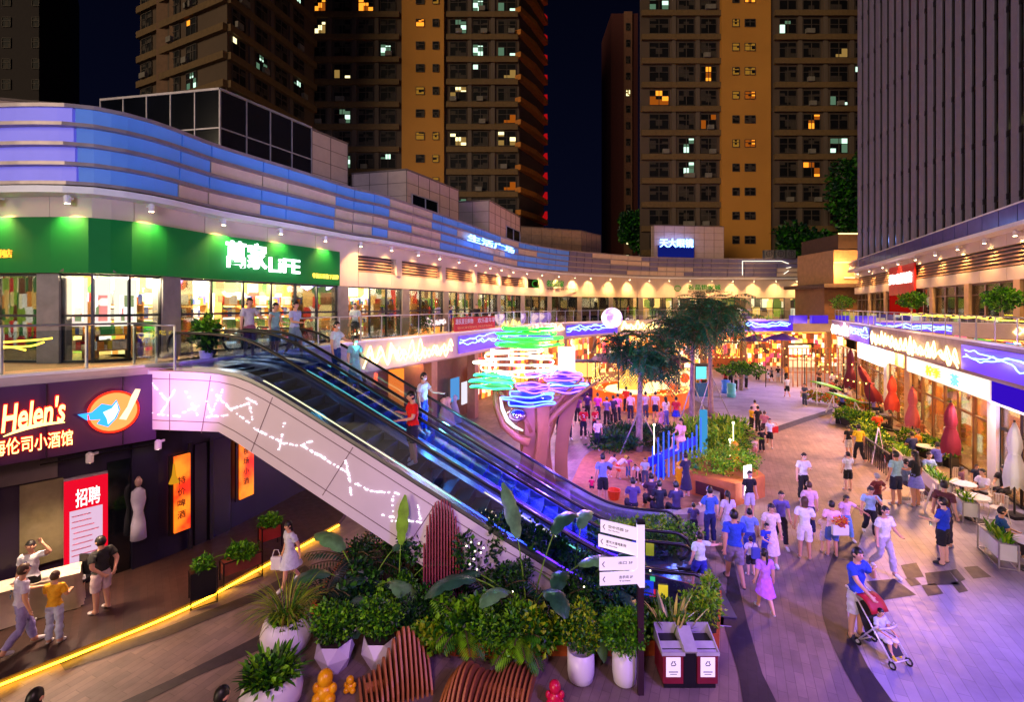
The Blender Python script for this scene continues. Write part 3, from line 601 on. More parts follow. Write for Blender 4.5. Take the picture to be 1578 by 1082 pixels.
b = MB(); b.prism([ER(9, .2), ER(9, .34), ER(17.3, .34), ER(17.3, .2)], 3.32, 4.18); b.build('panel', glow('deep_blue', (52, 14, 190), .9), bs)
b = MB(); b.bar((*ER(9, .16), 3.28), (*ER(17.3, .16), 3.28), .05, .05); b.build('light_line', glow('line_white', (240, 210, 255), 3), bs)
ws = thing('lit_white_panel', 'bright white blank light box beside violet column on right wing', 'sign', (*ER(32, .1), 3))
b = MB(); b.prism([ER(29.9, .1), ER(29.9, .25), ER(35.5, .25), ER(35.5, .1)], 2.95, 4.1); b.build('light_box', glow('sign_white', (244, 240, 255), 3.2), ws)
# ================================================================ towers
TW_, TB_, TD_ = mat('tower_tan', (190, 128, 50), .8, var=.1, vs=.15), mat('tower_brown', (86, 68, 56), .8, var=.15, vs=.2), mat('tower_grey', (96, 80, 70), .8, var=.12, vs=.2)
SLM = mat('tower_slab', (108, 82, 50), .8)
def winproto(w_, h_, kind, nm, var_=0):
    fr = MB(); n = 2 if w_ > 1.3 else 1
    for k in range(n+1): fr.box((-w_/2+w_*k/n, -.03, h_/2), (.07, .08, h_))
    for z in (0, h_*.62, h_): fr.box((0, -.03, z), (w_, .08, .07))
    rw_ = random.Random(int(w_*100)+len(kind)*7+var_*13)
    for i in range(3):
        for z0_, z1_ in ((0, .62), (.62, 1)):
            l_on = kind != 'dark' and (w_ < 1.45 or rw_.random() < .5); x0_, x1_ = -w_/2+w_*i/3, -w_/2+w_*(i+1)/3
            zc_ = z0_+(z1_-z0_)*rw_.uniform(.3, .7); ma, mb = (rw_.choice((1, 3)), rw_.choice((1, 3, 2))) if l_on else ((2, 2) if kind != 'dark' else (rw_.choice((2, 2, 3)), rw_.choice((2, 2, 2, 3))))
            fr.quad((x0_, 0, h_*z0_), (x1_, 0, h_*z0_), (x1_, 0, h_*zc_), (x0_, 0, h_*zc_), ma); fr.quad((x0_, 0, h_*zc_), (x1_, 0, h_*zc_), (x1_, 0, h_*z1_), (x0_, 0, h_*z1_), mb)
    return fr
WK = {'dark': DGLS, 'teal': glow('win_teal', (195, 235, 210), 1.5), 'amber': glow('win_amber', (255, 150, 40), 1.5), 'white': glow('win_white', (255, 240, 175), 1.7), 'dim': glow('win_dim', (170, 120, 40), .6)}
WFR = mat('win_frame', (74, 62, 56), .7); TWG = mat('tower_glass', (14, 13, 18), .6, var=.5, vs=.4, spec=.2); WK['dark'] = TWG; WK2 = {'dark': mat('curtain_dim', (58, 48, 42), .8, var=.2), 'teal': glow('win_teal_dim', (110, 150, 120), .5), 'amber': glow('win_amber_dim', (180, 90, 20), .6), 'white': glow('win_white_dim', (190, 150, 80), .5), 'dim': glow('win_dim')}
_wm = {}
def window(parent, w_, h_, kind, loc, rz):
    vv = random.Random(int(loc[0]*31+loc[2]*17)).randrange(3) if kind != 'dark' else random.Random(int(loc[0]*31+loc[2]*17)).randrange(5); k = (w_, h_, kind, vv)
    if k not in _wm:
        o = winproto(w_, h_, kind, 'window', vv).build('window', [WFR, WK[kind], TWG, WK2[kind]], None); me = o.data
        co = np.empty(len(me.vertices)*3); me.vertices.foreach_get('co', co); co = co.reshape(-1, 3)+np.array(o.location); me.vertices.foreach_set('co', co.ravel()); _wm[k] = me; bpy.data.objects.remove(o)
    o = bpy.data.objects.new('window', _wm[k]); sc.collection.objects.link(o); o.parent = parent; o.location = Vector(loc)-parent.location; o.rotation_euler.z = rz; return o
_acm = None
def face(root, A, B, z0, z1, fh, cols, lit, rr, pil=True, zoff=0, slab=True, sub=TB_):
    A, B = Vector((*A, 0)), Vector((*B, 0)); d = (B-A).normalized(); nrm = Vector((d.y, -d.x, 0)); rz = math.atan2(d.y, d.x); L_ = (B-A).length
    nf = int((z1-z0)/fh); s = MB()
    for f in range(nf+1):
        z = z0+f*fh; a, b_ = A+nrm*.2, B+nrm*.2
        if slab: s.bar((a.x, a.y, z), (b_.x, b_.y, z), .5, .75)
    cnt = 0
    for (x, w_, h_, zz, kinds) in cols:
        for f in range(nf):
            p = A+d*x+nrm*.06; k = rr.choices(kinds, [1]*len(kinds))[0] if rr.random() < lit else 'dark'
            window(root, w_, h_, k, (p.x, p.y, z0+f*fh+zz), rz); cnt += 1
    if slab: s.build('floor_band', SLM, root)
    if slab:
        global _acm
        for q_ in range(14):
            c_ = rr.choice(cols); f = rr.randrange(nf); p = A+d*(c_[0]+c_[1]*rr.uniform(-.3, .3))+nrm*.55
            if _acm is None: ob = MB().box((0, 0, .3), (.85, .35, .6)).build('air_conditioner', mat('ac_grey', (120, 112, 104), .7), None); _acm = ob.data; [setattr(v_.co, 'z', v_.co.z) for v_ in _acm.vertices]; bpy.data.objects.remove(ob)
            ob = bpy.data.objects.new('air_conditioner', _acm); sc.collection.objects.link(ob); ob.parent = root; ob.location = Vector((p.x, p.y, z0+f*fh+.38))-root.location; ob.rotation_euler.z = rz
    if pil:
        pm = MB()
        for i, c in enumerate(cols[:-1]):
            x = (c[0]+c[1]/2+cols[i+1][0]-cols[i+1][1]/2)/2; p = A+d*x+nrm*.1; pm.box((p.x, p.y, (z0+z1)/2), (.55, .3, z1-z0), rz)
        pm.build('pilaster', TD_, root)
    return cnt
rr = random.Random(11)
zt = 62
# centre-left tower
t3 = thing('apartment_tower', 'tall brown apartment tower with a tan stripe and red lit right edge', 'building', (-13, 66, 0))
X = lambda u, d: (u-789)/F*d
b = MB(); b.prism([(X(478, 66), 66), (X(800, 66), 66), (X(838, 74), 74), (X(838, 74), 86), (X(478, 66), 86)], 0, zt); b.build('wall', TB_, t3)
b = MB(); b.prism([(X(619, 65.4), 65.4), (X(684, 65.4), 65.4), (X(684, 65.4), 66.2), (X(619, 65.4), 66.2)], 0, zt); b.build('tan_stripe', TW_, t3)
wa = ['teal', 'white', 'teal', 'amber']
cs = [(1.2, 1.5, 1.9, .6, wa), (4.2, 2.2, 1.9, .6, wa), (7.4, 2.0, 1.9, .6, wa), (10.4, 2.0, 1.9, .6, wa)]
face(t3, (X(480, 66), 66), (X(616, 66), 66), 12.6, 54, 3.04, cs[:4], .16, rr)
face(t3, (X(620, 65.4), 65.4), (X(684, 65.4), 65.4), 12.6, 51, 3.04, [(2.4, 1.1, 1, 1.2, ['dim', 'amber']), (4.5, .8, 1, 1.2, ['dim'])], .45, rr, False, slab=False)
face(t3, (X(688, 66), 66), (X(798, 66), 66), 12.6, 54, 3.04, [(1.6, 2.2, 1.9, .6, wa), (4.6, 2.0, 1.9, .6, wa), (8.2, 2.4, 1.9, .6, wa)], .16, rr)
bal = MB(); rl = MB()
for f in range(14):
    z = 13.2+f*3.04
    a, c_, e_ = (X(798, 66), 65.6), (X(822, 69), 69), (X(840, 74), 74)
    bal.bar((*a, z), (*c_, z), .9, .7); bal.bar((*c_, z), (*e_, z), .9, .7)
    rl.bar((X(838, 73), 73, z+.2), (X(842, 76), 76, z+1.6), .35, 1.1)
bal.build('balcony_band', mat('tower_orange', (190, 116, 40), .8), t3); rl.build('red_edge_light', glow('red_edge', (200, 16, 22), .55), t3)
# far-left tower, angled
t2 = thing('apartment_tower', 'dim brown apartment tower turned corner on, left of the tan striped tower', 'building', (-29, 50, 0))
c2 = (X(350, 50), 50); l2 = (X(216, 57), 57); r2_ = (X(484, 64), 64)
b = MB(); b.prism([l2, c2, r2_, (l2[0]+r2_[0]-c2[0], l2[1]+r2_[1]-c2[1])], 0, zt); b.build('wall', mat('tower_dim', (88, 68, 52), .8, var=.15, vs=.2), t2)
face(t2, l2, c2, 15, 54, 2.9, [(1.5, 2, 1.8, .6, wa), (7.0, 1.8, 1.8, .6, wa), (10, 1.8, 1.8, .6, wa)], .1, rr, False)
face(t2, c2, r2_, 15, 54, 2.9, [(1.5, 1.8, 1.8, .6, wa), (4.8, 1.8, 1.8, .6, wa), (8, 2, 1.8, .6, wa), (11.2, 2, 1.8, .6, wa)], .16, rr)
b = MB(); b.box((X(268, 56), 55.2, 31), (2.0, 1.2, zt)); b.box((X(288, 56), 54.6, 31), (1.2, 1.2, zt)); b.build('projecting_shaft', mat('tower_shaft', (120, 86, 62), .8), t2)
t1 = thing('apartment_tower', 'nearly black tower at the far left edge of the sky', 'building', (-62, 70, 0))
b = MB(); b.prism([(-82, 70), (X(60, 70), 70), (X(108, 76), 76), (-80, 90)], 0, zt); b.build('wall', mat('tower_black', (38, 26, 28), .85), t1)
face(t1, (X(0, 70), 70), (X(62, 70), 70), 16, 54, 3.0, [(1, 1.2, 1.4, .8, wa), (5.2, 1, 1.4, .8, wa)], .05, rr, False, slab=False)
t4 = thing('slim_tower', 'slim distant dark red tower in the gap between the apartment towers', 'building', (20, 90, 0))
b = MB(); b.prism([(X(942, 92), 92), (X(983, 92), 92), (X(983, 92), 102), (X(942, 92), 102)], 0, 62); b.build('wall', mat('tower_red', (74, 26, 24), .8), t4)
b = MB(); b.box((X(968, 91.6), 91.8, 31), (1.5, .6, 62.2)); b.build('pale_strip', mat('tower_strip', (120, 80, 60), .8), t4)
for z in np.arange(12, 60, 3.1): window(t4, .8, 1.3, 'white' if rr.random() < .2 else 'dark', (X(968, 91.4), 91.45, z), 0)
# centre-right tower
t5 = thing('apartment_tower', 'wide brown apartment tower with a glowing tan central stripe, right of the gap', 'building', (32, 66, 0))
b = MB(); b.prism([(X(986, 66), 66), (X(1345, 66), 66), (X(1345, 66), 84), (X(990, 84), 84)], 0, zt); b.build('wall', TB_, t5)
b = MB(); b.prism([(X(1112, 65.4), 65.4), (X(1188, 65.4), 65.4), (X(1188, 65.4), 66.2), (X(1112, 65.4), 66.2)], 0, zt); b.build('tan_stripe', TW_, t5)
face(t5, (X(988, 66), 66), (X(1110, 66), 66), 10.6, 51, 3.24, [(2.4, 2.6, 2.0, .6, wa), (6.1, 2.1, 2.0, .6, wa), (9.1, 2.1, 2.0, .6, wa)], .2, rr)
face(t5, (X(1113, 65.4), 65.4), (X(1187, 65.4), 65.4), 10.6, 50, 3.24, [(1.8, .9, 1, 1.2, ['dim']), (3.7, 1.4, 1, 1.2, ['amber', 'dim', 'amber', 'amber'])], .55, rr, False, slab=False)
face(t5, (X(1192, 66), 66), (X(1342, 66), 66), 10.6, 51, 3.24, [(1.9, 2.3, 2.0, .6, wa), (5.1, 2.3, 2.0, .6, wa), (8.8, 2.4, 2.0, .6, wa), (12.0, 2, 2.0, .6, wa)], .26, rr)
# office tower with vertical fins
of = thing('office_tower', 'dark glass office tower with close lilac vertical fins above the right wing', 'building', (34, 30, 9.8))
b = MB(); b.prism([(27.2, 10), (48, 10), (48, 42), (29.5, 41.2)], 9.84, 70); b.build('curtain_wall', DGLS, of)
b = MB(); A = Vector((27.2, 10, 0)); B = Vector((29.5, 41.2, 0)); n = 41
for k in range(n+1): p = A.lerp(B, k/n); b.box((p.x-.02, p.y, 40), (.2, .36, 60))
b.build('fins', mat('fin_lilac', (134, 122, 150), .5, .1, var=.06), of)
b = MB()
for z in np.arange(13, 69, 3.6): b.bar((A.x-.01, A.y, z), (B.x-.01, B.y, z), .04, .35)
b.build('spandrel', mat('spandrel', (16, 16, 26), .3), of)
b = MB()
for k, (y, z) in enumerate([(39.5, 36.5), (38.7, 36.0), (37.9, 37.2), (38.7, 38.5)]): x = A.lerp(B, (y-10)/31.2).x; b.quad((x-.1, y+.25, z-.8), (x-.1, y-.25, z-.8), (x-.1, y-.25, z+.9), (x-.1, y+.25, z+.9))
b.build('lit_window', WK['teal'], of)
# ================================================================ escalators
DX, DY = .9914, -.1311
def ES(s, n, z=0): return (-8.2+DX*s+.1311*n, 12.0+DY*s+.9914*n, z)
def zs(s):                                  # floor height along an escalator, rounded at both bends
    a, b_, k = 1.75, 10.7, .35
    f = lambda x: (x+math.sqrt(x*x+k))/2
    return 5.12-(5.12/(b_-a))*(f(s-a)-f(s-b_))
RUB = mat('handrail_rubber', (16, 16, 18), .3, var=.05); STEP = mat('step_metal', (30, 30, 40), .35, .6, var=.15, vs=6)
ESG = glass('escalator_glass', (186, 206, 240), .2)
DECKREF = [glow('deck_reflect_a', (255, 226, 150), 3), glow('deck_reflect_b', (150, 255, 200), 2), glow('deck_reflect_c', (60, 90, 255), 6), glow('deck_reflect_d', (110, 40, 255), 7)]  # glowing strips added in place of reflections on the steel decks
for un, (n0, lab) in enumerate([(0, 'near escalator with pale star dotted side cladding'), (1.9, 'far escalator with teal lit steps and glass sides, behind the near one')]):
    es = thing('escalator', lab, 'escalator', ES(6, n0+.65))
    b = MB(); s = .8
    while s < 11.9:
        z = zs(s+.2); zb = zs(s+.42)
        q = [ES(s, n0+.16, z), ES(s+.4, n0+.16, z), ES(s+.4, n0+1.14, z), ES(s, n0+1.14, z)]
        b.slab(q, (0, 0, -.24)); s += .4
    b.build('step_band', STEP if un == 0 else mat('step_bluelit', (24, 60, 150), .35, .5, var=.15, vs=6), es)  # blue light on the far steps put into their colour
    b = MB(); s = .8
    while s < 11.9: z = zs(s+.2); b.bar(ES(s+.39, n0+.17, z+.008), ES(s+.39, n0+1.13, z+.008), .02, .012); s += .4
    b.build('step_edge', mat('step_yellow', (70, 80, 90), .5), es)
    for side, n in ((0, n0), (1, n0+1.3)):
        ss = [i*.2 for i in range(62)]; b = MB()
        pts = [ES(x, n, zs(x)+.93) for x in ss]
        arc0 = [ES(.0-.33*math.sin(a), n, 5.12+.6+.33*math.cos(a)) for a in (2.9, 2.4, 1.9, 1.4, .9, .4)]
        arc1 = [ES(12.2+.33*math.sin(a), n, .6+.33*math.cos(a)) for a in (.4, .9, 1.4, 1.9, 2.4, 2.9)]
        b.tube(arc0+pts+arc1, .04, 6); b.build('handrail', RUB, es, True)
        b = MB()
        for i in range(0, 60, 1):
            a, c = ss[i], ss[i+1]; b.quad(ES(a, n, zs(a)+.1), ES(c, n, zs(c)+.1), ES(c, n, zs(c)+.9), ES(a, n, zs(a)+.9))
        for cx, zc, sg in ((0, 5.72, -1), (12.2, .6, 1)):
            fan = [ES(cx+sg*.32*math.sin(a), n, zc+.32*math.cos(a)) for a in (0, .5, 1, 1.5, 2, 2.5, 3.0)]; b.add([ES(cx, n, zc)]+fan, [(0, k, k+1) for k in range(1, 7)])
        b.build('glass_side', ESG, es)
        b = MB()
        for i in range(61):
            a, c = ss[i], ss[i+1] if i < 61 else 12.2
            b.bar(ES(a, n, zs(a)+.05), ES(c, n, zs(c)+.05), .3, .09); b.bar(ES(a, n+(.13 if side == 0 else -.13), zs(a)-.1), ES(c, n+(.13 if side == 0 else -.13), zs(c)-.1), .02, .3)
        b.build('side_deck', STEEL, es)
        for k, (s0, s1) in enumerate([(2.2, 5.4), (5.4, 7.0), (7.0, 8.8), (8.8, 11)] if (un, side) != (0, 1) else [(7.4, 9.2), (9.2, 11)]):
            b = MB(); x = s0
            while x < s1: b.bar(ES(x, n+(.06 if side == 0 else -.06), zs(x)+.10), ES(x+.3, n+(.06 if side == 0 else -.06), zs(x+.3)+.10), .05, .012); x += .3
            b.build('deck_reflection', DECKREF[(k+un) % 4 if un == 0 else min(3, k+1)], es)
    # comb plates and floor plates
    b = MB(); 
    for s0, s1, z in ((-.9, .85, 5.13), (11.7, 13.1, .02)): b = MB(); b.slab([ES(s0, n0+.1, z), ES(s1, n0+.1, z), ES(s1, n0+1.2, z), ES(s0, n0+1.2, z)], (0, 0, .02)); b.build('floor_plate', STEEL, es)
    # truss
    b = MB(); side = []
    ss = [-.7]+[i*.4 for i in range(0, 32)]
    top = [(x, zs(x)+.0) for x in ss]+[(12.9, .02)]; bot = [(x, max(.0, min(3.67, 3.67-(x-1.25)*.572))) for x in ss]+[(12.9, 0)]
    nn0, nn1 = (n0-.18, n0+1.38) if un == 0 else (n0-.1, n0+1.5)
    for i in range(len(top)-1):
        a, c = top[i], top[i+1]; d_, e_ = bot[i], bot[i+1]
        for n in (nn0, nn1): b.quad(ES(a[0], n, a[1]), ES(c[0], n, c[1]), ES(e_[0], n, e_[1]), ES(d_[0], n, d_[1]))
        b.quad(ES(d_[0], nn0, d_[1]), ES(e_[0], nn0, e_[1]), ES(e_[0], nn1, e_[1]), ES(d_[0], nn1, d_[1]))
    b.quad(ES(-.7, nn0, 5.12), ES(-.7, nn1, 5.12), ES(-.7, nn1, 3.67), ES(-.7, nn0, 3.67))
    cl = b.build('truss_cladding', mat('cladding_pale', (222, 214, 228), .42, .1, var=.05, vs=.7), es)
    if un == 0:
        b = MB(); o_ = nn0-.004
        for k in range(len(ss)-1):
            for f in (.13, .84):
                a, c = ss[k], ss[k+1]; za = top[k][1]*(1-f)+bot[k][1]*f; zc = top[k+1][1]*(1-f)+bot[k+1][1]*f
                if a < 10.6: b.bar(ES(a, o_, za), ES(c, o_, zc), .006, .018)
        for x, dx_ in ((1.0, -.25), (2.6, -.55), (4.6, -.75), (6.6, -.75), (8.5, -.7), (-.1, 0), (10.3, -.4)): b.bar(ES(x, o_, zs(x)-.05), ES(x+dx_, o_, max(.02, zs(x+dx_)-1.62 if x > 1.2 else zs(x+dx_)-1.45)), .006, .018)
        b.build('panel_seam', mat('seam_dark', (120, 100, 112), .5), cl)
        D6 = [[(170, 450), (285, 580)], [(335, 500), (240, 670)], [(420, 490), (520, 700)], [(175, 675), (380, 700)], [(380, 680), (520, 620)], [(570, 550), (620, 680)], [(620, 500), (770, 650)], [(700, 500), (600, 710)], [(770, 640), (900, 600)], [(800, 670), (900, 745)], [(890, 560), (960, 600)], [(905, 610), (930, 720)], [(940, 790), (1140, 890)], [(1170, 750), (1130, 950)], [(1160, 900), (1260, 920)], [(1300, 920), (1475, 1010)], [(1320, 910), (1390, 880)], [(580, 700), (740, 690)]]
        D7 = [[(300, 300), (480, 410)], [(480, 410), (600, 480)], [(580, 395), (610, 540)], [(610, 580), (620, 640)], [(650, 550), (740, 600)], [(750, 600), (940, 620)], [(900, 640), (900, 740)], [(830, 760), (1000, 800)], [(880, 800), (1090, 810)], [(1070, 700), (1085, 800)]]
        segs = [[(200+x/4.917, 500+y/4.917) for x, y in l] for l in D6]+[[(400+x/4.383, 620+y/4.383) for x, y in l] for l in D7]
        b = MB(); A_, B_ = ES(0, o_-.004), ES(12, o_-.004); r_ = random.Random(2); q_ = Vector((DX, DY, 0))
        for (p0, p1) in segs:
            L_ = math.hypot(p1[0]-p0[0], p1[1]-p0[1]); n_ = max(3, int(L_/2.9))
            for k in range(n_+1):
                if r_.random() < .22: continue
                f = k/n_; h = Vector(hit(A_, B_, p0[0]+(p1[0]-p0[0])*f+r_.uniform(-.8, .8), p0[1]+(p1[1]-p0[1])*f+r_.uniform(-.8, .8)))
                r0 = r_.uniform(.006, .016); b.slab([h+q_*r0*2*math.cos(t)+Vector((0, 0, r0*math.sin(t))) for t in (0, 1.05, 2.1, 3.14, 4.19, 5.24)], (0, -.01, 0))
        b.build('star_pattern', glow('star_dots', (255, 245, 255), 3.0), cl)['kind'] = 'stuff'
lamp('pink_lamp', 'SPOT', (-6.9, 9.6, 5.6), (-8.0, 11.9, 4.5), 260, (.80, .25, 1), .1, 58, 1)
lamp('step_lamp', 'POINT', ES(6.2, 2.5, 3.6), None, 60, (.1, .6, .9), .1); lamp('step_lamp', 'POINT', ES(9.2, 2.5, 2.2), None, 240, (.16, .1, 1), .1); lamp('step_lamp', 'POINT', ES(3.4, 2.5, 5.5), None, 14, (.1, .7, .6), .1)
# landing between gallery and escalators
b = MB(); b.slab([ES(-2.0, -.1, 4.8), ES(.6, -.1, 4.8), ES(.6, 3.6, 4.8), ES(-2.0, 3.6, 4.8)], (0, 0, .3)); struct(b.build('escalator_landing', mat('landing_floor', (180, 150, 110), .3)))
# ================================================================ balustrades
def balustrade(lab, pf, t0, t1, z0, zt, step=1.3):
    a = pf(t0, z0); r = thing('glass_balustrade', lab, 'balustrade', a); t = t0; n = max(1, round((t1-t0)/step)); st = (t1-t0)/n
    rl = MB(); gl = MB()
    for k in range(n+1):
        p = pf(t0+k*st, z0); ps = MB(); ps.box((p[0], p[1], (z0+zt)/2), (.035, .05, zt-z0)); ps.build('post', STEEL, r)
    rl.tube([pf(t0+k*st/2, zt+.02) for k in range(2*n+1)], .028, 6)
    for k in range(n):
        p, q = pf(t0+k*st+.05, z0), pf(t0+(k+1)*st-.05, z0); gl.quad((p[0], p[1], z0+.06), (q[0], q[1], z0+.06), (q[0], q[1], zt-.1), (p[0], p[1], zt-.1))
    rl.build('top_rail', STEEL, r, True); gl.build('glass_panel', RAILG, r); return r
ecf = lambda t, z: tuple(EC.at(t, .05, z)); erf = lambda y, z: (*ER(y, .02), z)
balustrade('glass balustrade on the gallery edge above the purple bar sign at left', ecf, 1.2, tE(236), 5.26, 6.25)
balustrade('glass balustrade of the curved gallery from the escalators to the rear', ecf, tE(452), tE(815), 5.26, 6.25)
balustrade('glass balustrade of the rear gallery behind the palm crowns', ecf, tE(818), tE(1222), 5.26, 6.25)
balustrade('glass balustrade along the gallery edge of the right wing', erf, 7.5, 43, 5.43, 6.3)
balustrade('short glass balustrade between the two escalator tops', lambda t, z: ES(t, -.25, z), -1.0, .1, 5.14, 6.2, 1)
# ================================================================ bar sign
SP = mat('sign_purple', (70, 38, 84), .45, var=.12, vs=.9)
hs = thing('bar_sign', 'long dark purple sign board with red and orange neon Helen\'s lettering', 'sign', (*EC.at(tE(100), -.1)[:2], 3.4)); 
hs['label'] = 'long dark purple sign board with glowing orange script and round bird emblem'
A_, B_ = EC.at(tE(2), -.2), EC.at(tE(230), -.2); ex = (A_-B_).normalized(); L0 = A_+ex*4
b = MB(); b.wall([tuple(L0[:2]), tuple(B_[:2])], 3.42, 5.02, .14); b.build('board', SP, hs)
b = MB(); 
for k in range(5): q = L0.lerp(B_, (k+.5)/5); b.box((q.x, q.y, 4.22), (.012, .15, 1.6), math.atan2(-ex.y, -ex.x))
b.build('board_joint', mat('seam_black', (40, 24, 50), .5), hs)
an = math.atan2(-ex.y, -ex.x); NR = glow('neon_red', (255, 36, 16), 3.2); NO = glow('neon_orange', (255, 190, 110), 4)
def onl(u, v, off=0): return Vector(hit((A_.x+math.sin(an)*off, A_.y-math.cos(an)*off), (B_.x+math.sin(an)*off, B_.y-math.cos(an)*off), u, v))
a = onl(1, 664, .03); c = onl(103, 664, .03); Wd = (Vector((c.x, c.y))-Vector((a.x, a.y))).length
slope = math.atan2(c.z-onl(1, 664, .03).z, Wd)
text("Helen's", Wd, .62, NR, (a.x, a.y, 4.08), an, 'script_halo', hs, .03, .045, .3, rot=0.06); a = onl(2, 664, .06)
text("Helen's", Wd*.985, .59, NO, (a.x, a.y, 4.095), an, 'script', hs, .03, .018, .3, rot=0.06)
b = MB(); q = [onl(5+95*t/20, 0, .06) for t in range(21)]; b.tube([(p.x, p.y, 4.02+.006*i+.07*math.sin(i/20*3.1)) for i, p in enumerate(q)], [.01+.03*math.sin(i/20*3.14) for i in range(21)], 6); b.build('underline', NO, hs)
a = onl(-14, 680, .03); c = onl(112, 680, .03); Wd = (Vector((c.x, c.y))-Vector((a.x, a.y))).length
text('海伦司小酒馆', Wd, .36, NR, (a.x, a.y, 3.62), an, 'characters_halo', hs, .03, .03); a = onl(-13, 680, .06); text('海伦司小酒馆', Wd*.99, .34, NO, (a.x, a.y, 3.63), an, 'characters', hs, .03, .0)
c = onl(175, 627, .05); R0 = .44; c.z = 4.24
def ring3(c, r, n=28, sx=1): return [Vector((c.x+r*sx*math.cos(6.283*i/n)*math.cos(an), c.y+r*sx*math.cos(6.283*i/n)*math.sin(an), c.z+r*math.sin(6.283*i/n))) for i in range(n)]
em = thing('round_emblem', 'round orange lit emblem with blue bird and bottle on the purple board', 'emblem', tuple(c)); em['group'] = 'bar sign'
fv = Vector((math.sin(an), -math.cos(an), 0))
b = MB(); b.slab(ring3(c, R0), fv*.03); b.build('disc', glow('emblem_orange', (255, 150, 80), 1.5), em)
b = MB(); b.tube([p+fv*.04 for p in ring3(c, R0+.02)], .025, 6, closed=True); b.build('rim', NR, em)
def epoly(pts, k, nm, m): 
    b = MB(); b.slab([c+Vector((math.cos(an), math.sin(an), 0))*x*R0+Vector((0, 0, y*R0))+fv*(.035+.012*k) for x, y in pts], fv*.012); return b.build(nm, m, em)
epoly([(-1.45, .1), (-.9, .12), (-.5, .5), (-.1, .35), (.1, .62), (.25, .1), (.1, -.35), (-.25, -.75), (-.7, -.5), (-.55, -.3), (-1.1, -.25)], 1, 'bird_blue', glow('bird_blue', (50, 150, 240), 1.8))
epoly([(-.45, .05), (-.1, .2), (.1, .5), (.18, .05), (0, -.35), (-.25, -.6), (-.3, -.3)], 2, 'bird_wing', glow('bird_white', (200, 235, 255), 2.5))
epoly([(.2, -.4), (.55, .2), (.72, .75), (.9, 1.1), (1.12, 1.05), (1.0, .65), (.75, .05), (.5, -.5)], 3, 'bottle', glow('bottle_cream', (255, 210, 170), 1.8))
lamp('bar_sign_lamp', 'POINT', tuple(c+fv*.9), None, 12, (1, .5, .3), .1)
# ================================================================ ground floor frontage of the bar
def wpanel(name, u0, u1, va, vb, m, off=.4, th=.05, parent=None, ez=None):
    A = EC.at(tE(u0), off); B = EC.at(tE(u1), off); A = Vector(hit(A, B, u0, vb)); B = Vector(hit(EC.at(tE(u0), off), EC.at(tE(u1), off), u1, va if ez is None else va))
    return A, B
def flat(name, u0, u1, z0, z1, m, off, parent, th=.05):
    A = EC.at(tE(u0), off); B = EC.at(tE(u1), off); b = MB(); b.wall([(A.x, A.y), (B.x, B.y)], z0, z1, th); return b.build(name, m, parent), A, B
LOFF = .5
flat('front_window', 25, 94, .9, 2.75, mat('window_olive', (120, 112, 84), .15, var=.5, vs=1.2), LOFF, mall)
flat('front_window', 172, 244, .1, 2.9, DGLS, LOFF, mall); flat('upper_panel', -20, 85, 2.8, 3.4, mat('panel_olive', (96, 86, 84), .4), LOFF-.05, mall)
pt = thing('lit_poster_board', 'red and white backlit recruitment poster with large white characters by the bar door', 'poster', tuple(EC.at(tE(135), LOFF, .8)))
o, A, B = flat('frame', 97, 171, .35, 2.72, mat('frame_silver', (180, 170, 180), .3, .6), LOFF-.06, pt, .06)
o, A, B = flat('sheet', 100, 168, .42, 2.66, glow('poster_red', (225, 12, 40), 1.0), LOFF-.075, pt, .01)
o, A2, B2 = flat('text_area', 105, 161, .5, 1.95, glow('poster_pink', (240, 200, 230), .8), LOFF-.085, pt, .005)
an2 = math.atan2(B.y-A.y, B.x-A.x); q = EC.at(tE(112), LOFF-.11); text('招聘', (B-A).length*.56, .42, glow('poster_white', (255, 255, 255), 1.3), (q.x, q.y, 2.02), an2, 'headline', pt, .01, .015, rot=0)
b = MB(); rz_ = random.Random(4)
for k in range(8):
    z = 1.82-k*.13; f0 = rz_.uniform(.04, .12); f1 = rz_.uniform(.6, .95); p0 = A2.lerp(B2, f0); p1 = A2.lerp(B2, f1); fvv = Vector((math.sin(an2), -math.cos(an2), 0))*.012
    b.bar((p0.x+fvv.x, p0.y+fvv.y, z), (p1.x+fvv.x, p1.y+fvv.y, z), .006, .025)
b.build('fine_print', mat('print_pink', (200, 110, 150), .6), pt)
BAN = bpy.data.materials.new('banner_lit'); BAN.use_nodes = True; n_ = BAN.node_tree.nodes; l_ = BAN.node_tree.links; b_ = n_['Principled BSDF']
gg = n_.new('ShaderNodeNewGeometry'); tn = n_.new('ShaderNodeTexNoise'); tn.inputs['Scale'].default_value = 1.6; tn.inputs['Detail'].default_value = 4; l_.new(gg.outputs['Position'], tn.inputs[0]); rp = n_.new('ShaderNodeValToRGB')
rp.color_ramp.elements[0].position = .35; rp.color_ramp.elements[0].color = lin((225, 30, 10))+(1,); rp.color_ramp.elements[1].position = .6; rp.color_ramp.elements[1].color = lin((255, 128, 24))+(1,)
l_.new(tn.outputs[0], rp.inputs[0]); l_.new(rp.outputs[0], b_.inputs['Emission Color']); b_.inputs['Emission Strength'].default_value = .75; b_.inputs['Base Color'].default_value = (.3, .05, .01, 1)
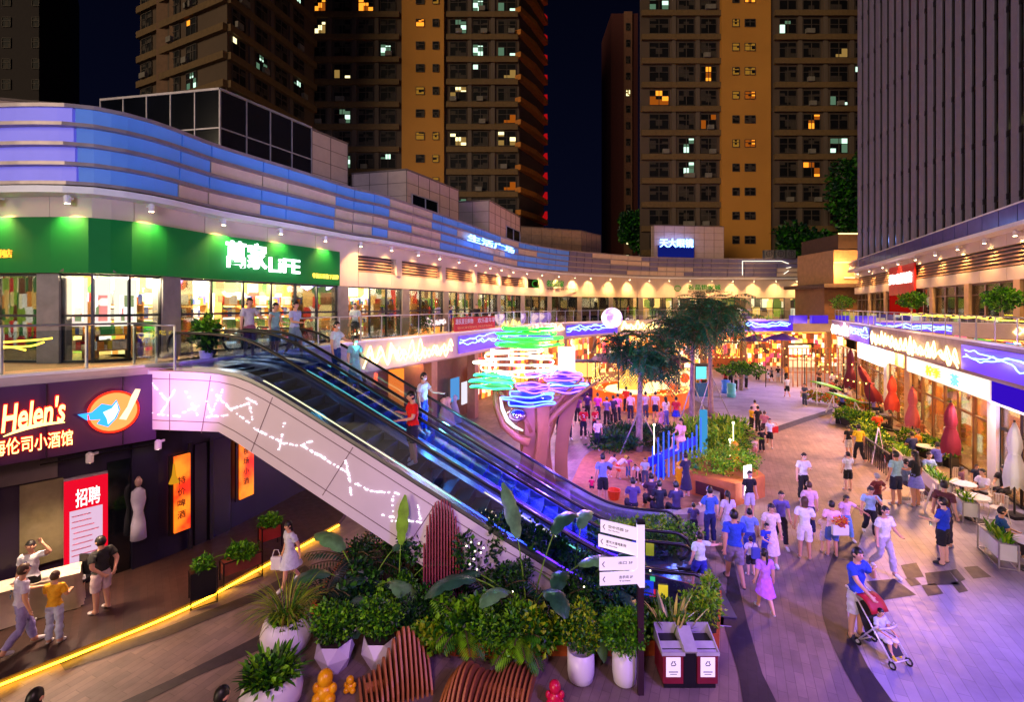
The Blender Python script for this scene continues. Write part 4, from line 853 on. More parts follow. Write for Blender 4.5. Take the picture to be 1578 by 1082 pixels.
for i, (u0, u1, z0, z1, w_) in enumerate([(270, 297, .75, 2.75, '特价啤酒'), (375, 399, .95, 3.0, '夜场小酒')]):
    r = thing('lit_banner', ['orange vertical light box banner nearest the black shop window', 'orange red vertical light box banner tucked under the escalator'][i], 'banner', tuple(EC.at(tE(u0), .3, z0)))
    o, A, B = flat('light_box', u0, u1, z0, z1, BAN, .22, r, .12); o, A, B = flat('frame', u0-1, u1+1, z0-.04, z1+.04, BLK, .27, r, .06)
    a3 = math.atan2(B.y-A.y, B.x-A.x)
    for k, ch in enumerate(w_): q = A.lerp(B, .32)+Vector((math.sin(a3), -math.cos(a3), 0))*.07; text(ch, .2, .2, mat('banner_ink', (90, 16, 8), .6), (q.x, q.y, z1-.75-k*.3), a3, 'character', r, .01, .01)
flat('doorway', 308, 366, .05, 2.9, mat('doorway_dark', (16, 12, 22), .2), .36, mall); flat('door_frame', 300, 306, .0, 3.0, DKMET, .3, mall); flat('door_frame', 334, 337, .0, 3.0, DKMET, .3, mall)
b = MB(); q0 = EC.at(tE(60), .3, 3.3); q1 = EC.at(tE(240), .2, 3.32); b.tube([q0, q1], .03, 6); b.tube([q0+Vector((0, 0, -.12)), q1+Vector((0, 0, -.12))], .02, 6); b.build('service_pipe', DKMET, mall)
for i, u in enumerate((131, 237)):
    q = EC.at(tE(u), -.05, 3.12); o = copy_tree(d0, q, 0, label=['dome spotlight under the purple sign board above the red poster', 'dome spotlight under the right end of the purple sign board'][i]); 
    if 'group' in o: del o['group']
lamp('under_sign_lamp', 'SPOT', EC.at(tE(60), -.6, 3.3), EC.at(tE(60), -1.2, 0), 260, (1, .7, .45), .1, 120, 1)
lamp('under_sign_lamp', 'SPOT', EC.at(tE(140), -.6, 3.3), EC.at(tE(140), -1.6, 0), 130, (1, .62, .42), .1, 110, 1)
# white gown on a stand inside the black window
gw_ = thing('mannequin', 'white gown on a stand inside the black ground floor window', 'mannequin', tuple(EC.at(tE(217), .3, .9)))
q = EC.at(tE(217), .28); b = MB(); b.lathe([(.03, .9), (.17, .92), (.15, 1.3), (.1, 1.6), (.16, 1.9), (.14, 2.1), (.04, 2.2)], (q.x, q.y, 0), 14); b.build('gown', mat('gown_white', (170, 165, 185), .6), gw_, True)
b = MB(); b.lathe([(.03, 2.2), (.07, 2.27), (.08, 2.36), (.03, 2.46)], (q.x, q.y, 0), 12); b.build('head', mat('mannequin_skin', (150, 120, 110), .5), gw_, True)
b = MB(); b.lathe([(.12, 2.1), (.05, 2.3), (.02, 2.6)], (q.x+.5, q.y+.55, 0), 12); b.build('pendant_shade', glow('pendant_yellow', (220, 150, 30), .8), gw_)
# timber terrace with yellow light line
dl = gp([(-60, 1085), (0, 1060), (130, 1008), (290, 940), (400, 880), (470, 842), (522, 812)]); dl = spline(dl, .4)
dk = MB(); dk.prism(dl+[(-5.4, 20), (-9, 20), (-13, 12), (-16, 8)], .0, .14); struct(dk.build('terrace_deck', DECKM))
b = MB(); b.tube([(x+.02, y-.03, .06) for x, y in dl], .022, 6); ll = b.build('light_line', glow('led_yellow', (255, 176, 30), 16)); tag(ll, 'yellow LED line along the curved edge of the dark timber terrace', 'light strip')
# ================================================================ fascia neon
NW, NBl, REFY = glow('neon_warm', (255, 214, 120), 6.5), glow('neon_blue', (130, 190, 255), 5), glow('reflection_yellow', (255, 200, 60), 6)
VP = mat('panel_violet_lit', (60, 30, 190), .4, em=(60, 20, 220), es=.45, var=0)  # violet LED light on the fascia put into panel colour and glow
def neon(lab, pf, t0, t1, m, seed, za, zb, back=None, nl=3, wav=1.0, r=.022):
    rr = random.Random(seed); root = thing('neon_mountain_light', lab, 'neon light', tuple(pf(t0, za)), 'mountain shaped neon lights on the fascia')
    if back: b = MB(); n = max(2, int((t1-t0)/1.0)); pts = [pf(t0+(t1-t0)*k/n, 0) for k in range(n+1)]; [b.quad((p[0], p[1], za-.15), (q[0], q[1], za-.15), (q[0], q[1], zb+.05), (p[0], p[1], zb+.05)) for p, q in zip(pts, pts[1:])]; b.build('backing_panel', back, root)
    for L_ in range(nl):
        t = t0; pts = []; hi = False
        while t < t1:
            z = za+(zb-za)*(rr.uniform(.45, 1) if hi else rr.uniform(0, .35))*(1-.18*L_)
            if wav < 1: z = za+(zb-za)*(.25+.2*L_+.4*rr.random())
            pts.append((t, z)); hi = not hi; t += rr.uniform(.22, .5)*(1 if wav >= 1 else 1.4)
        fine = []
        for (ta, z_a), (tb_, z_b) in zip(pts, pts[1:]):
            for k in range(3): f = k/3; g = f*f*(3-2*f); fine.append((ta+(tb_-ta)*f, z_a+(z_b-z_a)*g))
        b = MB(); b.tube([tuple(Vector(pf(t, z, -.05-.03*L_))) for t, z in fine], r, 5); b.build('neon_tube', m, root, True)
    return root
ef = lambda t, z, o=0: EC.at(t, -.12+o, z); rf_ = lambda y, z, o=0: Vector((*ER(y, -.12+o), z))
def cp(lab, u0, u1, *a, **k): return neon(lab, ef, tE(u0), tE(u1), *a, **k)
cp('warm white neon mountains on the left fascia beside the far escalator', 553, 697, NW, 1, 4.1, 5.15, nl=3, r=.03)
cp('blue neon ridge on violet lit panel left of the light tree', 703, 850, NBl, 2, 4.25, 5.0, back=VP, wav=.5)
cp('small warm neon peaks on the fascia just right of the light tree crown', 808, 868, NW, 3, 4.5, 5.3, r=.03)
cp('blue neon ridge on violet lit panel left of the moon globe', 870, 950, NBl, 4, 4.3, 5.0, back=VP, wav=.5, r=.03)
cp('warm neon peaks between the moon globe and the palm crowns', 955, 1012, NW, 5, 4.3, 5.3, r=.04)
cp('warm neon peaks glimpsed among the palm crowns', 1018, 1060, NW, 6, 4.3, 5.2, r=.04)
cp('blue neon ridge on violet lit panel at the rear right of the gallery', 1110, 1220, NBl, 7, 4.2, 5.0, back=VP, wav=.5, r=.04)
def yr(u): return hit(ER(10), ER(40), u)[1]
def rp_(lab, u0, u1, *a, **k): return neon(lab, rf_, yr(u1), yr(u0), *a, **k)
rp_('dense pinkish white neon peaks at the far end of the right fascia', 1284, 1310, glow('neon_pinkwhite', (255, 225, 225), 6), 8, 4.3, 5.3, r=.05)
rp_('blue white neon ridge on violet lit panel, far half of right fascia', 1312, 1342, NBl, 9, 4.3, 5.2, back=VP, wav=.5, r=.03)
rp_('large warm neon mountains on the right fascia over the cafe umbrellas', 1345, 1484, NW, 10, 4.25, 5.2, r=.028)
rp_('blue neon ridge on violet lit panel at the right edge of the picture', 1486, 1640, NBl, 11, 4.4, 5.15, back=VP, wav=.5, r=.02)
for lab, pf__, a_, b_, z0_, z1_ in (('yellow wavy tubes added for neon reflections in the glass balustrade of the right wing', lambda y, z, o=0: Vector((*ER(y, .3+o), z)), 9, 27, 6.0, 6.32), ('yellow wavy tubes added for neon reflections in the glass balustrade over the purple bar sign', lambda t, z, o=0: EC.at(t, .3-o, z), 2.5, tE(95), 5.55, 6.0)): neon(lab, pf__, a_, b_, REFY, 17, z0_, z1_, nl=3, wav=.6, r=.02)  # glowing tubes added in place of neon reflections in the glass
for u, c_, e in ((620, (1, .75, .4), 26), (770, (.3, .3, 1), 30), (1170, (.3, .2, 1), 50)): lamp('neon_lamp', 'POINT', EC.at(tE(u), -.9, 4.6), None, e, c_, .1)
for y, c_, e in ((24, (1, .7, .35), 30), (17, (.3, .25, 1), 26), (40, (.7, .4, 1), 60)): lamp('neon_lamp', 'POINT', (*ER(y, -.9), 4.7), None, e, c_, .1)
for i, (u, v0, v1) in enumerate([(1230, 484, 500), (1262, 486, 502)]):
    p = G(u, 471+F*1.6/48, 5.1); b = MB(); b.box(((u-789)/F*46, 46, 5.4), (1.5, .4, .75)); b.box(((u-789)/F*46, 45.75, 5.4), (1.3, .1, .6)); tag(b.build('violet_box', mat('violet_box', (50, 30, 170), .4, em=(60, 30, 200), es=.4, var=0)), ['violet lit box on the rear corner of the gallery', 'violet box at the far end of the right balustrade'][i], 'light box')
# banner on the railing
rb_ = thing('red_banner', 'red cloth banner with white characters tied to the curved gallery rail', 'banner', tuple(EC.at(tE(730), -.05, 5.3))); b = MB(); b.wall(EC.seg(tE(698), tE(762), -.02, .4), 5.3, 6.05, .02); b.build('cloth', mat('banner_red', (190, 30, 26), .7), rb_)
a, Wd, an_ = on_curve(EC, 700, 727, 5.68, -.06); text('惠民夏日购物', Wd, .3, WHITE, a, an_, 'lettering', rb_, .01); a, Wd, an_ = on_curve(EC, 734, 760, 5.68, -.06); text('欢乐嘉年华', Wd, .3, WHITE, a, an_, 'lettering', rb_, .01)
a, Wd, an_ = on_curve(EC, 703, 757, 5.42, -.06); text('SHOPPING FESTIVAL', Wd, .12, mat('banner_gold', (230, 160, 90), .6), a, an_, 'lettering', rb_, .01)
# moon globe
mm_ = bpy.data.materials.new('moon'); mm_.use_nodes = True; n_ = mm_.node_tree.nodes; l_ = mm_.node_tree.links; b_ = n_['Principled BSDF']; gg = n_.new('ShaderNodeNewGeometry'); tn = n_.new('ShaderNodeTexNoise'); tn.inputs['Scale'].default_value = 1.1; tn.inputs['Detail'].default_value = 5
l_.new(gg.outputs['Position'], tn.inputs[0]); rp = n_.new('ShaderNodeValToRGB'); rp.color_ramp.elements[0].position = .44; rp.color_ramp.elements[0].color = lin((140, 110, 190))+(1,); rp.color_ramp.elements[1].position = .56; rp.color_ramp.elements[1].color = lin((255, 225, 235))+(1,)
l_.new(tn.outputs[0], rp.inputs[0]); l_.new(rp.outputs[0], b_.inputs['Emission Color']); l_.new(rp.outputs[0], b_.inputs['Base Color']); b_.inputs['Emission Strength'].default_value = .95
b = MB(); b.ball(P(943, 490, 40), .85, 28); mo = b.build('moon_globe', mm_, None, True); tag(mo, 'large glowing moon globe hanging at the rear gallery edge', 'globe lamp')
b = MB(); b.tube([(P(943, 490, 40)[0], 40, 6.5), (P(943, 490, 40)[0]+.5, 42.5, 6.9)], .02, 4); b.build('cable', DKMET, mo)
# small red bar sign further along
s2 = thing('small_red_sign', 'small red sign with glowing characters on the brown wall behind the escalators', 'sign', tuple(EC.at(tE(590), 1.2, 3.2)))
A = EC.at(tE(566), 1.25); B = EC.at(tE(614), 1.25); b = MB(); b.wall([(A.x, A.y), (B.x, B.y)], 2.95, 3.75, .1); b.build('panel', mat('panel_maroon', (120, 24, 20), .5), s2)
text('小酒馆', (B-A).length*.7, .55, glow('neon_redorange', (255, 90, 50), 3), (A.x+(B.x-A.x)*.25+.05, A.y+(B.y-A.y)*.25-.06, 3.08), math.atan2(B.y-A.y, B.x-A.x), 'characters', s2, .04, .02)
# lit doorway arch, gowns
b = MB(); A = EC.at(tE(640), 1.2, 0); b.box((A.x, A.y, 2.0), (.9, .2, 3.2), EC.ang(tE(640))); tag(b.build('lit_doorway', glow('door_glow', (255, 120, 40), 1.6)), 'orange glowing doorway behind the white shirted man on the escalator', 'doorway')
for i, (u, c_) in enumerate([(684, (200, 180, 175)), (690, (210, 190, 180)), (700, (150, 165, 200))]):
    q = Vector(hit(EC.at(tE(u), .9), EC.at(tE(u)+.6, .9), u)); r = thing('gown_on_stand', ['long beige gown on a stand by the brown wall, left of the pair', 'pale cream gown on a stand beside the beige one', 'blue grey gown standing before the dark shop window'][i], 'gown', (q.x, q.y, 0)); b = MB(); b.lathe([(.42, .05), (.34, .5), (.2, 1.0), (.13, 1.2), (.2, 1.5), (.06, 1.62)], (q.x, q.y, 0), 14); b.build('gown', mat('gown_%d' % i, c_, .7), r, True); b = MB(); b.tube([(q.x, q.y, 0), (q.x, q.y, 1.85)], .02, 6); b.build('stand', DKMET, r)
for i, (u, zc) in enumerate([(722, 1.9), (738, 1.5), (752, 2.2)]):
    q = EC.at(tE(u), .9); b = MB(); b.box((q.x, q.y, zc), (.9, .08, 1.3), EC.ang(tE(u))); tag(b.build('shop_poster', [glow('pp1', (90, 160, 230), .8), glow('pp2', (240, 235, 250), .9), glow('pp3', (250, 110, 40), .9)][i]), ['blue lit poster in the dark shop window left of the light tree', 'white lit notice left of the light tree trunk', 'orange lit poster behind the light tree branches'][i], 'poster')
# ================================================================ light tree
LTX, LTY = 1.0, 18.0
lt = thing('light_tree', 'big light tree of twisted brown trunk boards and glowing green, white, blue and violet rings', 'light sculpture', (LTX, LTY, 0))
BRD = mat('trunk_board', (150, 104, 56), .55, var=.15, vs=1.5)
def board(path, wd, dirv, th=.05):
    b = MB(); L_, Rr = [], []
    for (x, y, z), w_ in zip(path, wd): L_.append(Vector((x-dirv[0]*w_, y-dirv[1]*w_, z))); Rr.append(Vector((x+dirv[0]*w_, y+dirv[1]*w_, z)))
    b.slab(L_+Rr[::-1], (-dirv[1]*th, dirv[0]*th, 0)); return b
def sw(x0, x1, x2, y, n=10, z1=3.3):
    out = []
    for i in range(n+1): t = i/n; out.append((LTX+(1-t)**2*x0+2*t*(1-t)*x1+t*t*x2, LTY+y, t*z1))
    return out
for k, (x0, x1, x2, y, w0, w1, w2, dv) in enumerate([(-.6, -.1, -.35, 0, .42, .18, .3, (1, .1)), (-.15, .3, .1, -.25, .34, .16, .3, (.9, .4)), (.35, -.1, .5, .2, .3, .22, .35, (1, -.2)), (-.3, .35, .8, .35, .3, .2, .25, (.8, .6)), (.9, .75, 1.3, .5, .25, .22, .3, (1, 0)), (.1, .1, -.1, .5, .4, .3, .35, (.6, .8)), (-.55, -.35, -.9, .2, .18, .16, .2, (1, -.5))]):
    pth = sw(x0, x1, x2, y); wd = [w0*(1-t)**2+2*t*(1-t)*w1+t*t*w2 for t in [i/10 for i in range(11)]]; board(pth, wd, dv, .09).build('trunk_board', BRD, lt)
for k, (x2, z2) in enumerate([(-1.55, 3.6), (-1.1, 4.0), (.3, 3.7), (1.6, 4.0), (2.1, 3.9), (-.3, 4.6)]):
    b = MB(); pts = [(LTX+(-.3+.12*k)*(1-t)+x2*t, LTY+.1+.2*(k % 2)-.3*t, 2.0+(z2-2.0)*(t**.7)) for t in [i/8 for i in range(9)]]; b.tube(pts, [.13*(1-.6*i/8) for i in range(9)], 7); b.build('branch', BRD, lt, True)
b = MB(); b.tube([P(x, y, LTY-.35) for x, y in ((762, 596), (764, 626), (776, 656), (796, 674), (815, 682))], [.06, .12, .15, .15, .2], 7); b.build('branch', BRD, lt, True)
b = MB(); pts = [P(x, y, LTY-.5) for x, y in ((771, 612), (774, 630), (782, 648), (793, 658), (806, 664))]; b.tube(pts, [.04, .07, .08, .06, .03], 6); b.build('white_hoop', glow('hoop_white', (240, 225, 255), 1.6), lt, True)
b = MB(); b.ball(P(796, 640, LTY-.2), .36, 20, sc3=(1.1, .8, .7)); b.build('silver_dome', mat('silver', (200, 180, 215), .12, .95, var=.02), lt, True)
cen = {'g': glow('ring_green', (50, 255, 60), 4.6), 'w': glow('ring_white', (240, 255, 225), 5), 't': glow('ring_teal', (60, 255, 170), 4.2), 'b': glow('ring_blue', (90, 130, 255), 5), 'v': glow('ring_violet', (160, 90, 255), 5)}
dsc = {'g': mat('ring_fill_green', (20, 200, 40), .3, em=(20, 200, 40), es=.25, var=0), 'w': mat('ring_fill_white', (200, 220, 190), .3, em=(190, 230, 170), es=.22, var=0), 't': mat('ring_fill_teal', (20, 150, 80), .3, em=(10, 160, 80), es=.35, var=0), 'b': mat('ring_fill_blue', (30, 30, 200), .3, em=(20, 30, 220), es=.4, var=0), 'v': mat('disc_violet', (50, 20, 190), .3, em=(50, 10, 210), es=.45, var=0)}
LR = [(812, 506, 40, 'g', 0), (812, 513, 46, 'g', 0), (816, 522, 50, 'g', 0), (818, 531, 52, 'g', 0), (796, 541, 40, 'w', .1), (797, 549, 52, 'w', .1), (792, 558, 62, 'w', .1), (798, 567, 60, 'w', .1), (808, 575, 44, 'w', .1),
      (760, 577, 30, 't', -.5), (758, 586, 35, 't', -.5), (757, 595, 32, 't', -.5), (828, 577, 20, 'v', -.3), (822, 594, 26, 'v', -.5), (822, 601, 24, 'v', -.5), (818, 607, 34, 'b', -.7), (812, 614, 40, 'b', -.7), (818, 621, 36, 'b', -.7), (872, 576, 24, 'v', .4), (870, 584, 30, 'v', .4), (874, 592, 32, 'b', .4), (872, 600, 30, 'v', .4), (875, 592, 30, 'v', 1.0), (862, 574, 26, 'b', 1.2)]
rr = random.Random(8)
for (cu, cv, hw, k, dy) in LR:
    d = LTY+dy; c0 = Vector(P(cu, cv, d)); r0 = hw/F*d; ph = rr.random()*6; n = 40
    pts = [c0+Vector((r0*(1+.05*math.sin(3*a+ph))*math.cos(a), r0*.72*(1+.06*math.sin(2*a+ph))*math.sin(a), .035*math.sin(2*a+ph*2)+.02*math.sin(5*a))) for a in [6.283*i/n for i in range(n)]]
    b = MB(); b.tube(pts, .025, 5, closed=True); rg = b.build('light_ring', cen[k], lt, True)
    if k == 'w': continue
    b = MB(); b.slab([c0+(p-c0)*.94+Vector((0, 0, -.03)) for p in pts], (0, 0, -.02)); b.build('disc', dsc[k], rg)  # glowing plates added to fill in the light inside the rings
for u, v, e, c_ in ((815, 490, 30, (.3, 1, .3)), (795, 600, 40, (.9, 1, .8)), (870, 610, 60, (.4, .15, 1)), (815, 632, 60, (.25, .25, 1)), (760, 605, 25, (.2, 1, .5)), (840, 650, 260, (.25, .08, 1)), (800, 680, 130, (.4, .12, 1))): lamp('tree_fill', 'POINT', P(u, v, LTY-1.6), None, e*.45, c_, .1)  # unseen points added to throw ring colours and violet onto the trunk
bl = thing('square_lamp_sign', 'bright blank white square light box right of the light tree rings', 'light box', P(872, 575, 24)); b = MB(); b.box(P(873, 555, 24), (.8, .3, 1.3)); b.build('light_box', glow('blank_white', (255, 235, 245), 2.2), bl); q = P(873, 600, 24); b = MB(); b.tube([(q[0], 24, 0), (q[0], 24, 3.2)], .06, 8); b.build('post', DKMET, bl)
lamp('violet_lamp', 'POINT', (2.6, 20, 2.2), None, 260, (.35, .1, 1), .2); lamp('violet_lamp', 'POINT', (5.0, 26, 3.2), None, 360, (.6, .2, 1), .2)
# ================================================================ ribbed timber sculptures
RIB = mat('rib_timber', (176, 108, 62), .5, var=.12, vs=3); RIB2 = mat('rib_dark', (150, 70, 76), .5, var=.12, vs=3)
def ribbed(name, lab, c, ax, n, pitch, prof, m, th=.03):
    r = thing(name, lab, 'sculpture', c); a = Vector((math.cos(ax), math.sin(ax), 0)); p = Vector((-a.y, a.x, 0)); b = MB()
    for i in range(n):
        f = (i+.5)/n*2-1; o = Vector(c)+a*(i-(n-1)/2)*pitch-a*th/2; pl = [o+p*y+Vector((0, 0, max(0, z))) for y, z in prof(f)]
        if len(pl) > 2: b.slab(pl, a*th)
    b.build('rib_stack', m, r); bb = MB(); L_ = n*pitch*.8; bb.box((c[0], c[1], .12), (L_, .12, .1), ax); bb.build('spine', m, r); return r
def pr_tall(f):
    h = 2.35*(max(0, 1-abs(f+.1)**2.6))**.55; wv = .34*(1-.5*f*f)
    return [(wv*math.sin(t*math.pi*1.0)*(-1 if s < 0 else 1)*(.55+.45*(1-t)) if 0 else s*wv*(.75+.35*math.sin(math.pi*(t*.9+.15)))*(1 if t < .86 else max(0, 1-((t-.86)/.14)**2)**.5), h*t) for s, ts in ((-1, [i/12 for i in range(13)]), (1, [i/12 for i in range(12, -1, -1)])) for t in ts]
ribbed('ribbed_tall_sculpture', 'tall rounded ribbed timber sculpture rising from the plants before the escalator', (-1.5, 11.0, 0), R(8), 16, .064, pr_tall, RIB2)
def pr_hill(f):
    pk = .14+.74*math.exp(-((f-.3)/.62)**2); return [(-.42, 0)]+[(-.42+.84*i/14, pk*(math.sin(math.pi*(i+.5)/15)**.6)*(1-.15*math.sin(i*.5+f*2))) for i in range(15)]+[(.42, 0)]
ribbed('ribbed_hill_seat', 'orange brown ribbed timber seat shaped like a sharp hill, between white pots', G(608, 1060), R(22), 15, .082, pr_hill, RIB, .034)
def pr_sad(f):
    pk = .14+.46*math.exp(-((f+.55)/.35)**2)+.2*math.exp(-((f-.5)/.5)**2); sh = .25*math.sin(f*2.2); return [(-.5+sh, 0)]+[(-.5+sh+1.0*i/14, pk*(math.sin(math.pi*(i+.5)/15)**.5)) for i in range(15)]+[(.5+sh, 0)]
ribbed('ribbed_wave_seat', 'wide wavy ribbed timber seat at the bottom edge in front of the plant bed', G(755, 1072), R(-14), 18, .08, pr_sad, RIB, .034)
# ================================================================ sign post, bins, pots, toys
spx = G(987, 1070); sgp = thing('direction_signpost', 'dark pole with four white arrow boards pointing left', 'signpost', spx); x0, y0 = spx[0], spx[1]
b = MB(); b.box((x0, y0, 1.05), (.1, .08, 2.1)); b.build('pole', mat('pole_maroon', (50, 26, 40), .4), sgp)
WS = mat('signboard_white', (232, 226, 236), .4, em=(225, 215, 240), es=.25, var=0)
b = MB(); b.slab([(x0-.06, y0-.05, 2.95), (x0+.06, y0-.05, 2.95), (x0+.06, y0-.05, 1.86), (x0-.03, y0-.05, 1.86), (x0-.18, y0-.05, 2.1), (x0-.06, y0-.05, 2.2)], (0, .1, 0)); b.build('bracket', WS, sgp); b = MB(); b.box((x0, y0, 2.97), (.14, .12, .05)); b.build('cap', DKMET, sgp)
INK = mat('sign_ink', (70, 50, 70), .6)
for k, (zc, rz, wd, t1, t2) in enumerate([(2.77, R(-30), .66, '空中花园 2F', 'Sky Garden'), (2.50, R(-30), .70, '星光大道电影院', 'Star Avenue Cinema'), (2.27, R(2), .66, '出口 3F', ''), (2.03, R(5), .66, '洗手间 2F', 'Toilet')]):
    dx, dy = -math.cos(rz), -math.sin(rz); c_ = Vector((x0-.06+dx*wd/2, y0-.03+dy*wd/2, zc)); bo = MB(); bo.box(tuple(c_), (wd, .03, .215), rz); bd = bo.build('arrow_board', WS, sgp)
    fv_ = Vector((math.sin(rz), -math.cos(rz), 0))*.019; xd = Vector((math.cos(rz), math.sin(rz), 0)); l0 = c_-xd*wd/2+fv_
    ar = MB(); q = l0+xd*.05+Vector((0, 0, 0)); ar.bar(q, q+xd*.035+Vector((0, 0, .045)), .004, .012); ar.bar(q, q+xd*.035-Vector((0, 0, .045)), .004, .012); ar.build('arrow', INK, bd)
    s0 = l0+xd*(.15 if k < 2 else .33); text(t1, .36 if k < 2 else .24, .05, INK, (s0.x, s0.y, zc+.0), rz, 'lettering', bd, .004)
    if t2: text(t2, .2, .022, INK, (s0.x, s0.y, zc-.05), rz, 'lettering', bd, .004)
bn = G(1065, 1066); bx, by = bn[0], bn[1]+.28; tr = thing('recycling_bin', 'double maroon recycling bin with open grey hoods and white recycling labels', 'bin', (bx, by, 0)); MAR = mat('bin_maroon', (120, 22, 44), .4); z1 = .62
b = MB(); b.box((bx-.3, by, .36), (.36, .5, .52)); b.box((bx+.3, by, .36), (.36, .5, .52)); b.build('body', MAR, tr, bevel=.01); b = MB(); b.box((bx, by, .36), (.22, .46, .56)); b.box((bx, by, .06), (.9, .44, .1)); b.build('centre_column', BLK, tr)
for i, sx in enumerate((-.3, .3)):
    b = MB(); b.quad((bx+sx-.2, by-.27, .63), (bx+sx+.2, by-.27, .63), (bx+sx+.19, by-.05, .72), (bx+sx-.19, by-.05, .72))
    b.slab([(bx+sx-.2, by-.27, .6), (bx+sx-.2, by-.27, .66), (bx+sx-.2, by+.25, .86), (bx+sx-.2, by+.25, .6)], (.02, 0, 0)); b.slab([(bx+sx+.18, by-.27, .6), (bx+sx+.18, by-.27, .66), (bx+sx+.18, by+.25, .86), (bx+sx+.18, by+.25, .6)], (.02, 0, 0)); b.box((bx+sx, by+.24, .74), (.4, .02, .24)); b.box((bx+sx, by-.27, .64), (.4, .02, .06))
    b.build('hood', mat('hood_grey', (176, 172, 184), .4), tr); b = MB(); b.box((bx+sx, by+.02, .66), (.34, .42, .02)); b.build('opening', BLK, tr)
    b = MB(); b.box((bx+sx, by-.256, .4), (.25, .008, .34)); lb_ = b.build('label_plate', WS, tr); b = MB(); c_ = (bx+sx, by-.263, .46); tri = [(c_[0]+.06*math.cos(a), c_[1], c_[2]+.06*math.sin(a)) for a in (1.57, 3.66, 5.76)]
    for k in range(3): p0, p1 = Vector(tri[k]), Vector(tri[(k+1) % 3]); b.bar(p0.lerp(p1, .12), p0.lerp(p1, .8), .003, .014); b.bar(p0.lerp(p1, .8), p0.lerp(p1, .62)+Vector((.015, 0, .015)), .003, .01)
    b.bar((c_[0]-.08, c_[1], .32), (c_[0]+.08, c_[1], .32), .003, .015); b.bar((c_[0]-.06, c_[1], .28), (c_[0]+.06, c_[1], .28), .003, .01); b.build('recycling_mark', INK, lb_)
b = MB(); b.slab([(bx-.11, by-.3, .7), (bx+.11, by-.3, .7), (bx+.12, by+.12, .88), (bx-.12, by+.12, .88)], (0, .03, -.05)); b.build('ashtray_hood', mat('hood_grey'), tr)
POT = mat('pot_white', (228, 222, 236), .35, var=.03)
def roundpot(nm, lab, c, r, h): t = thing(nm, lab, 'plant pot', (c[0], c[1], 0)); b = MB(); b.lathe([(r*.45, 0), (r*.72, h*.1), (r*.95, h*.35), (r, h*.6), (r*.9, h*.85), (r*.78, h), (r*.7, h), (r*.68, h*.9), (.02, h*.88)], (c[0], c[1], 0), 32, sx=1, sy=1); b.build('pot', POT, t, True); b = MB(); b.lathe([(r*.72, h*.9), (.02, h*.93)], (c[0], c[1], 0), 20); b.build('soil', mat('soil', (40, 28, 22), .95), t); return t
def facetpot(lab, c, r, h):
    t = thing('faceted_pot', lab, 'plant pot', (c[0], c[1], 0)); b = MB(); n = 6; v = [(c[0]+rr_*math.cos(6.283*(i+o)/n), c[1]+rr_*math.sin(6.283*(i+o)/n), z) for rr_, z, o in ((r*.62, 0, 0), (r, h*.55, .5), (r*.86, h, 0)) for i in range(n)]
    f = [tuple(range(n))[::-1]]
    for L_ in (0, 1):
        for i in range(n):
            a, b1, c1, d1 = L_*n+i, L_*n+(i+1) % n, (L_+1)*n+(i) % n, (L_+1)*n+(i+1) % n
            if L_ == 0: f += [(a, b1, c1), (b1, d1, c1)]
            else: f += [(a, b1, d1), (a, d1, c1)]
    b.add(v, f); b.build('pot', POT, t); b = MB(); b.lathe([(r*.8, h*.96), (.02, h*.98)], (c[0], c[1], 0), 6); b.build('soil', mat('soil'), t); return t
def cylpot(lab, c, r, h): t = thing('cylinder_pot', lab, 'plant pot', (c[0], c[1], 0)); b = MB(); b.lathe([(r*.7, 0), (r*.9, .04), (r, h*.3), (r, h), (r*.88, h), (r*.88, h*.9), (.01, h*.9)], (c[0], c[1], 0), 28); b.build('pot', POT, t, True); return t
p1 = G(442, 1006); p2 = G(419, 1098); p3 = G(516, 1028); p4 = G(585, 1022); p5 = G(895, 1048); p6 = G(962, 1052)
POTS = [roundpot('round_pot', 'big white round pot of feathery grass, upper of the two round pots', p1, .47, .72), roundpot('round_pot', 'big white round pot of broad leaved plants at the bottom edge', p2, .48, .62), facetpot('white faceted pot left of the ribbed hill seat, fully in view', p3, .36, .52), facetpot('white faceted pot partly behind the ribbed hill seat', p4, .34, .5), cylpot('white cylinder pot left of the dark sign pole', p5, .24, .55), cylpot('taller white cylinder pot touching the dark sign pole', p6, .21, .65)]
YL = mat('toy_yellow', (240, 170, 10), .3, var=.03); PK = mat('toy_pink', (210, 20, 70), .3, var=.03)
def toy(lab, c, s, m):
    t = thing('rounded_toy_seat', lab, 'toy figure', (c[0], c[1], 0)); b = MB(); b.ball((c[0], c[1], .2*s), .2*s, 16, sc3=(1, 1, 1)); b.ball((c[0], c[1]-.02, .5*s), .16*s, 16, sc3=(1, 1, 1.1)); b.ball((c[0]-.13*s, c[1]-.12*s, .12*s), .12*s, 12); b.ball((c[0]+.13*s, c[1]-.12*s, .12*s), .12*s, 12); b.ball((c[0]-.18*s, c[1]-.05*s, .3*s), .08*s, 10, sc3=(1, 1, 1.4)); b.ball((c[0]+.18*s, c[1]-.05*s, .3*s), .08*s, 10, sc3=(1, 1, 1.4)); b.build('body', m, t, True)
toy('glossy yellow rounded figure left of the ribbed hill seat', G(502, 1080), .8, YL); toy('small yellow rounded figure right of the larger yellow one', G(540, 1066), .42, YL); toy('crimson rounded figure at the bottom edge left of the white cylinder pot', G(855, 1086), .62, PK)
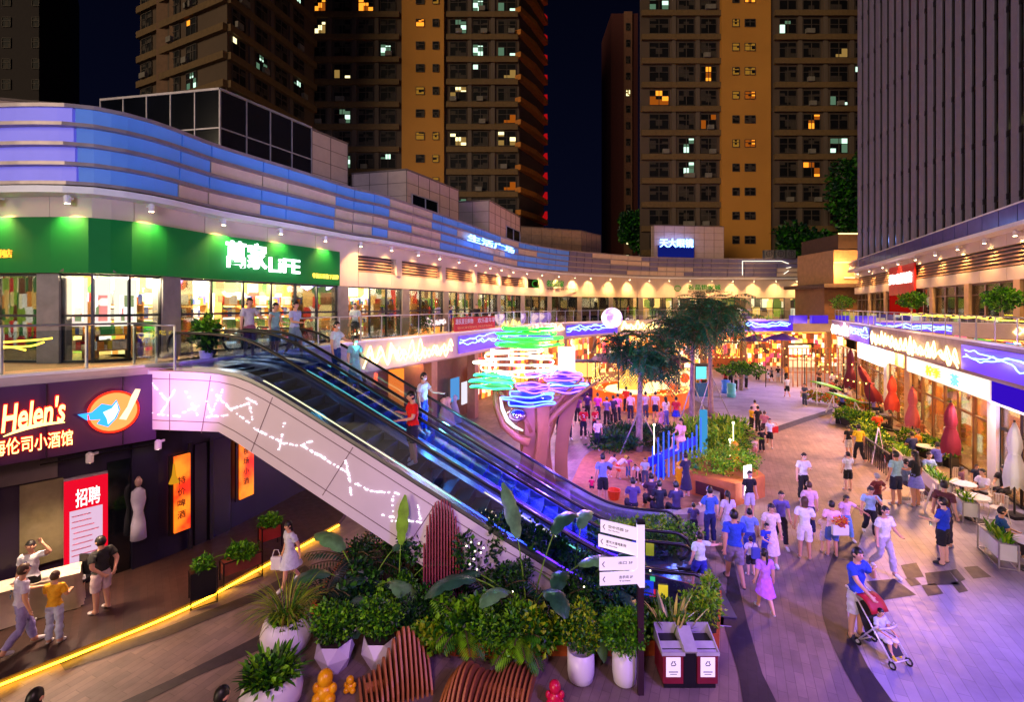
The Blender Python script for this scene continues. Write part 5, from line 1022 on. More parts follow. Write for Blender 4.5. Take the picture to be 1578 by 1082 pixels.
# dark stands with planters at the terrace edge
def stand(lab, c, w_, h_, hb, boxm, rz):
    t = thing('planter_stand', lab, 'planter', (c[0], c[1], 0)); ca, sa = math.cos(rz), math.sin(rz); b = MB()
    cr_ = [(c[0]+x*ca-y*sa, c[1]+x*sa+y*ca) for x, y in ((-w_/2, -.15), (w_/2, -.15), (w_/2, .15), (-w_/2, .15))]
    for x, y in cr_: b.box((x, y, h_/2), (.025, .025, h_), rz)
    for i in range(4): b.bar((*cr_[i], .02), (*cr_[(i+1) % 4], .02), .02, .02); b.bar((*cr_[i], h_), (*cr_[(i+1) % 4], h_), .02, .02)
    b.build('frame', BLK, t); b = MB(); b.box((c[0], c[1], h_-hb/2), (w_-.03, .27, hb), rz); b.build('trough', boxm, t); return (c[0], c[1], h_)
ST = [stand('tall black planter stand with succulents at the glowing terrace edge', G(313, 930), .5, .78, .6, BLK, R(40)), stand('long black stand with brown trough behind the tall black one', G(372, 896), .85, .62, .3, mat('trough_brown', (120, 56, 40), .5), R(46)), stand('black planter stand with red trough near the walking woman in white', G(416, 852), .5, .75, .35, mat('trough_red', (150, 40, 30), .5), R(46))]
# ================================================================ plants
def leafm(name, col=(60, 110, 40), tr=.25, rough=.45):
    if name in _M: return _M[name]
    m = mat(name, col, rough, var=.35, vs=5); b = m.node_tree.nodes['Principled BSDF']; b.inputs['Specular IOR Level'].default_value = .35
    return m
LG = [leafm('leaf_mid', (48, 112, 14)), leafm('leaf_light', (108, 172, 20)), leafm('leaf_dark', (14, 58, 16))]
LB = [leafm('leaf_bluegreen', (18, 82, 56)), leafm('leaf_deep', (8, 44, 32)), leafm('leaf_mid')]
LY = [leafm('leaf_yellowgreen', (150, 180, 24)), leafm('leaf_light'), leafm('leaf_mid')]
LD = [leafm('leaf_dark'), leafm('leaf_deep'), leafm('leaf_mid')]
STM = mat('stem', (80, 70, 40), .8); BARK = mat('bark', (140, 122, 116), .8, var=.3, vs=6, bump=.4)
_seed = [100]
def clumps(name, cl, mats, parent=None, ll=.09, lw=.04, up=.25, droop=0):
    """cl = list of (centre, radii, count): many small leaves through and on each lump"""
    _seed[0] += 1; r = np.random.default_rng(_seed[0]); V = []; Fc = []; MI = []; base = 0
    for c, rad, n in cl:
        d = r.normal(size=(n, 3)); d /= np.linalg.norm(d, axis=1)[:, None]; k = r.uniform(.25, 1.0, n)**.45*(1+.18*np.sin(d[:, 0]*5+d[:, 2]*7+_seed[0])); p = np.array(c)+d*np.array(rad)*k[:, None]
        a = d*.7+r.normal(size=(n, 3))*.6; a[:, 2] += up-droop; a /= np.linalg.norm(a, axis=1)[:, None]
        s = np.cross(a, r.normal(size=(n, 3))); s /= np.linalg.norm(s, axis=1)[:, None]+1e-9
        L_ = ll*r.uniform(.6, 1.4, n)[:, None]; W_ = lw*r.uniform(.6, 1.4, n)[:, None]; nn = np.cross(a, s)
        v = np.stack([p, p+a*L_*.5+s*W_+nn*W_*.3, p+a*L_-nn*L_*.12, p+a*L_*.5-s*W_+nn*W_*.3], 1).reshape(-1, 3); v[:, 2] = np.maximum(v[:, 2], .01)
        V.append(v); Fc.append(np.arange(n*4).reshape(n, 4)+base); base += n*4
        t = r.random(n)+.25*(d[:, 2]*.5); MI.append(np.where(t > .72, 1, np.where(t < .3, 2, 0)))
    V = np.concatenate(V); Fc = np.concatenate(Fc); MI = np.concatenate(MI); L = Vector((0, 0, 0)); q = parent
    while q is not None: L += q.location; q = q.parent
    loc = None
    if parent is None: loc = Vector(((V[:, 0].min()+V[:, 0].max())/2, (V[:, 1].min()+V[:, 1].max())/2, V[:, 2].min())); L = loc
    me = bpy.data.meshes.new(name); me.from_pydata((V-np.array(L)).tolist(), [], Fc.tolist())
    for m in mats: me.materials.append(m)
    me.polygons.foreach_set('material_index', MI.astype(np.int32)); me.update(); o = bpy.data.objects.new(name, me); sc.collection.objects.link(o); o.parent = parent
    if loc is not None: o.location = loc
    return o
def blade(b, c, az, L_, w_, arc, el=1.3, n=7, mi=0, zig=0):
    """a long curved leaf blade: rises at el, bends over by arc"""
    p = Vector(c); d = Vector((math.cos(az), math.sin(az), 0)); s = Vector((-d.y, d.x, 0)); vs = []; a = el
    for i in range(n+1):
        t = i/n; ww = w_*(math.sin(math.pi*min(1, t*.92+.08))**.7)*(1 if t < 1 else 0)*(1+(zig*(i % 2))); k = ww*.25
        vs += [p-s*ww+Vector((0, 0, k)), p, p+s*ww+Vector((0, 0, k))]; p = p+(d*math.cos(a)+Vector((0, 0, math.sin(a))))*(L_/n); a -= arc/n
    b.add(vs, [(3*i+j, 3*i+j+1, 3*i+j+4, 3*i+j+3) for i in range(n) for j in (0, 1)], mi)
def blades(name, c, n, L_, w_, arc, mats, parent, spread=.1, el=(.9, 1.5), seed=1):
    r_ = random.Random(seed); b = MB()
    for i in range(n):
        az = r_.uniform(0, 6.283); rr_ = spread*r_.random()**.5; blade(b, (c[0]+rr_*math.cos(az), c[1]+rr_*math.sin(az), c[2]), az, L_*r_.uniform(.6, 1.15), w_*r_.uniform(.7, 1.2), arc*r_.uniform(.5, 1.3), r_.uniform(*el), mi=r_.randrange(len(mats)))
    return b.build(name, mats, parent, True)
def paddle(b, c, az, st, L_, w_, lean, arc, mi=0, smi=1):
    """bird of paradise leaf: stalk then a wide paddle with slits"""
    d = Vector((math.cos(az), math.sin(az), 0)); p = Vector(c); pts = [p.copy()]; a = math.pi/2-lean*.4
    for i in range(6): p = p+(d*math.cos(a)+Vector((0, 0, math.sin(a))))*(st/6); a -= lean*.1; pts.append(p.copy())
    b.tube(pts, [.018]*4+[.013]*3, 5, smi); s = Vector((-d.y, d.x, 0)); n = 12; vs = []; fs = []
    for i in range(n+1):
        t = i/n; ww = w_*(max(0, math.sin(math.pi*(t*.95+.03)))**.6)*(.82 if i % 4 == 3 else 1); dz = -.25*ww
        vs += [p-s*ww+Vector((0, 0, dz)), p-s*ww*.5+Vector((0, 0, .06*ww)), p, p+s*ww*.5+Vector((0, 0, .06*ww)), p+s*ww+Vector((0, 0, dz))]
        p = p+(d*math.cos(a)+Vector((0, 0, math.sin(a))))*(L_/n); a -= arc/n
    for i in range(n): fs += [(5*i+j, 5*i+j+1, 5*i+j+6, 5*i+j+5) for j in range(4)]
    b.add(vs, fs, mi)
def frond(b, c, az, L_, el, arc, lw=.02, ll=.3, nn=18, mi=0, smi=1):
    d = Vector((math.cos(az), math.sin(az), 0)); s = Vector((-d.y, d.x, 0)); p = Vector(c); a = el; pts = [p.copy()]
    for i in range(nn):
        t = i/nn; u_ = d*math.cos(a)+Vector((0, 0, math.sin(a))); p = p+u_*(L_/nn); a -= arc/nn; pts.append(p.copy()); l = ll*(math.sin(math.pi*(t*.85+.12))**.6)
        for sg in (-1, 1):
            e = p+s*sg*l*.85+u_*l*.5-Vector((0, 0, l*(.25+.3*t))); m_ = p.lerp(e, .5)+Vector((0, 0, .04*l)); b.add([p, m_+u_*lw, e, m_-u_*lw], [(0, 1, 2, 3)], mi)
    b.tube(pts, .012, 4, smi)
def shrub(name, lab, cat, c, cl, mats, grp=None, ll=.09, lw=.035, stems=4):
    t = thing(name, lab, cat, c, grp); clumps('foliage', [((c[0]+x, c[1]+y, c[2]+z), rd, n) for (x, y, z), rd, n in cl], mats, t, ll, lw)
    b = MB(); r_ = random.Random(int(c[0]*100))
    for i in range(stems): q = cl[i % len(cl)]; b.tube([(c[0]+q[0][0]*.3, c[1]+q[0][1]*.3, c[2]), (c[0]+q[0][0]*.7, c[1]+q[0][1]*.7, c[2]+q[0][2]*.6), (c[0]+q[0][0], c[1]+q[0][1], c[2]+q[0][2])], [.02, .015, .01], 5)
    b.build('stem', STM, t); return t
# pot plants
c = (p1[0], p1[1], .66); t = thing('grass_clump', 'arching brownish green feathery grass in the upper round white pot', 'plant', c)
blades('blade_tuft', c, 260, .85, .008, 1.9, [leafm('grass_brown', (130, 120, 50)), leafm('leaf_yellowgreen'), leafm('leaf_mid')], t, .25, (.9, 1.5), 4); clumps('foliage', [((c[0]+.1, c[1]-.1, c[2]+.05), (.35, .3, .14), 350)], LG, t, .07, .03)
c = (p2[0], p2[1], .56); t = thing('leafy_pot_plant', 'dense pointed green leaves in the lower round white pot', 'plant', c); blades('leaf_tuft', c, 150, .42, .028, 1.0, LG, t, .3, (.6, 1.5), 5); clumps('foliage', [((c[0], c[1], c[2]+.1), (.42, .4, .2), 500)], LG, t, .09, .035)
for (c, lab, rd) in ((p3, 'bushy small leaved plant in the left faceted white pot', .46), (p4, 'bushy small leaved plant in the faceted pot behind the ribbed hill seat', .44)):
    shrub('pot_shrub', lab, 'plant', (c[0], c[1], .5), [((0, .04, .3), (rd*.82, rd*.82, .26), 1100), ((-.15, 0, .5), (.26, .26, .18), 400), ((.2, -.05, .44), (.22, .22, .18), 350)], LG, ll=.07, lw=.03)
shrub('pot_shrub', 'fine leaved bush with pale tips in the left cylinder pot', 'plant', (p5[0], p5[1], .5), [((0, 0, .42), (.34, .34, .34), 900), ((0, 0, .7), (.22, .22, .25), 300), ((.1, 0, .2), (.2, .2, .2), 250)], [LG[0], LY[0], LG[2]], ll=.07, lw=.022)
shrub('pot_shrub', 'rounded bright green bush in the cylinder pot by the sign pole', 'plant', (p6[0], p6[1], .6), [((-.05, 0, .32), (.42, .4, .32), 1700), ((.1, 0, .5), (.3, .3, .2), 500)], [LG[0], LG[1], LG[0]], ll=.06, lw=.025)
for k, (c, lab, rd, n) in enumerate([(ST[0], 'small fern leaves on the tall black planter stand', .2, 260), (ST[1], 'bright mixed leaves in the long brown trough', .34, 700), (ST[2], 'leafy plant in the red trough beside the woman in white', .28, 500)]):
    t = thing('trough_plant', lab, 'plant', c); blades('leaf_tuft', c, 40, rd*1.2, .02, 1.4, LG, t, rd*.6, (.5, 1.4), 30+k); clumps('foliage', [((c[0], c[1], c[2]+.12), (rd, rd*.8, .17), n)], [LG[0], LG[1], LG[0]], t, .07, .03)
# front plant bed in a low timber planter
bed = [G(480, 950)[:2], G(600, 985)[:2], G(700, 1012)[:2], G(760, 1016)[:2], G(850, 1012)[:2], G(1000, 1012)[:2], G(1108, 1000)[:2], G(1112, 930)[:2], G(1010, 905)[:2], G(840, 880)[:2], G(650, 850)[:2], G(540, 855)[:2]]
b = MB(); b.prism(bed, 0, .28); o = b.build('timber_planter_bed', mat('bed_timber', (186, 90, 40), .55, var=.2)); tag(o, 'low orange timber planter bed holding the front mass of plants', 'planter bed')
b = MB(); b.prism([(x*.985+.02, y*1.0+(.03 if y < 10 else -.03)) for x, y in bed], .28, .285); struct(b.build('bed_soil', mat('soil')))
def bush(lab, u, v, w_, h_, mats, n, z=.28, ll=.09, lw=.038, dep=None):
    ll = .085+.06*((int(u)*37) % 10)/10; lw = ll*(.28+.2*((int(u)*53) % 10)/10); n = int(n*(.1/ll)**1.2)
    c = G(u, v, z); dep = dep or w_; cl = []; r_ = random.Random(int(u))
    cl.append(((0, 0, h_*.35), (w_*.46, dep*.46, h_*.38), int(n*.32)))
    for k in range(7): a = r_.uniform(0, 6.28); cl.append(((w_*.33*math.cos(a), dep*.33*math.sin(a), h_*r_.uniform(.35, .8)), (w_*r_.uniform(.13, .24), dep*.2, h_*r_.uniform(.16, .34)), int(n*.085)))
    return shrub('bed_shrub', lab, 'shrub', c, cl, mats, 'shrubs in the front planter bed', ll, lw)
BS = [('low dark shrub between the white faceted pots and the ribbed hill seat', 545, 935, 1.0, .8, LD, 1300), ('bright leaved shrub just above the right faceted pot', 606, 940, .95, .75, LG, 1500),
      ('dark glossy shrub at the foot of the tall ribbed sculpture', 640, 975, .9, .85, LD, 1500), ('whorled green shrub right in front of the tall ribbed sculpture', 702, 985, 1.05, .8, LG, 2200),
      ('shrub with scattered yellow leaves above the ribbed wave seat', 668, 1000, .7, .5, LY, 700), ('fresh green shrub over the orange timber edge', 770, 1000, 1.0, .85, LG, 2400), ('shrub with small yellow buds below the big paddle leaves', 835, 998, .8, .85, [LG[0], LY[0], LG[2]], 1500),
      ('dark green shrub behind the left cylinder pot', 870, 965, 1.0, 1.0, LD, 1600), ('blue green shrub behind the sign pole', 940, 950, 1.2, 1.0, LB, 1900), ('dark hanging vine shrub with tiny lights behind the tall sculpture', 735, 915, 1.2, 1.5, LD, 1700),
      ('blue green shrub under the escalator foot', 890, 905, 1.3, 1.0, LB, 1600), ('low mixed shrub beside the yellow striped sword leaves', 1015, 975, .8, .55, LG, 1100), ('lime green broad leaved shrub above the recycling bin', 1080, 965, .85, .95, [LG[1], LY[0], LG[0]], 1300),
      ('round dark shrub left of the lime green one', 1040, 985, .8, .6, LG, 1300), ('tall dark shrub left of the paddle leaves', 790, 940, .8, 1.1, LD, 1100), ('tall dark screen of leaves hiding the escalator side right of the tall sculpture', 772, 898, 1.1, 1.7, LD, 1900), ('blue green tall shrub between the paddle leaves and the escalator side', 835, 896, 1.2, 1.45, LB, 1900), ('dark tall shrub hiding the lower cladding left of the tall sculpture', 635, 895, .9, 1.3, LD, 1300), ('dark shrub at the rear left of the plant bed', 580, 880, 1.3, 1.0, LD, 1300)]
for a in BS: bush(*a)
# fairy lights on the vine
b = MB(); r_ = random.Random(3)
for u, v in [(726, 836), (732, 850), (738, 838), (745, 845), (730, 862), (719, 842), (741, 852), (724, 870), (735, 878), (722, 890), (790, 912), (836, 960), (900, 905), (1002, 880)]: b.ball(P(u, v, 10.2), .018, 6)
tag(b.build('fairy_light_string', glow('fairy_lamp', (255, 240, 200), 6)), 'scattered tiny warm fairy lights among the dark vine leaves', 'string lights')
# big leaved plants
PAD = [leafm('paddle_green', (90, 140, 84), rough=.3), leafm('stalk_green', (110, 160, 40)), leafm('paddle_dark', (44, 86, 62), rough=.28)]
def strel(lab, c, specs):
    t = thing('big_leaf_plant', lab, 'plant', c); b = MB()
    for az, st, L_, w_, lean, arc, mi in specs: q = (c[0]+.06*math.cos(az), c[1]+.06*math.sin(az), c[2]); paddle(b, q, az, st, L_, w_, lean, arc, mi)
    b.build('leaf_fan', PAD, t, True); b = MB(); b.lathe([(.1, 0), (.06, .25), (.02, .3)], c, 8); b.build('crown_base', PAD[1], t); return t
strel('tall paddle leaved plant in the centre of the front bed, one leaf upright', G(815, 960, .28), [(2.2, 1.6, 1.15, .2, .3, .45, 0), (.1, 1.5, 1.15, .25, 1.1, 1.5, 0), (3.4, 1.5, 1.1, .25, 1.2, 1.3, 2), (5.6, 1.2, 1.1, .22, 1.5, 1.8, 0), (5.1, 1.3, .9, .2, .9, 1.6, 2), (.9, 1.7, 1.1, .22, .8, 1.5, 2), (2.8, 1.3, 1.0, .22, 1.4, 1.8, 2), (-.5, 1.2, 1.15, .2, 1.7, 2.2, 0), (4.1, 1.2, .9, .2, .9, 1.2, 0)])
strel('broad grey green leaved plant at the left rear of the front bed', G(560, 925, .28), [(2.6, 1.1, 1.0, .27, .9, 1.1, 0), (3.3, .9, .95, .26, 1.2, 1.3, 2), (.6, 1.1, .9, .25, .9, 1.2, 2), (4.9, .9, .9, .25, 1.4, 1.5, 2), (5.8, .9, .9, .24, 1.3, 1.6, 0)])
strel('plant with one bright upright pointed leaf left of the tall ribbed sculpture', G(612, 925, .28), [(1.2, 1.15, 1.05, .16, .1, .15, 1), (.3, .9, .9, .22, 1.1, 1.5, 2), (3.5, .8, .9, .22, 1.2, 1.6, 2), (5.2, .7, .9, .2, 1.3, 1.8, 0)])
strel('broad dark leaved plant left of the escalator foot', G(880, 930, .28), [(.2, 1.4, 1.0, .22, 1.3, 1.8, 2), (1.2, 1.5, 1.0, .2, .9, 1.4, 0), (3.2, 1.3, 1.0, .22, 1.3, 1.6, 2), (4.4, 1.3, .8, .18, .9, 1.5, 2), (5.6, 1.2, 1.0, .22, 1.5, 1.8, 2)])
# drooping dark fronds left
def cycad(lab, c, n, L_, el, mats, seed, ll=.2, arc=1.3, nm='fern_palm'):
    t = thing(nm, lab, 'plant', c); b = MB(); r_ = random.Random(seed)
    for i in range(n): frond(b, c, 6.283*i/n+r_.uniform(-.2, .2), L_*r_.uniform(.8, 1.15), r_.uniform(*el), arc*r_.uniform(.7, 1.3), .02, ll, 16, r_.randrange(len(mats)-1), len(mats)-1)
    b.build('frond_crown', mats, t); b = MB(); b.lathe([(.09, -.25 if c[2] > .3 else 0), (.1, .02), (.02, .08)], c, 8); b.build('stump', STM, t); return t
cycad('dark arching fern palm leaning over the path behind the upper round pot', G(500, 925, .5), 14, 1.0, (.5, 1.3), [leafm('frond_dark', (30, 48, 44), rough=.25), leafm('leaf_deep'), STM], 3)
cycad('dark glossy fern palm left of the tall ribbed sculpture', G(640, 935, .45), 13, .9, (.5, 1.3), [leafm('frond_dark'), leafm('leaf_dark'), STM], 5)
c = G(1035, 985, .45); t = thing('sword_leaf_plant', 'upright yellow striped sword leaves beside the recycling bin', 'plant', c); blades('blade_tuft', c, 46, .78, .028, .5, [leafm('blade_yellow', (200, 190, 90)), leafm('blade_green', (90, 120, 50))], t, .22, (1.0, 1.5), 9)
for k, (lab, u, v, n_, L_, el) in enumerate([('arching bright fern palm in front of the tall ribbed sculpture', 715, 975, 16, .75, (.4, 1.2)), ('dark fern palm between the tall ribbed sculpture and the paddle leaves', 760, 935, 14, .95, (.6, 1.4)), ('fern palm drooping over the timber edge above the ribbed wave seat', 800, 990, 13, .6, (.3, 1.2)), ('dark fern palm at the rear left under the escalator cladding', 545, 880, 14, 1.15, (.6, 1.4)), ('fern palm behind the left cylinder pot', 850, 950, 14, .9, (.6, 1.3)), ('fern palm behind the sign pole at the right of the bed', 960, 930, 14, .9, (.5, 1.3))]): cycad(lab, G(u, v, .5), n_, L_, el, [leafm('leaf_mid') if k in (0, 2) else leafm('leaf_dark'), leafm('leaf_light') if k in (0, 2) else leafm('leaf_bluegreen'), STM], 40+k, .24)
# rear plant islands round the palms
ISL = [('dark fern mound left of the blue poles, under the left palm trunk', (985, 690), (2.4, 1.6, .9), LB, 3000, 1.0), ('bright green cycad mound right of the pale blue slab', (1105, 692), (2.0, 1.8, 1.3), LY, 3200, 1.0), ('small dark bush island behind the left palm trunk', (960, 610), (2.6, 1.5, 1.0), LD, 1200, 1)]
for lab, (u, v), rd, mats, n, k in ISL:
    c = G(u, v); r_ = random.Random(u); cl = [((rd[0]*.55*math.cos(a), rd[1]*.55*math.sin(a), rd[2]*r_.uniform(.3, .6)), (rd[0]*.45, rd[1]*.45, rd[2]*.5), n//8) for a in [r_.uniform(0, 6.28) for _ in range(8)]]
    t = shrub('shrub_mound', lab, 'shrub', c, cl, mats, ll=.28, lw=.04); b = MB()
    for i in range(34): a = r_.uniform(0, 6.28); q = (c[0]+rd[0]*.8*math.cos(a)*r_.random()**.5, c[1]+rd[1]*.8*math.sin(a)*r_.random()**.5, rd[2]*.3); frond(b, q, r_.uniform(0, 6.28), 1.0, r_.uniform(.7, 1.3), 1.2, .03, .28, 9, r_.randrange(2), 2)
    b.build('frond', [mats[0], mats[1], STM], t)
GLB = glow('plant_lamp', (255, 245, 200), 5)
for i, (u, v) in enumerate([(1008, 655), (1130, 652), (1125, 678)]): b = MB(); q = P(u, v, 21); b.ball(q, .06, 8); b.tube([q, (q[0], q[1], 0)], .015, 5); tag(b.build('garden_lamp', GLB), ['small garden lamp in the dark fern mound', 'upper small garden lamp in the bright cycad mound', 'lower small garden lamp in the bright cycad mound'][i], 'garden lamp')
# hedge below the sand pit and planters
def hedge(lab, a, b_, w_, h_, mats, n, ll=.08, lw=.035, z=0):
    a, b_ = Vector((*a[:2], 0)), Vector((*b_[:2], 0)); t = thing('hedge', lab, 'hedge', ((a.x+b_.x)/2, (a.y+b_.y)/2, z)); k = max(2, int((b_-a).length/.7)); d = (b_-a)
    clumps('foliage', [(tuple(a+d*(i+.5)/k+Vector((0, 0, z+h_*.5))), (d.length/k*.75, w_*.55, h_*.55), n//k) for i in range(k)], mats, t, ll, lw); b = MB()
    for i in range(k): q = a+d*(i+.5)/k; b.tube([(q.x, q.y, z), (q.x, q.y, z+h_*.6)], .02, 5)
    b.build('stem', STM, t); return t
hedge('green hedge in front of the people seated on the sand pit wall', G(920, 850), G(1040, 835), .9, .75, [LG[1], LY[0], LG[0]], 2600); hedge('darker hedge at the right end of the escalator foot', G(1000, 862), G(1062, 835), .8, .6, LG, 1400)
# sand pit
sp_ = [G(u, v)[:2] for u, v in ((880, 745), (905, 700), (945, 688), (1010, 700), (1060, 722), (1090, 760), (1080, 800), (990, 800), (905, 790))]
spn = spline(sp_+[sp_[0]], .5); sheet('sand_pit', [(x, y) for x, y in spn[:-1]], .02, mat('sand', (170, 120, 80), .95, var=.25, vs=4, bump=.6))
kb = spline([G(u, v)[:2] for u, v in ((893, 770), (935, 792), (1000, 805), (1075, 800), (1092, 770))], .4); b = MB(); b.wall(kb, 0, .42, -.4); tag(b.build('pit_wall', mat('pit_stone', (150, 130, 130), .7), None, bevel=.02), 'low curved stone wall seat round the front of the sand pit', 'wall')
b = MB(); r_ = random.Random(5); BLG = glow('pole_blue', (60, 90, 255), 1.6); fnA, fb_ = Vector(G(1006, 748)), Vector(G(1080, 712)); pf_ = thing('blue_pole_fence', 'row of slim glowing blue poles stepping up beside the sand pit', 'fence', tuple(fnA))
for i in range(11): q = fnA.lerp(fb_, i/10); h_ = 1.45+.35*math.sin(i*.7)+.02*i; b = MB(); b.tube([(q.x, q.y, 0), (q.x, q.y, h_)], .028, 7); b.build('pole', BLG, pf_)
b = MB(); b.bar((fnA.x, fnA.y+.5, .7), (fb_.x, fb_.y+.5, .8), .08, .35); b.build('backing_board', mat('board_blue', (24, 30, 170), .5, em=(20, 20, 200), es=.25, var=0), pf_)
q = G(1084, 705); b = MB(); b.box((q[0], q[1], 1.05), (.32, .12, 2.1)); tag(b.build('pale_blue_slab', glow('slab_cyan', (70, 160, 220), .8), bevel=.02), 'upright pale blue glowing slab behind the blue poles', 'light column')
lamp('blue_lamp', 'POINT', G(1040, 735, 1.6), None, 35, (.2, .25, 1), .1)
for i, (u, v, c_, lab) in enumerate([(1048, 748, YL, 'yellow stacked ring play figure beside the woman in dark dress'), (1132, 712, YL, 'yellow lit play figure on the timber planter'), (1018, 735, mat('toy_blue', (30, 60, 220), .4), 'blue rounded play stool below the blue poles'), (1070, 752, mat('toy_green', (20, 120, 70), .4), 'green topped play stool right of the woman in dark dress')]):
    q = G(u, v); t = thing('play_figure', lab, 'play figure', q); b = MB(); b.lathe([(.16, 0), (.22, .12), (.16, .24), (.2, .34), (.15, .46), (.19, .56), (.12, .68), (.16, .78), (.04, .9)], q, 14); b.build('body', c_, t, True)
# timber planter with glow
pc = G(1128, 768); hx = [(pc[0]+x, pc[1]+y) for x, y in ((-1.3, .3), (-.2, -.7), (1.2, .1), (1.35, 1.6), (.2, 2.4), (-1.1, 1.8))]; t = thing('timber_planter', 'angular timber planter with bright green plants and a glowing white side', 'planter', pc)
b = MB(); b.prism(hx, 0, .75); b.build('box', mat('planter_timber', (190, 110, 60), .55, var=.2), t); b = MB(); b.slab([(hx[0][0]+.1, hx[0][1]-.12, .1), (hx[1][0]-.35, hx[1][1]+.1, .1), (hx[1][0]-.35, hx[1][1]+.1, .55), (hx[0][0]+.1, hx[0][1]-.12, .55)], (0, -.03, 0)); b.build('dark_panel', mat('panel_dark_red', (70, 24, 30), .5), t)
b = MB(); b.box((hx[2][0]-.9, hx[2][1]-.6, .75), (.35, .06, 1.1), .5); b.build('glowing_panel', glow('planter_glow', (255, 240, 245), 3), t); lamp('planter_lamp', 'POINT', (hx[2][0]-.9, hx[2][1]-.95, 1.5), None, 25, (1, .9, .95), .1)
shrub('planter_shrub', 'bright grassy green plants heaped on the angular timber planter', 'plant', (pc[0], pc[1]+.9, .75), [((-.5, 0, .2), (.8, 1.0, .3), 1300), ((.55, .1, .3), (.8, .9, .35), 1700)], [LG[1], LY[0], LG[0]], ll=.13, lw=.02)
# palms: tall slim trunks with hanging feathery crowns
def palm(lab, c, h_, lean, nfr, L_, mats, seed, crowns=3):
    t = thing('street_tree', lab, 'tree', c); r_ = random.Random(seed); b = MB(); b.tube([(c[0]+lean*(i/8)**2, c[1], h_*i/8) for i in range(9)], [.17-.08*i/8 for i in range(9)], 9); b.build('trunk', BARK, t, True)
    b = MB(); tips = []
    for i in range(crowns+2): a = 6.283*i/(crowns+2)+r_.random(); e = Vector((c[0]+lean+L_*.42*math.cos(a), c[1]+L_*.42*math.sin(a), h_+r_.uniform(-.7, .9))); b.tube([(c[0]+lean*.6, c[1], h_*.82), (c[0]+lean+L_*.2*math.cos(a), c[1]+L_*.2*math.sin(a), h_*.95), e], [.08, .06, .03], 6); tips.append(e)
    b.build('limb', BARK, t, True); b = MB()
    for e in tips+[Vector((c[0]+lean, c[1], h_+.8))]:
        for k in range(int(nfr*1.5)): a = r_.uniform(0, 6.283); frond(b, e, a, L_*r_.uniform(.45, .75), r_.uniform(-.2, 1.3), r_.uniform(1.4, 2.6), .035, .42, 11, r_.randrange(2), 2)
    b.build('crown_fronds', mats+[STM], t)
    clumps('foliage', [(tuple(e+Vector((0, 0, -.1))), (L_*.3, L_*.3, .55), 260) for e in tips], [mats[0], mats[1], mats[0]], t, .22, .045, up=-.1)
    for s_ in (-1, 1): pr = MB(); pr.tube([(c[0]+s_*1.0, c[1]-.5, 0), (c[0]+.02, c[1], h_*.45)], .03, 5); pr.build('prop_pole', GREYM, t)
    return t
TG = [leafm('tree_teal', (20, 96, 62)), leafm('tree_green', (44, 120, 30)), leafm('tree_dark', (10, 66, 44))]
palm('slim tree with dark feathery crown, leftmost of the three court trees', G(985, 696), 4.3, .1, 12, 2.3, [TG[0], TG[2]], 21)
palm('tallest court tree with wide dark crown, centre of the three', G(1066, 664), 5.7, .1, 15, 3.3, [TG[0], TG[2]], 22, 5)
palm('court tree with greener crown, rightmost of the three', G(1095, 642), 5.6, -.1, 12, 3.2, [TG[1], TG[0]], 23, 4)
for i, (u, v, w_) in enumerate([(1142, 590, 2.4), (1340, 470, 3.0)]):
    if i == 0:
        c = G(u, v+12); t = thing('round_tree', 'low wide dark tree in a round planter before the far shops', 'tree', c); clumps('foliage', [((c[0]+x, c[1], 1.6+z), (1.0, .9, .45), 500) for x, z in ((-.9, 0), (0, .25), (.9, 0))], LG, t, .16, .07); b = MB(); b.tube([(c[0], c[1], 0), (c[0], c[1], 1.5)], .14, 8); b.build('trunk', BARK, t)
# topiary balls on the right gallery, trees beyond the roofs
for i, (u, v, d, rd) in enumerate([(1405, 463, 26, .55), (1545, 461, 17.5, .5), (1298, 466, 42, .8)]):
    q = P(u, v, d); t = thing('topiary', ['round topiary bush on the right gallery before the red shop', 'round topiary bush on the right gallery near the picture edge', 'loose bush at the far end of the right gallery'][i], 'shrub', (q[0], q[1], 5.15)); clumps('foliage', [(q, (rd*1.1, rd, rd*.75), 1500)], LG, t, .09, .04); b = MB(); b.tube([(q[0], q[1], 5.15), (q[0], q[1], q[2])], .04, 6); b.build('trunk', BARK, t); b = MB(); b.lathe([(.2, 0), (.28, .45), (.24, .45), (.02, .4)], (q[0], q[1], 5.13), 14); b.build('tub', mat('tub_brown', (90, 60, 50), .6), t)
for i, (u, v, d, w_, h_, lab) in enumerate([(1250, 375, 62, 7, 4, 'broad dark tree crown beyond the rear roof beside the terraced block'), (1322, 290, 60, 4, 8, 'tall dark green tree in front of the right apartment tower'), (985, 350, 70, 3.6, 5, 'dark tree silhouette at the foot of the slim red tower')]):
    q = P(u, v, d); t = thing('tree', lab, 'tree', (q[0], q[1], 0)); r_ = random.Random(i); clumps('crown', [((q[0]+w_*r_.uniform(-.5, .5), q[1]+r_.uniform(-1, 1), q[2]+h_*r_.uniform(-.5, .4)), (w_*.3, 2, h_*.28), 420) for _ in range(9)], LD, t, .5, .22); b = MB(); b.tube([(q[0], q[1], 0), (q[0]+.3, q[1], q[2]*.6), (q[0], q[1], q[2]+h_*.2)], [.4, .3, .12], 8); b.build('trunk', BARK, t)
for i, (u, d, w_, lab) in enumerate([(318, 13.4, .5, 'leafy plant in the shop entrance at the top of the escalators')]):
    q = P(u, 505, d); t = thing('indoor_plant', lab, 'plant', (q[0], q[1], 5.12)); clumps('foliage', [((q[0], q[1], 5.9), (.3, .3, .45), 500)], LG, t, .16, .05); b = MB(); b.lathe([(.14, 0), (.18, .35), (.02, .33)], (q[0], q[1], 5.12), 12); b.build('pot', POT, t)
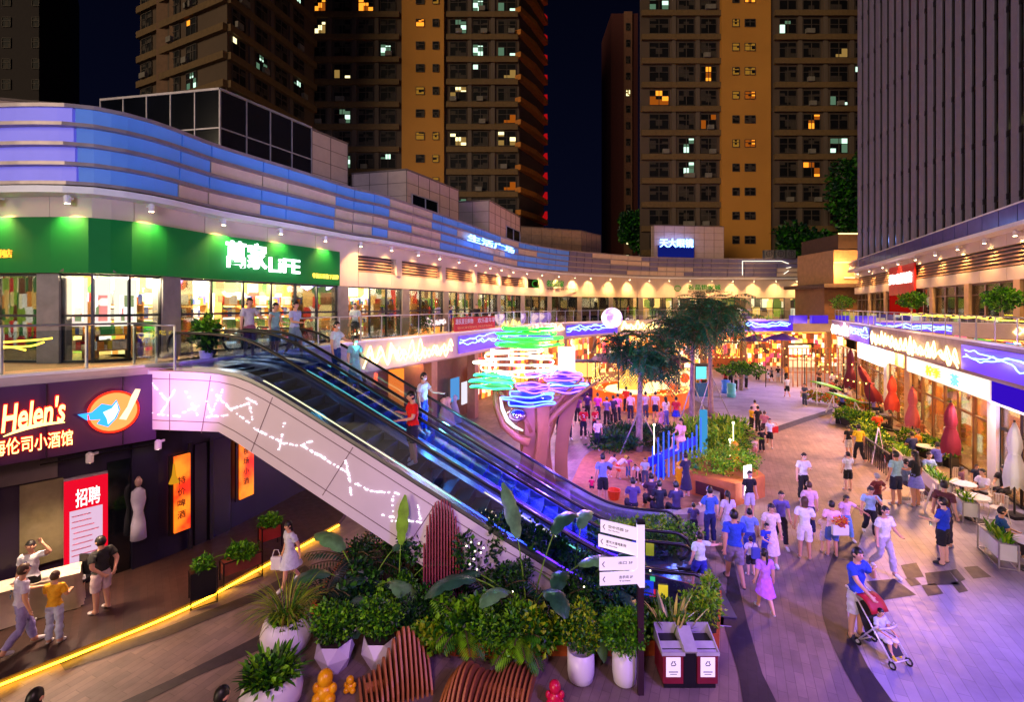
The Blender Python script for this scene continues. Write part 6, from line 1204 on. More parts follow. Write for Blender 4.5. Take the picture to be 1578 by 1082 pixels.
# ================================================================ right terrace furniture
def ang_er(): return math.atan2(1, .455)
def boxplanter(lab, c, L_, grp=None):
    t = thing('box_planter', lab, 'planter', (c[0], c[1], 0)); a = ang_er(); ca, sa = math.cos(a), math.sin(a); b = MB(); b.box((c[0], c[1], .42), (L_, .34, .42), a); b.build('trough', WHITE, t, bevel=.008); b = MB()
    cr_ = [(c[0]+x*ca-y*sa, c[1]+x*sa+y*ca) for x, y in ((-L_/2-.02, -.19), (L_/2+.02, -.19), (L_/2+.02, .19), (-L_/2-.02, .19))]
    for i in range(4): b.box((*cr_[i], .33), (.03, .03, .66), a); b.bar((*cr_[i], .03), (*cr_[(i+1) % 4], .03), .025, .025); b.bar((*cr_[i], .65), (*cr_[(i+1) % 4], .65), .025, .025)
    b.build('frame', mat('frame_pale'), t); b = MB(); q = (c[0]-.18*sa*1.0, c[1]+.18*ca); 
    g = thing('planter_grass', 'spiky green leaves growing in the '+lab, 'plant', (c[0], c[1], .6)); g['label'] = ('spiky leaves in '+lab)
    r_ = random.Random(int(c[0]*50)); bb = MB()
    for i in range(int(70*L_)): x = r_.uniform(-L_/2+.05, L_/2-.05); y = r_.uniform(-.1, .1); blade(bb, (c[0]+x*ca-y*sa, c[1]+x*sa+y*ca, .6), r_.uniform(0, 6.28), r_.uniform(.25, .42), .022, .6, r_.uniform(.8, 1.5), mi=r_.randrange(3))
    bb.build('blade_tuft', [leafm('leaf_yellowgreen'), leafm('leaf_light'), leafm('leaf_mid')], g, True)
boxplanter('white framed trough nearest the right edge', G(1537, 862), 1.15); boxplanter('short white trough beside the brown shirted man', G(1487, 800), .8); boxplanter('long white trough in front of the seated group', G(1440, 762), 1.9); boxplanter('white trough left of the teal shirted person', G(1392, 722), 1.3)
for lab, (u0, v0), (u1, v1), h_ in [('dark planter hedge lining the upper cafe terrace', (1292, 652), (1352, 668), .6), ('planter hedge behind the black shirted stroller', (1330, 672), (1368, 712), .6), ('leafy hedge between the two cafe terraces', (1392, 690), (1470, 722), .45)]:
    a, b_ = G(u0, v0), G(u1, v1); t = hedge(lab, a, b_, .6, .55, [LG[0], LY[0], LG[2]], 1300, .16, .04, z=.36); bb = MB(); bb.bar((a[0], a[1], .2), (b_[0], b_[1], .2), .4, .4); bb.build('planter_box', DKMET, t)
hedge('orange lit flower bed at the far cafe terrace', G(1240, 618), G(1350, 640), .8, .5, [leafm('flower_orange', (210, 110, 30)), LY[0], LG[0]], 1800, .14, .05, z=.25)
TBL = mat('table_top', (226, 216, 226), .3, var=.03)
def table(lab, c, r=.42, h_=.75, m=TBL): t = thing('round_table', lab, 'table', (c[0], c[1], 0)); b = MB(); b.lathe([(r, h_-.03), (r, h_), (.01, h_+.001)], (c[0], c[1], 0), 26); b.build('tabletop', m, t); b = MB(); b.lathe([(.03, .03), (.03, h_-.03)], (c[0], c[1], 0), 8); b.lathe([(.24, 0), (.24, .02), (.03, .04)], (c[0], c[1], 0), 16); b.build('pedestal', DKMET, t); return t
tA_, tB_ = (15.1, 16.3), (14.45, 15.2); table('white round cafe table among the seated group on the right terrace', tA_, .36); table('white round cafe table nearest the white wire chair', tB_, .38); table('white round table cut by the right picture edge', (13.1, 12.3), .35)
for i, (x, y) in enumerate([(19.4, 24.0), (20.4, 26.5), (17.6, 20.6), (18.6, 22.2), (21.8, 30), (22.8, 33)]): table('dark round cafe table on the orange lit terrace, %s from the front' % ['third', 'fourth', 'nearest', 'second', 'fifth', 'farthest'][i], (x, y), .4, .75, mat('table_dark', (70, 40, 26), .3) if i != 2 else TBL)
def chair(lab, c, rz, m, first=[None]):
    if first[0] is None:
        t = thing('cafe_chair', lab, 'chair'); b = MB(); b.lathe([(.2, .43), (.22, .45), (.2, .47), (.01, .47)], (0, 0, 0), 16); b.build('seat', m, t); b = MB(); n = 9
        arc = [(.21*math.sin(a), .21*math.cos(a)) for a in [-1.2+2.4*i/(n-1) for i in range(n)]]
        b.tube([(x, y, .84) for x, y in arc], .014, 5)
        for x, y in arc: b.tube([(x*.95, y*.95, .46), (x, y, .84)], .008, 4)
        b.build('backrest', m, t)
        for sx, sy in ((-1, -1), (1, -1), (1, 1), (-1, 1)): b = MB(); b.tube([(sx*.13, sy*.13, .44), (sx*.19, sy*.19, 0)], .013, 5); b.build('leg', m, t)
        first[0] = t
    else: t = copy_tree(first[0]); t['label'] = lab
    t.location = c; t.rotation_euler.z = rz; t['group'] = 'white wire cafe chairs'; return t
CHW = mat('chair_white', (228, 214, 206), .4)
chair('white wire chair nearest the camera on the right terrace', (15.0, 15.0, 0), R(-80), CHW); chair('white wire chair under the man in white at the round table', (15.65, 16.15, 0), R(-90), CHW); chair('white wire chair behind the upper round table by the glass', (16.0, 17.4, 0), R(-60), CHW); chair('white wire chair behind the brown shirted man', (13.8, 16.6, 0), R(60), CHW); chair('white wire chair by the blue shirted man at the right edge', (13.1, 13.1, 0), R(0), CHW)
# folded umbrellas
def umb(lab, x, y, h_, L_, m, lean=(0, 0), r=.3, grp='folded cafe umbrellas'):
    t = thing('folded_umbrella', lab, 'umbrella', (x, y, 0), grp); b = MB(); n = 16; rings = 9; vs = []
    for k in range(rings):
        f = k/(rings-1); z = h_-L_*f; rr_ = r*(.10, .34, .46, .5, .34, .5, .62, .68, .6)[k]
        for j in range(n): a = 6.283*j/n; q = rr_*(1+(.34 if j % 2 else -.36)*(f > .05))*(1+.12*math.sin(j*2.3+f*5)); vs.append((x+q*math.cos(a)+lean[0]*(z/h_), y+q*math.sin(a)+lean[1]*(z/h_), z-(.12 if (j % 2 and k == rings-1) else 0)))
    b.add(vs, [(k*n+j, k*n+(j+1) % n, (k+1)*n+(j+1) % n, (k+1)*n+j) for k in range(rings-1) for j in range(n)]+[tuple(range(n))]); b.build('canopy', m, t, True)
    b = MB(); b.tube([(x, y, 0), (x+lean[0], y+lean[1], h_+.08)], .03, 6); b.box((x, y, .05), (.5, .5, .1)); b.build('pole', DKMET, t); b = MB(); b.lathe([(r*.42, 0), (r*.45, .03), (r*.42, .06)], (x+lean[0]*.55, y+lean[1]*.55, h_-L_*.52), 12); b.build('strap', m, t); return t
RD = mat('canvas_red', (140, 26, 44), .75, var=.15, vs=4); PKC = mat('canvas_pink', (190, 84, 80), .75, var=.15, vs=4); MRN = mat('canvas_maroon', (110, 14, 36), .75, var=.12, vs=4)
umb('folded crimson umbrella closest to the camera, before the gold shop window', 16.5, 18.3, 3.05, 1.85, RD, r=.32); umb('folded salmon umbrella below the white shop sign', 18.6, 22.6, 2.95, 1.8, PKC, r=.3); umb('folded coral umbrella left of the salmon one', 20.3, 26.0, 2.95, 1.8, mat('canvas_coral', (190, 56, 40), .75, var=.15), r=.36)
umb('leaning maroon folded umbrella beside the coral one', 22.2, 29, 3.1, 2.1, MRN, (-1.3, .3), .42); umb('upright maroon folded umbrella against the orange lit glass', 24.0, 34.5, 3.6, 2.7, MRN, r=.4); umb('folded white umbrella at the right edge in front of the black door', 15.9, 15.4, 3.0, 2.0, WHITE, r=.3)
for i, (u, v, d) in enumerate([(1205, 523, 42), (1162, 525, 46)]):
    q = P(u, v, d); t = thing('open_umbrella', ['violet lit open umbrella, right of the pair before the far shops', 'violet lit open umbrella, left of the pair before the far shops'][i], 'umbrella', (q[0], q[1], 0)); b = MB(); b.lathe([(1.5, 0), (1.0, .22), (.4, .42), (.03, .52)], (q[0], q[1], q[2]), 8); b.build('canopy', mat('canvas_violet', (90, 50, 150), .7), t); b = MB(); b.tube([(q[0], q[1], 0), (q[0], q[1], q[2]+.5)], .04, 6); b.build('pole', DKMET, t)
# A-frame boards
def aframe(lab, c, rz, h_, m, m2=None):
    t = thing('pavement_sign', lab, 'sign board', (c[0], c[1], 0)); ca, sa = math.cos(rz), math.sin(rz); b = MB(); w_ = .32
    def pt(x, y, z): return (c[0]+x*ca-y*sa, c[1]+x*sa+y*ca, z)
    b.slab([pt(-w_, -.22, .03), pt(w_, -.22, .03), pt(w_*.8, 0, h_), pt(-w_*.8, 0, h_)], (0, .02, 0)); b.build('front_board', m, t); b = MB(); b.slab([pt(-w_, .25, .03), pt(w_, .25, .03), pt(w_*.8, .03, h_), pt(-w_*.8, .03, h_)], (0, .02, 0)); b.build('rear_board', m, t)
    if m2: b = MB(); b.slab([pt(-w_*1.05, -.26, .02), pt(w_*1.05, -.26, .02), pt(w_, -.17, .45), pt(-w_, -.17, .45)], (0, .01, 0)); b.slab([pt(-w_*.6, -.05, h_*.82), pt(w_*.6, -.05, h_*.82), pt(w_*.55, -.025, h_*.95), pt(-w_*.55, -.025, h_*.95)], (0, .01, 0)); b.build('red_panel', m2, t)
    b = MB()
    for k in range(4): z = h_*(.3+.12*k); y = -.2*(1-z/h_)-.03; b.bar(pt(-w_*.5, y, z), pt(w_*.4, y, z), .006, .03)
    b.build('print', mat('print_grey', (150, 90, 120), .6), t)
aframe('white and red pavement board beside the terrace rail', G(1355, 716), R(55), 1.5, mat('board_pinkwhite', (240, 205, 215), .4, em=(255, 200, 215), es=.25, var=0), mat('board_red', (210, 20, 24), .4)); aframe('lavender pavement board beside the far terrace planter', G(1288, 652), R(60), 1.1, mat('board_lavender', (170, 150, 200), .4)); aframe('small coloured board leaning by the brown shirted man', G(1440, 792), R(50), .9, WHITE, mat('board_blue2', (30, 60, 190), .4))
# leaf shaped green garden swings
for i, (u, v, L_) in enumerate([(1275, 596, 2.4), (1301, 614, 2.2)]):
    q = P(u, v, 33-3*i); t = thing('leaf_canopy', ['green leaf shaped canopy on white tubes, farther of the two', 'green leaf shaped canopy on white tubes, nearer of the two'][i], 'canopy', (q[0], q[1], 0)); b = MB(); n = 10; vs = []; 
    for k in range(n+1): f = k/n*2-1; w_ = .55*(1-f*f)**.6; vs += [(q[0]+f*L_/2, q[1]-w_, q[2]-f*.35), (q[0]+f*L_/2, q[1], q[2]+.18*(1-f*f)-f*.35), (q[0]+f*L_/2, q[1]+w_, q[2]-f*.35)]
    b.add(vs, [(3*k+j, 3*k+j+1, 3*k+j+4, 3*k+j+3) for k in range(n) for j in (0, 1)]); cn = b.build('canopy', mat('canopy_green', (90, 170, 30), .4), t, True); md = cn.modifiers.new('thick', 'SOLIDIFY'); md.thickness = .04; b = MB()
    for sx in (-1, 1): b.tube([(q[0]+sx*L_*.4, q[1]-.4, 0), (q[0]+sx*L_*.3, q[1], q[2]-sx*.2), (q[0]+sx*L_*.4, q[1]+.4, 0)], .035, 5)
    b.build('tube_frame', WHITE, t)
b = MB(); a, b_ = G(1333, 706), G(1372, 738)
tf = thing('terrace_rail', 'dark slatted rail along the cafe terrace by the red white board', 'fence', a); 
for i in range(14): q = Vector(a).lerp(Vector(b_), i/13); b.box((q.x, q.y, .45), (.03, .03, .9))
b.bar((a[0], a[1], .92), (b_[0], b_[1], .92), .05, .05); b.build('slat_panel', DKMET, tf)
# reception table with white cloth on the deck, and bar stool things
tcb = Vector(G(50, 962, .14)); t = thing('reception_table', 'long table under a pleated cream cloth beside the group on the deck', 'table', (tcb.x, tcb.y, .14)); a = R(38); b = MB(); L_, W_ = 1.7, .6; pts = []; n = 60
for ring, zz in ((0, .9), (1, .16)):
    for i in range(n):
        f = i/n*4; s_ = int(f); g = f-s_; x, y = [(-1+2*g, -1), (1, -1+2*g), (1-2*g, 1), (-1, 1-2*g)][s_]; k = 1+(.06*math.sin(i*1.9) if ring else 0)+(.03 if ring else 0); X_, Y_ = x*L_/2*k, y*W_/2*k; pts.append((tcb.x-.35+X_*math.cos(a)-Y_*math.sin(a), tcb.y+.25+X_*math.sin(a)+Y_*math.cos(a), zz))
b.add(pts, [(i, (i+1) % n, n+(i+1) % n, n+i) for i in range(n)]+[tuple(range(n))]); b.build('cloth', mat('cloth_cream', (232, 214, 190), .8), t, True); b = MB(); b.box((tcb.x-.35, tcb.y+.25, .5), (1.5, .4, .7), a); b.build('frame', DKMET, t)
ch0 = thing('stool', 'dark metal chair under the seated man by the red poster', 'chair', G(118, 925, .14)); c = ch0.location; b = MB(); b.box((c.x, c.y, c.z+.44), (.42, .42, .05)); b.build('seat', DKMET, ch0); b = MB(); b.box((c.x+.1, c.y+.2, c.z+.7), (.4, .04, .45)); b.build('backrest', DKMET, ch0)
for sx, sy in ((-1, -1), (1, -1), (1, 1), (-1, 1)): b = MB(); b.box((c.x+sx*.18, c.y+sy*.18, c.z+.21), (.03, .03, .42)); b.build('leg', DKMET, ch0)
c = G(45, 880, .14); t = thing('window_plant', 'small bright fern on a stand at the bar window', 'plant', c); clumps('foliage', [((c[0]-.1, c[1]+.3, 1.25), (.3, .25, .18), 350)], LG, t, .14, .04); b = MB(); b.lathe([(.12, .14), (.15, 1.1), (.02, 1.08)], (c[0]-.1, c[1]+.3, 0), 12); b.build('stand', DKMET, t)
# ================================================================ fair stall, kiosks and crowded far shops
cx_, cy_ = G(995, 628)[:2]; cy_ += 1.5
ks = thing('fair_stall', 'round golden lit fair stall hung with bulbs behind the trees', 'stall', (cx_, cy_, 0)); b = MB(); b.lathe([(3.2, 0), (3.2, 1.0), (3.3, 1.02), (3.3, 1.1), (2.7, 1.1), (2.7, 0)], (cx_, cy_, 0), 36); b.build('counter', mat('counter_orange', (200, 96, 20), .4, em=(255, 120, 20), es=.16, var=.1), ks)
b = MB(); r_ = random.Random(6)
for i in range(150): a = 6.283*i/150; b.ball((cx_+3.28*math.cos(a), cy_+3.28*math.sin(a), 1.3+.18*math.sin(i*.9)+r_.uniform(-.05, .05)), .032, 5)
for i in range(110): a = 6.283*i/110; b.ball((cx_+3.2*math.cos(a), cy_+3.2*math.sin(a), 2.1+.25*math.sin(i*1.3)+r_.uniform(-.4, .6)), .03, 5)
b.build('bulb_garland', glow('bulb_warm', (255, 190, 90), 7), ks); gx, gy = cx_-.9, cy_-1.2
b = MB(); b.lathe([(.95, 1.05), (.9, 1.4), (.7, 1.8), (.42, 2.1), (.2, 2.35), (.05, 2.5)], (gx, gy, 0), 20); b.ball((gx-.15, gy, 2.4), .24, 12); b.tube([(gx-.3, gy, 2.8), (gx-.7, gy, 3.0), (gx-.95, gy, 3.3)], [.16, .1, .03], 6); b.build('golden_mound', glow('gold_glow', (255, 190, 80), 1.5), ks, True)
b = MB(); b.lathe([(1.7, 1.12), (1.6, 1.25), (.1, 1.27)], (gx, gy, 0), 24); b.lathe([(.9, 1.3), (.5, 1.6), (.05, 1.65)], (cx_+.7, gy-.2, 0), 16); b.build('plate', glow('plate_cream', (255, 225, 150), 2.4), ks)
b = MB(); c = Vector((cx_+2.4, cy_-2.0, 2.0)); b.tube([c+Vector((.42*math.cos(a), 0, .42*math.sin(a))) for a in [6.283*i/20 for i in range(20)]], .09, 6, closed=True); b.build('cream_ring', glow('plate_cream'), ks); b = MB(); b.ball(c, .3, 14, sc3=(1, .3, 1)); b.build('orange_disc', glow('disc_orange', (255, 80, 20), 1.8), ks)
b = MB(); b.lathe([(3.3, 3.0), (3.0, 3.2), (.2, 3.6)], (cx_, cy_, 0), 24); b.build('awning', mat('awning_maroon', (90, 40, 40), .7), ks); b = MB()
for a in (0.3, 1.6, 2.9, 4.0, 5.4): b = MB(); b.tube([(cx_+3*math.cos(a), cy_+3*math.sin(a), 1), (cx_+3*math.cos(a), cy_+3*math.sin(a), 3.1)], .05, 6); b.build('post', DKMET, ks)
lamp('stall_lamp', 'POINT', (cx_, cy_-2.6, 2.6), None, 200, (1, .55, .15), .3); lamp('stall_lamp', 'POINT', (cx_-4.5, cy_-1, 2.6), None, 160, (1, .4, .5), .3)
def kiosk(lab, u, v, w_, h_, m, em, seed):
    c = G(u, v); t = thing('kiosk', lab, 'kiosk', c); b = MB(); b.box((c[0], c[1]+.5, .5), (w_, .8, 1.0)); b.build('counter', m, t); b = MB(); b.box((c[0], c[1]+.5, h_), (w_+.3, 1.2, .12)); b.build('roof', DKMET, t)
    for sx in (-1, 1): b = MB(); b.box((c[0]+sx*w_/2, c[1]+.5, h_/2), (.07, .07, h_)); b.build('post', DKMET, t)
    b = MB(); b = MB(); b.box((c[0], c[1]+.85, h_*.72), (w_*.9, .05, h_*.4)); b.build('lit_menu', em, t); b = MB(); r_ = random.Random(seed)
    for k in range(14): b.box((c[0]+r_.uniform(-w_/2, w_/2)*.9, c[1]+.3, 1.08+r_.uniform(0, .1)), (.14, .14, .2), mi=k % 3)
    b.build('jar_row', [GCOL[0], GCOL[1], GCOL[2]], t); return t
CB = glow('cyan_board', (110, 220, 240), 1.3)
kiosk('small kiosk with white lit menu on the far left of the fair', 905, 612, 2.0, 2.6, mat('kiosk_violet', (60, 30, 120), .5), glow('menu_orange', (255, 170, 90), 2), 1); kiosk('kiosk with a cyan lit board behind the right court tree', 1086, 612, 1.0, 2.3, mat('kiosk_blue', (40, 110, 160), .5), CB, 2); kiosk('wide kiosk with cream lit counter at the far end of the walk', 1236, 566, 2.8, 2.5, mat('kiosk_cream', (220, 190, 150), .5, em=(255, 220, 170), es=.5, var=0), glow('menu_cream', (255, 225, 180), 2.5), 3); kiosk('orange lit kiosk just left of the cream counter kiosk', 1190, 562, 2.6, 2.6, mat('kiosk_red', (190, 50, 30), .5, em=(230, 60, 30), es=.4, var=0), glow('menu_orange'), 4)
kiosk('busy orange kiosk behind the low wide tree', 1120, 566, 3.0, 2.7, mat('kiosk_wood', (150, 80, 40), .5), glow('menu_orange'), 5)
for i, (u, v) in enumerate([(1118, 606), (1124, 612)]):
    q = G(u+i*3, v); b = MB(); b.lathe([(.3, 0), (.32, .3), (.28, .32), (.33, .6), (.28, .62), (.32, .95), (.28, 1.0)], q, 16); tag(b.build('striped_barrel', mat('barrel_teal', (90, 190, 200), .4) if i else mat('barrel_blue', (50, 120, 210), .4), None, True), ['blue ribbed barrel, left of the two by the low tree', 'pale teal ribbed barrel, right of the two by the low tree'][i], 'barrel')
# strings of warm bulbs over the far terrace
for k, (u0, v0, d0_, u1, v1, d1_) in enumerate([(1170, 520, 44, 1300, 545, 36), (1180, 535, 40, 1320, 560, 32), (1080, 545, 44, 1180, 538, 46), (905, 540, 36, 1010, 552, 36), (1240, 545, 38, 1340, 590, 28)]):
    A, B = Vector(P(u0, v0, d0_)), Vector(P(u1, v1, d1_)); b = MB(); n = 26; w2 = MB(); pts = [A.lerp(B, i/n)-Vector((0, 0, .5*math.sin(math.pi*i/n))) for i in range(n+1)]
    for p in pts[1::2]: b.ball(p-Vector((0, 0, .08)), .045, 5)
    r = thing('bulb_string', ['warm bulb string across the far end of the right terrace', 'lower warm bulb string over the far right terrace', 'short warm bulb string before the rear shops', 'warm bulb string above the fair stall at left', 'warm bulb string running toward the maroon umbrella'][k], 'string lights', tuple(A)); b.build('bulb', glow('bulb_warm'), r); w2.tube(pts, .012, 4); w2.build('wire', BLK, r)
    for e in (pts[0], pts[-1]): w3 = MB(); w3.tube([(e.x, e.y, 0), tuple(e)], .03, 5); w3.build('post', DKMET, r)
# lit orange rails and sculpted gantry by the far shops
b = MB(); r_ = random.Random(9)
for u in range(1215, 1300, 7): d = 40; q = P(u, 560, d); b.box((q[0], d, 1.6), (.06, .06, 3.2))
for z in (1.2, 2.2, 3.2): q0, q1 = P(1215, 0, 40), P(1296, 0, 40); b.bar((q0[0], 40, z), (q1[0], 40, z), .06, .06)
tag(b.build('lit_trellis', glow('trellis_orange', (230, 110, 50), .7)), 'orange lit trellis wall at the far end of the right terrace', 'trellis')

pb0 = None; COLS = [('orange', (240, 110, 20)), ('yellow', (240, 200, 30)), ('sky blue', (40, 130, 220)), ('red', (210, 40, 30)), ('green', (60, 170, 60)), ('cyan', (40, 190, 210)), ('pink', (230, 90, 150))]
for i, (cn_, cc) in enumerate(COLS):
    y = 15.2+i*1.0; x = ER(y, .9+.4*(i % 2))[0]; t = thing('play_stool', '%s lit play stool on the right gallery floor behind the glass' % cn_, 'stool', (x, y, 5.12)); b = MB(); b.lathe([(.2, 0), (.24, .1), (.17, .3), (.24, .55), (.25, .6), (.02, .62)], (x, y, 5.12), 14); b.build('seat', mat('play_'+cn_.replace(' ', '_'), cc, .4, em=cc, es=.6, var=0), t, True)
# ================================================================ people
SEG = {}
def sk_build(pose, arms, lod):
    """connected skeleton (front = -Y, height 1.72) grown into one skin, returned as arrays with a region tag per vertex"""
    P_, Rr, E, T = [], [], [], []
    def add(p, r, par, tag_, sub=3):
        if par is None: P_.append(Vector(p)); Rr.append(r); T.append((tag_, 0.)); return 0
        a = P_[par]; ra = Rr[par]; last = par
        for k in range(1, sub+1): f = k/sub; P_.append(a.lerp(Vector(p), f)); Rr.append(ra+(r-ra)*f); T.append((tag_, f)); E.append((last, len(P_)-1)); last = len(P_)-1
        return last
    lean = {'stand': 0, 'walk': .04, 'sit': .02, 'bend': .95, 'perch': .1}[pose]; pz = {'sit': .50, 'perch': .5}.get(pose, .92)
    def up(d, side=0, fwd=0): return Vector((side, -math.sin(lean)*d-fwd*math.cos(lean), pz+math.cos(lean)*d-fwd*math.sin(lean)*.0))
    pel = add((0, 0, pz), .125, None, 'hipc'); wa_ = add(up(.14), .108, pel, 'torso', 2); ch = add(up(.33), .132, wa_, 'torso', 3); uc = add(up(.455), .102, ch, 'torso', 2); nb = add(up(.525), .054, uc, 'neck', 2)
    nod = .25 if arms[0] in ('phone',) or arms[1] in ('phone',) else (.1 if pose != 'bend' else -.4)
    nt_ = add(up(.585), .05, nb, 'neck', 1); hd = P_[nt_]; hu = Vector((0, -math.sin(lean*.5+nod), math.cos(lean*.5+nod))); hf = Vector((0, -math.cos(lean*.5+nod), -math.sin(lean*.5+nod)))
    j = add(hd+hu*.045+hf*.02, .072, nt_, 'head', 1); m_ = add(hd+hu*.11+hf*.012, .094, j, 'head', 1); tp = add(hd+hu*.17+hf*.0, .08, m_, 'head', 1)
    for (sg, a) in ((-1, arms[0]), (1, arms[1])):
        sh = add(up(.478, sg*.165), .056, uc, 'sh', 1); S = P_[sh]
        e, w_ = {'down': ((.05, .02, -.28), (.03, -.06, -.25)), 'swingf': ((.04, -.12, -.25), (0, -.16, -.19)), 'swingb': ((.05, .13, -.25), (.02, .03, -.25)), 'phone': ((.04, -.06, -.27), (-.1, -.19, .10)), 'hold': ((.05, -.07, -.27), (-.08, -.24, -.03)), 'face': ((.08, -.14, -.20), (-.14, -.10, .22)), 'head': ((.20, -.05, .05), (-.12, -.03, .22)), 'back': ((.08, .10, -.26), (-.12, .10, -.16)), 'rail': ((.06, -.16, -.22), (.04, -.24, -.04)), 'hip': ((.17, .05, -.22), (-.11, -.1, -.16)), 'lap': ((.05, -.10, -.26), (-.05, -.22, -.06)), 'out': ((.20, -.08, -.16), (.18, -.12, -.14)), 'reach': ((.03, -.18, -.2), (0, -.22, -.12)), 'reachs': ((.22, -.02, -.12), (.24, -.02, -.03))}[a]
        if pose == 'bend' and a in ('down', 'reach'): e, w_ = (.03, -.12, -.25), (0, -.06, -.25)
        el = add(S+Vector((sg*e[0], e[1], e[2])), .042, sh, 'uarm', 4); wr = add(P_[el]+Vector((sg*w_[0], w_[1], w_[2])), .026, el, 'farm', 3)
        d = (P_[wr]-P_[el]).normalized(); sd = d.cross(Vector((0, 1, 0)) if abs(d.y) < .8 else Vector((0, 0, 1))).normalized(); pm = add(P_[wr]+d*.075, .032, wr, 'hand', 2); q = d.cross(sd)
        nrm = q if q.y < 0 else -q
        for fi, (o, l) in enumerate([(-.03, .062), (-.01, .075), (.01, .07), (.03, .055)]): k = add(P_[pm]+sd*o+d*l*.55, .0105, pm, 'hand', 1); add(P_[k]+d*l*.4+nrm*l*.4, .009, k, 'hand', 1)
        pb = add(P_[wr]+d*.03+sd*sg*.02, .02, wr, 'hand', 1); add(P_[pb]+d*.035+sd*.035*sg+nrm*.02, .0105, pb, 'hand', 1)
        # legs
        hp = add(Vector((sg*.085, 0, pz-.07)), .098, pel, 'hipc', 1); Hh = P_[hp]
        if pose in ('sit', 'perch'): kn, an_ = Vector((sg*.12, -.40, pz-.03)), Vector((sg*.12, -.42+(.05 if sg > 0 else -.03), .09))
        elif pose == 'walk': kn, an_ = (Vector((sg*.08, -.16, .50)), Vector((sg*.08, -.22, .10))) if sg > 0 else (Vector((sg*.09, .02, .48)), Vector((sg*.09, .30, .16)))
        elif pose == 'bend': kn, an_ = Vector((sg*.12, -.06, .47)), Vector((sg*.13, .03, .09))
        else: kn, an_ = Vector((sg*.10, -.015, .49)), Vector((sg*.115, .02, .085))
        k1 = add(kn, .056, hp, 'thigh', 5); kc = add(kn.lerp(an_, .35)+Vector((0, .015, 0)), .054, k1, 'shin', 2); k2 = add(an_, .036, kc, 'shin2', 3); bl = add(an_+Vector((sg*.015, -.12, -.05)), .036, k2, 'foot', 2); add(an_+Vector((sg*.02, -.18, -.06)), .026, bl, 'foot', 1); add(an_+Vector((0, .04, -.045)), .034, k2, 'foot', 1)
    me = bpy.data.meshes.new('sk'); me.from_pydata([tuple(p) for p in P_], E, []); o = bpy.data.objects.new('sk', me); tmp_sc.collection.objects.link(o); md = o.modifiers.new('skin', 'SKIN'); md.use_smooth_shade = True; md.branch_smoothing = .3
    for i, sv in enumerate(me.skin_vertices[0].data): sv.radius = (Rr[i]*1.08, Rr[i]*1.08); sv.use_root = (i == 0)
    s_ = o.modifiers.new('sub', 'SUBSURF'); s_.levels = lod; s_.render_levels = lod
    tmp_sc.view_layers[0].update(); dg = tmp_sc.view_layers[0].depsgraph; dg.update(); ev = bpy.data.meshes.new_from_object(o.evaluated_get(dg)); bpy.data.objects.remove(o)
    n = len(ev.vertices); V = np.empty(n*3); ev.vertices.foreach_get('co', V); V = V.reshape(-1, 3); Fc = [tuple(p.vertices) for p in ev.polygons]; N = np.empty(n*3); ev.vertices.foreach_get('normal', N); N = N.reshape(-1, 3); bpy.data.meshes.remove(ev)
    SP = np.array([tuple(p) for p in P_]); RR = np.array(Rr); D = np.linalg.norm(V[:, None]-SP[None], axis=2)-RR[None]*.8; near = D.argmin(1); tg = np.array([T[i][0] for i in near]); tf_ = np.array([T[i][1] for i in near])
    hc = np.array(hd+hu*.11+hf*.012); hu, hf = np.array(hu), np.array(hf)
    # flatten the trunk front to back, shape the face
    tor = np.isin(tg, ['torso', 'hipc', 'sh']); V[tor, 1] = V[tor, 1]-(V[tor, 1]-np.interp(V[tor, 2], [pz, pz+.5], [0, -math.sin(lean)*.5]))*.16
    if pose != 'bend': pass
    hm = tg == 'head'; q = V[hm]-hc; a = q@hf; u_ = q@hu; nose = np.exp(-((q[:, 0]/.018)**2+((u_+.005)/.03)**2))*(a > .03)*.024; sock = np.exp(-(((np.abs(q[:, 0])-.034)/.018)**2+((u_-.022)/.014)**2))*(a > .03)*-.008; chin = np.exp(-((q[:, 0]/.03)**2+((u_+.085)/.025)**2))*(a > 0)*.012; side = np.where(u_ < -.02, -np.sign(q[:, 0])*np.abs(q[:, 0])*.14, 0)
    V[hm] += np.outer(nose+sock+chin, hf)+np.outer(side, np.array([1, 0, 0]))
    ears = np.exp(-((u_-.0)/.028)**2-((a+.005)/.022)**2)*(np.abs(q[:, 0]) > .06)*.02; V[hm] += np.outer(np.sign(q[:, 0])*ears, np.array([1, 0, 0]))
    return dict(V=V, F=Fc, N=N, tg=tg, tf=tf_, hc=hc, hu=hu, hf=hf, pz=pz)
def body_for(pose, arms, lod):
    k = (pose, arms, lod)
    if k not in SEG: SEG[k] = sk_build(*k)
    return SEG[k]
def cloth_m(c): return mat('cloth_%d_%d_%d' % tuple(c), c, .85, var=.16, vs=14, bump=.9)
SKN = [mat('skin_a', (214, 160, 130), .5, var=.04), mat('skin_b', (196, 140, 108), .5, var=.04), mat('skin_c', (226, 176, 150), .5, var=.04)]
HRM = mat('hair_black', (20, 16, 16), .45, var=.2); HRB = mat('hair_brown', (70, 44, 30), .5, var=.2); HRG = mat('hair_grey', (150, 146, 150), .6, var=.2); EYEM = mat('eye_dark', (16, 12, 12), .2, var=0); MSKM = mat('mask_white', (225, 228, 235), .7, var=.02); MSKB = mat('mask_blue', (130, 180, 215), .7, var=.02)
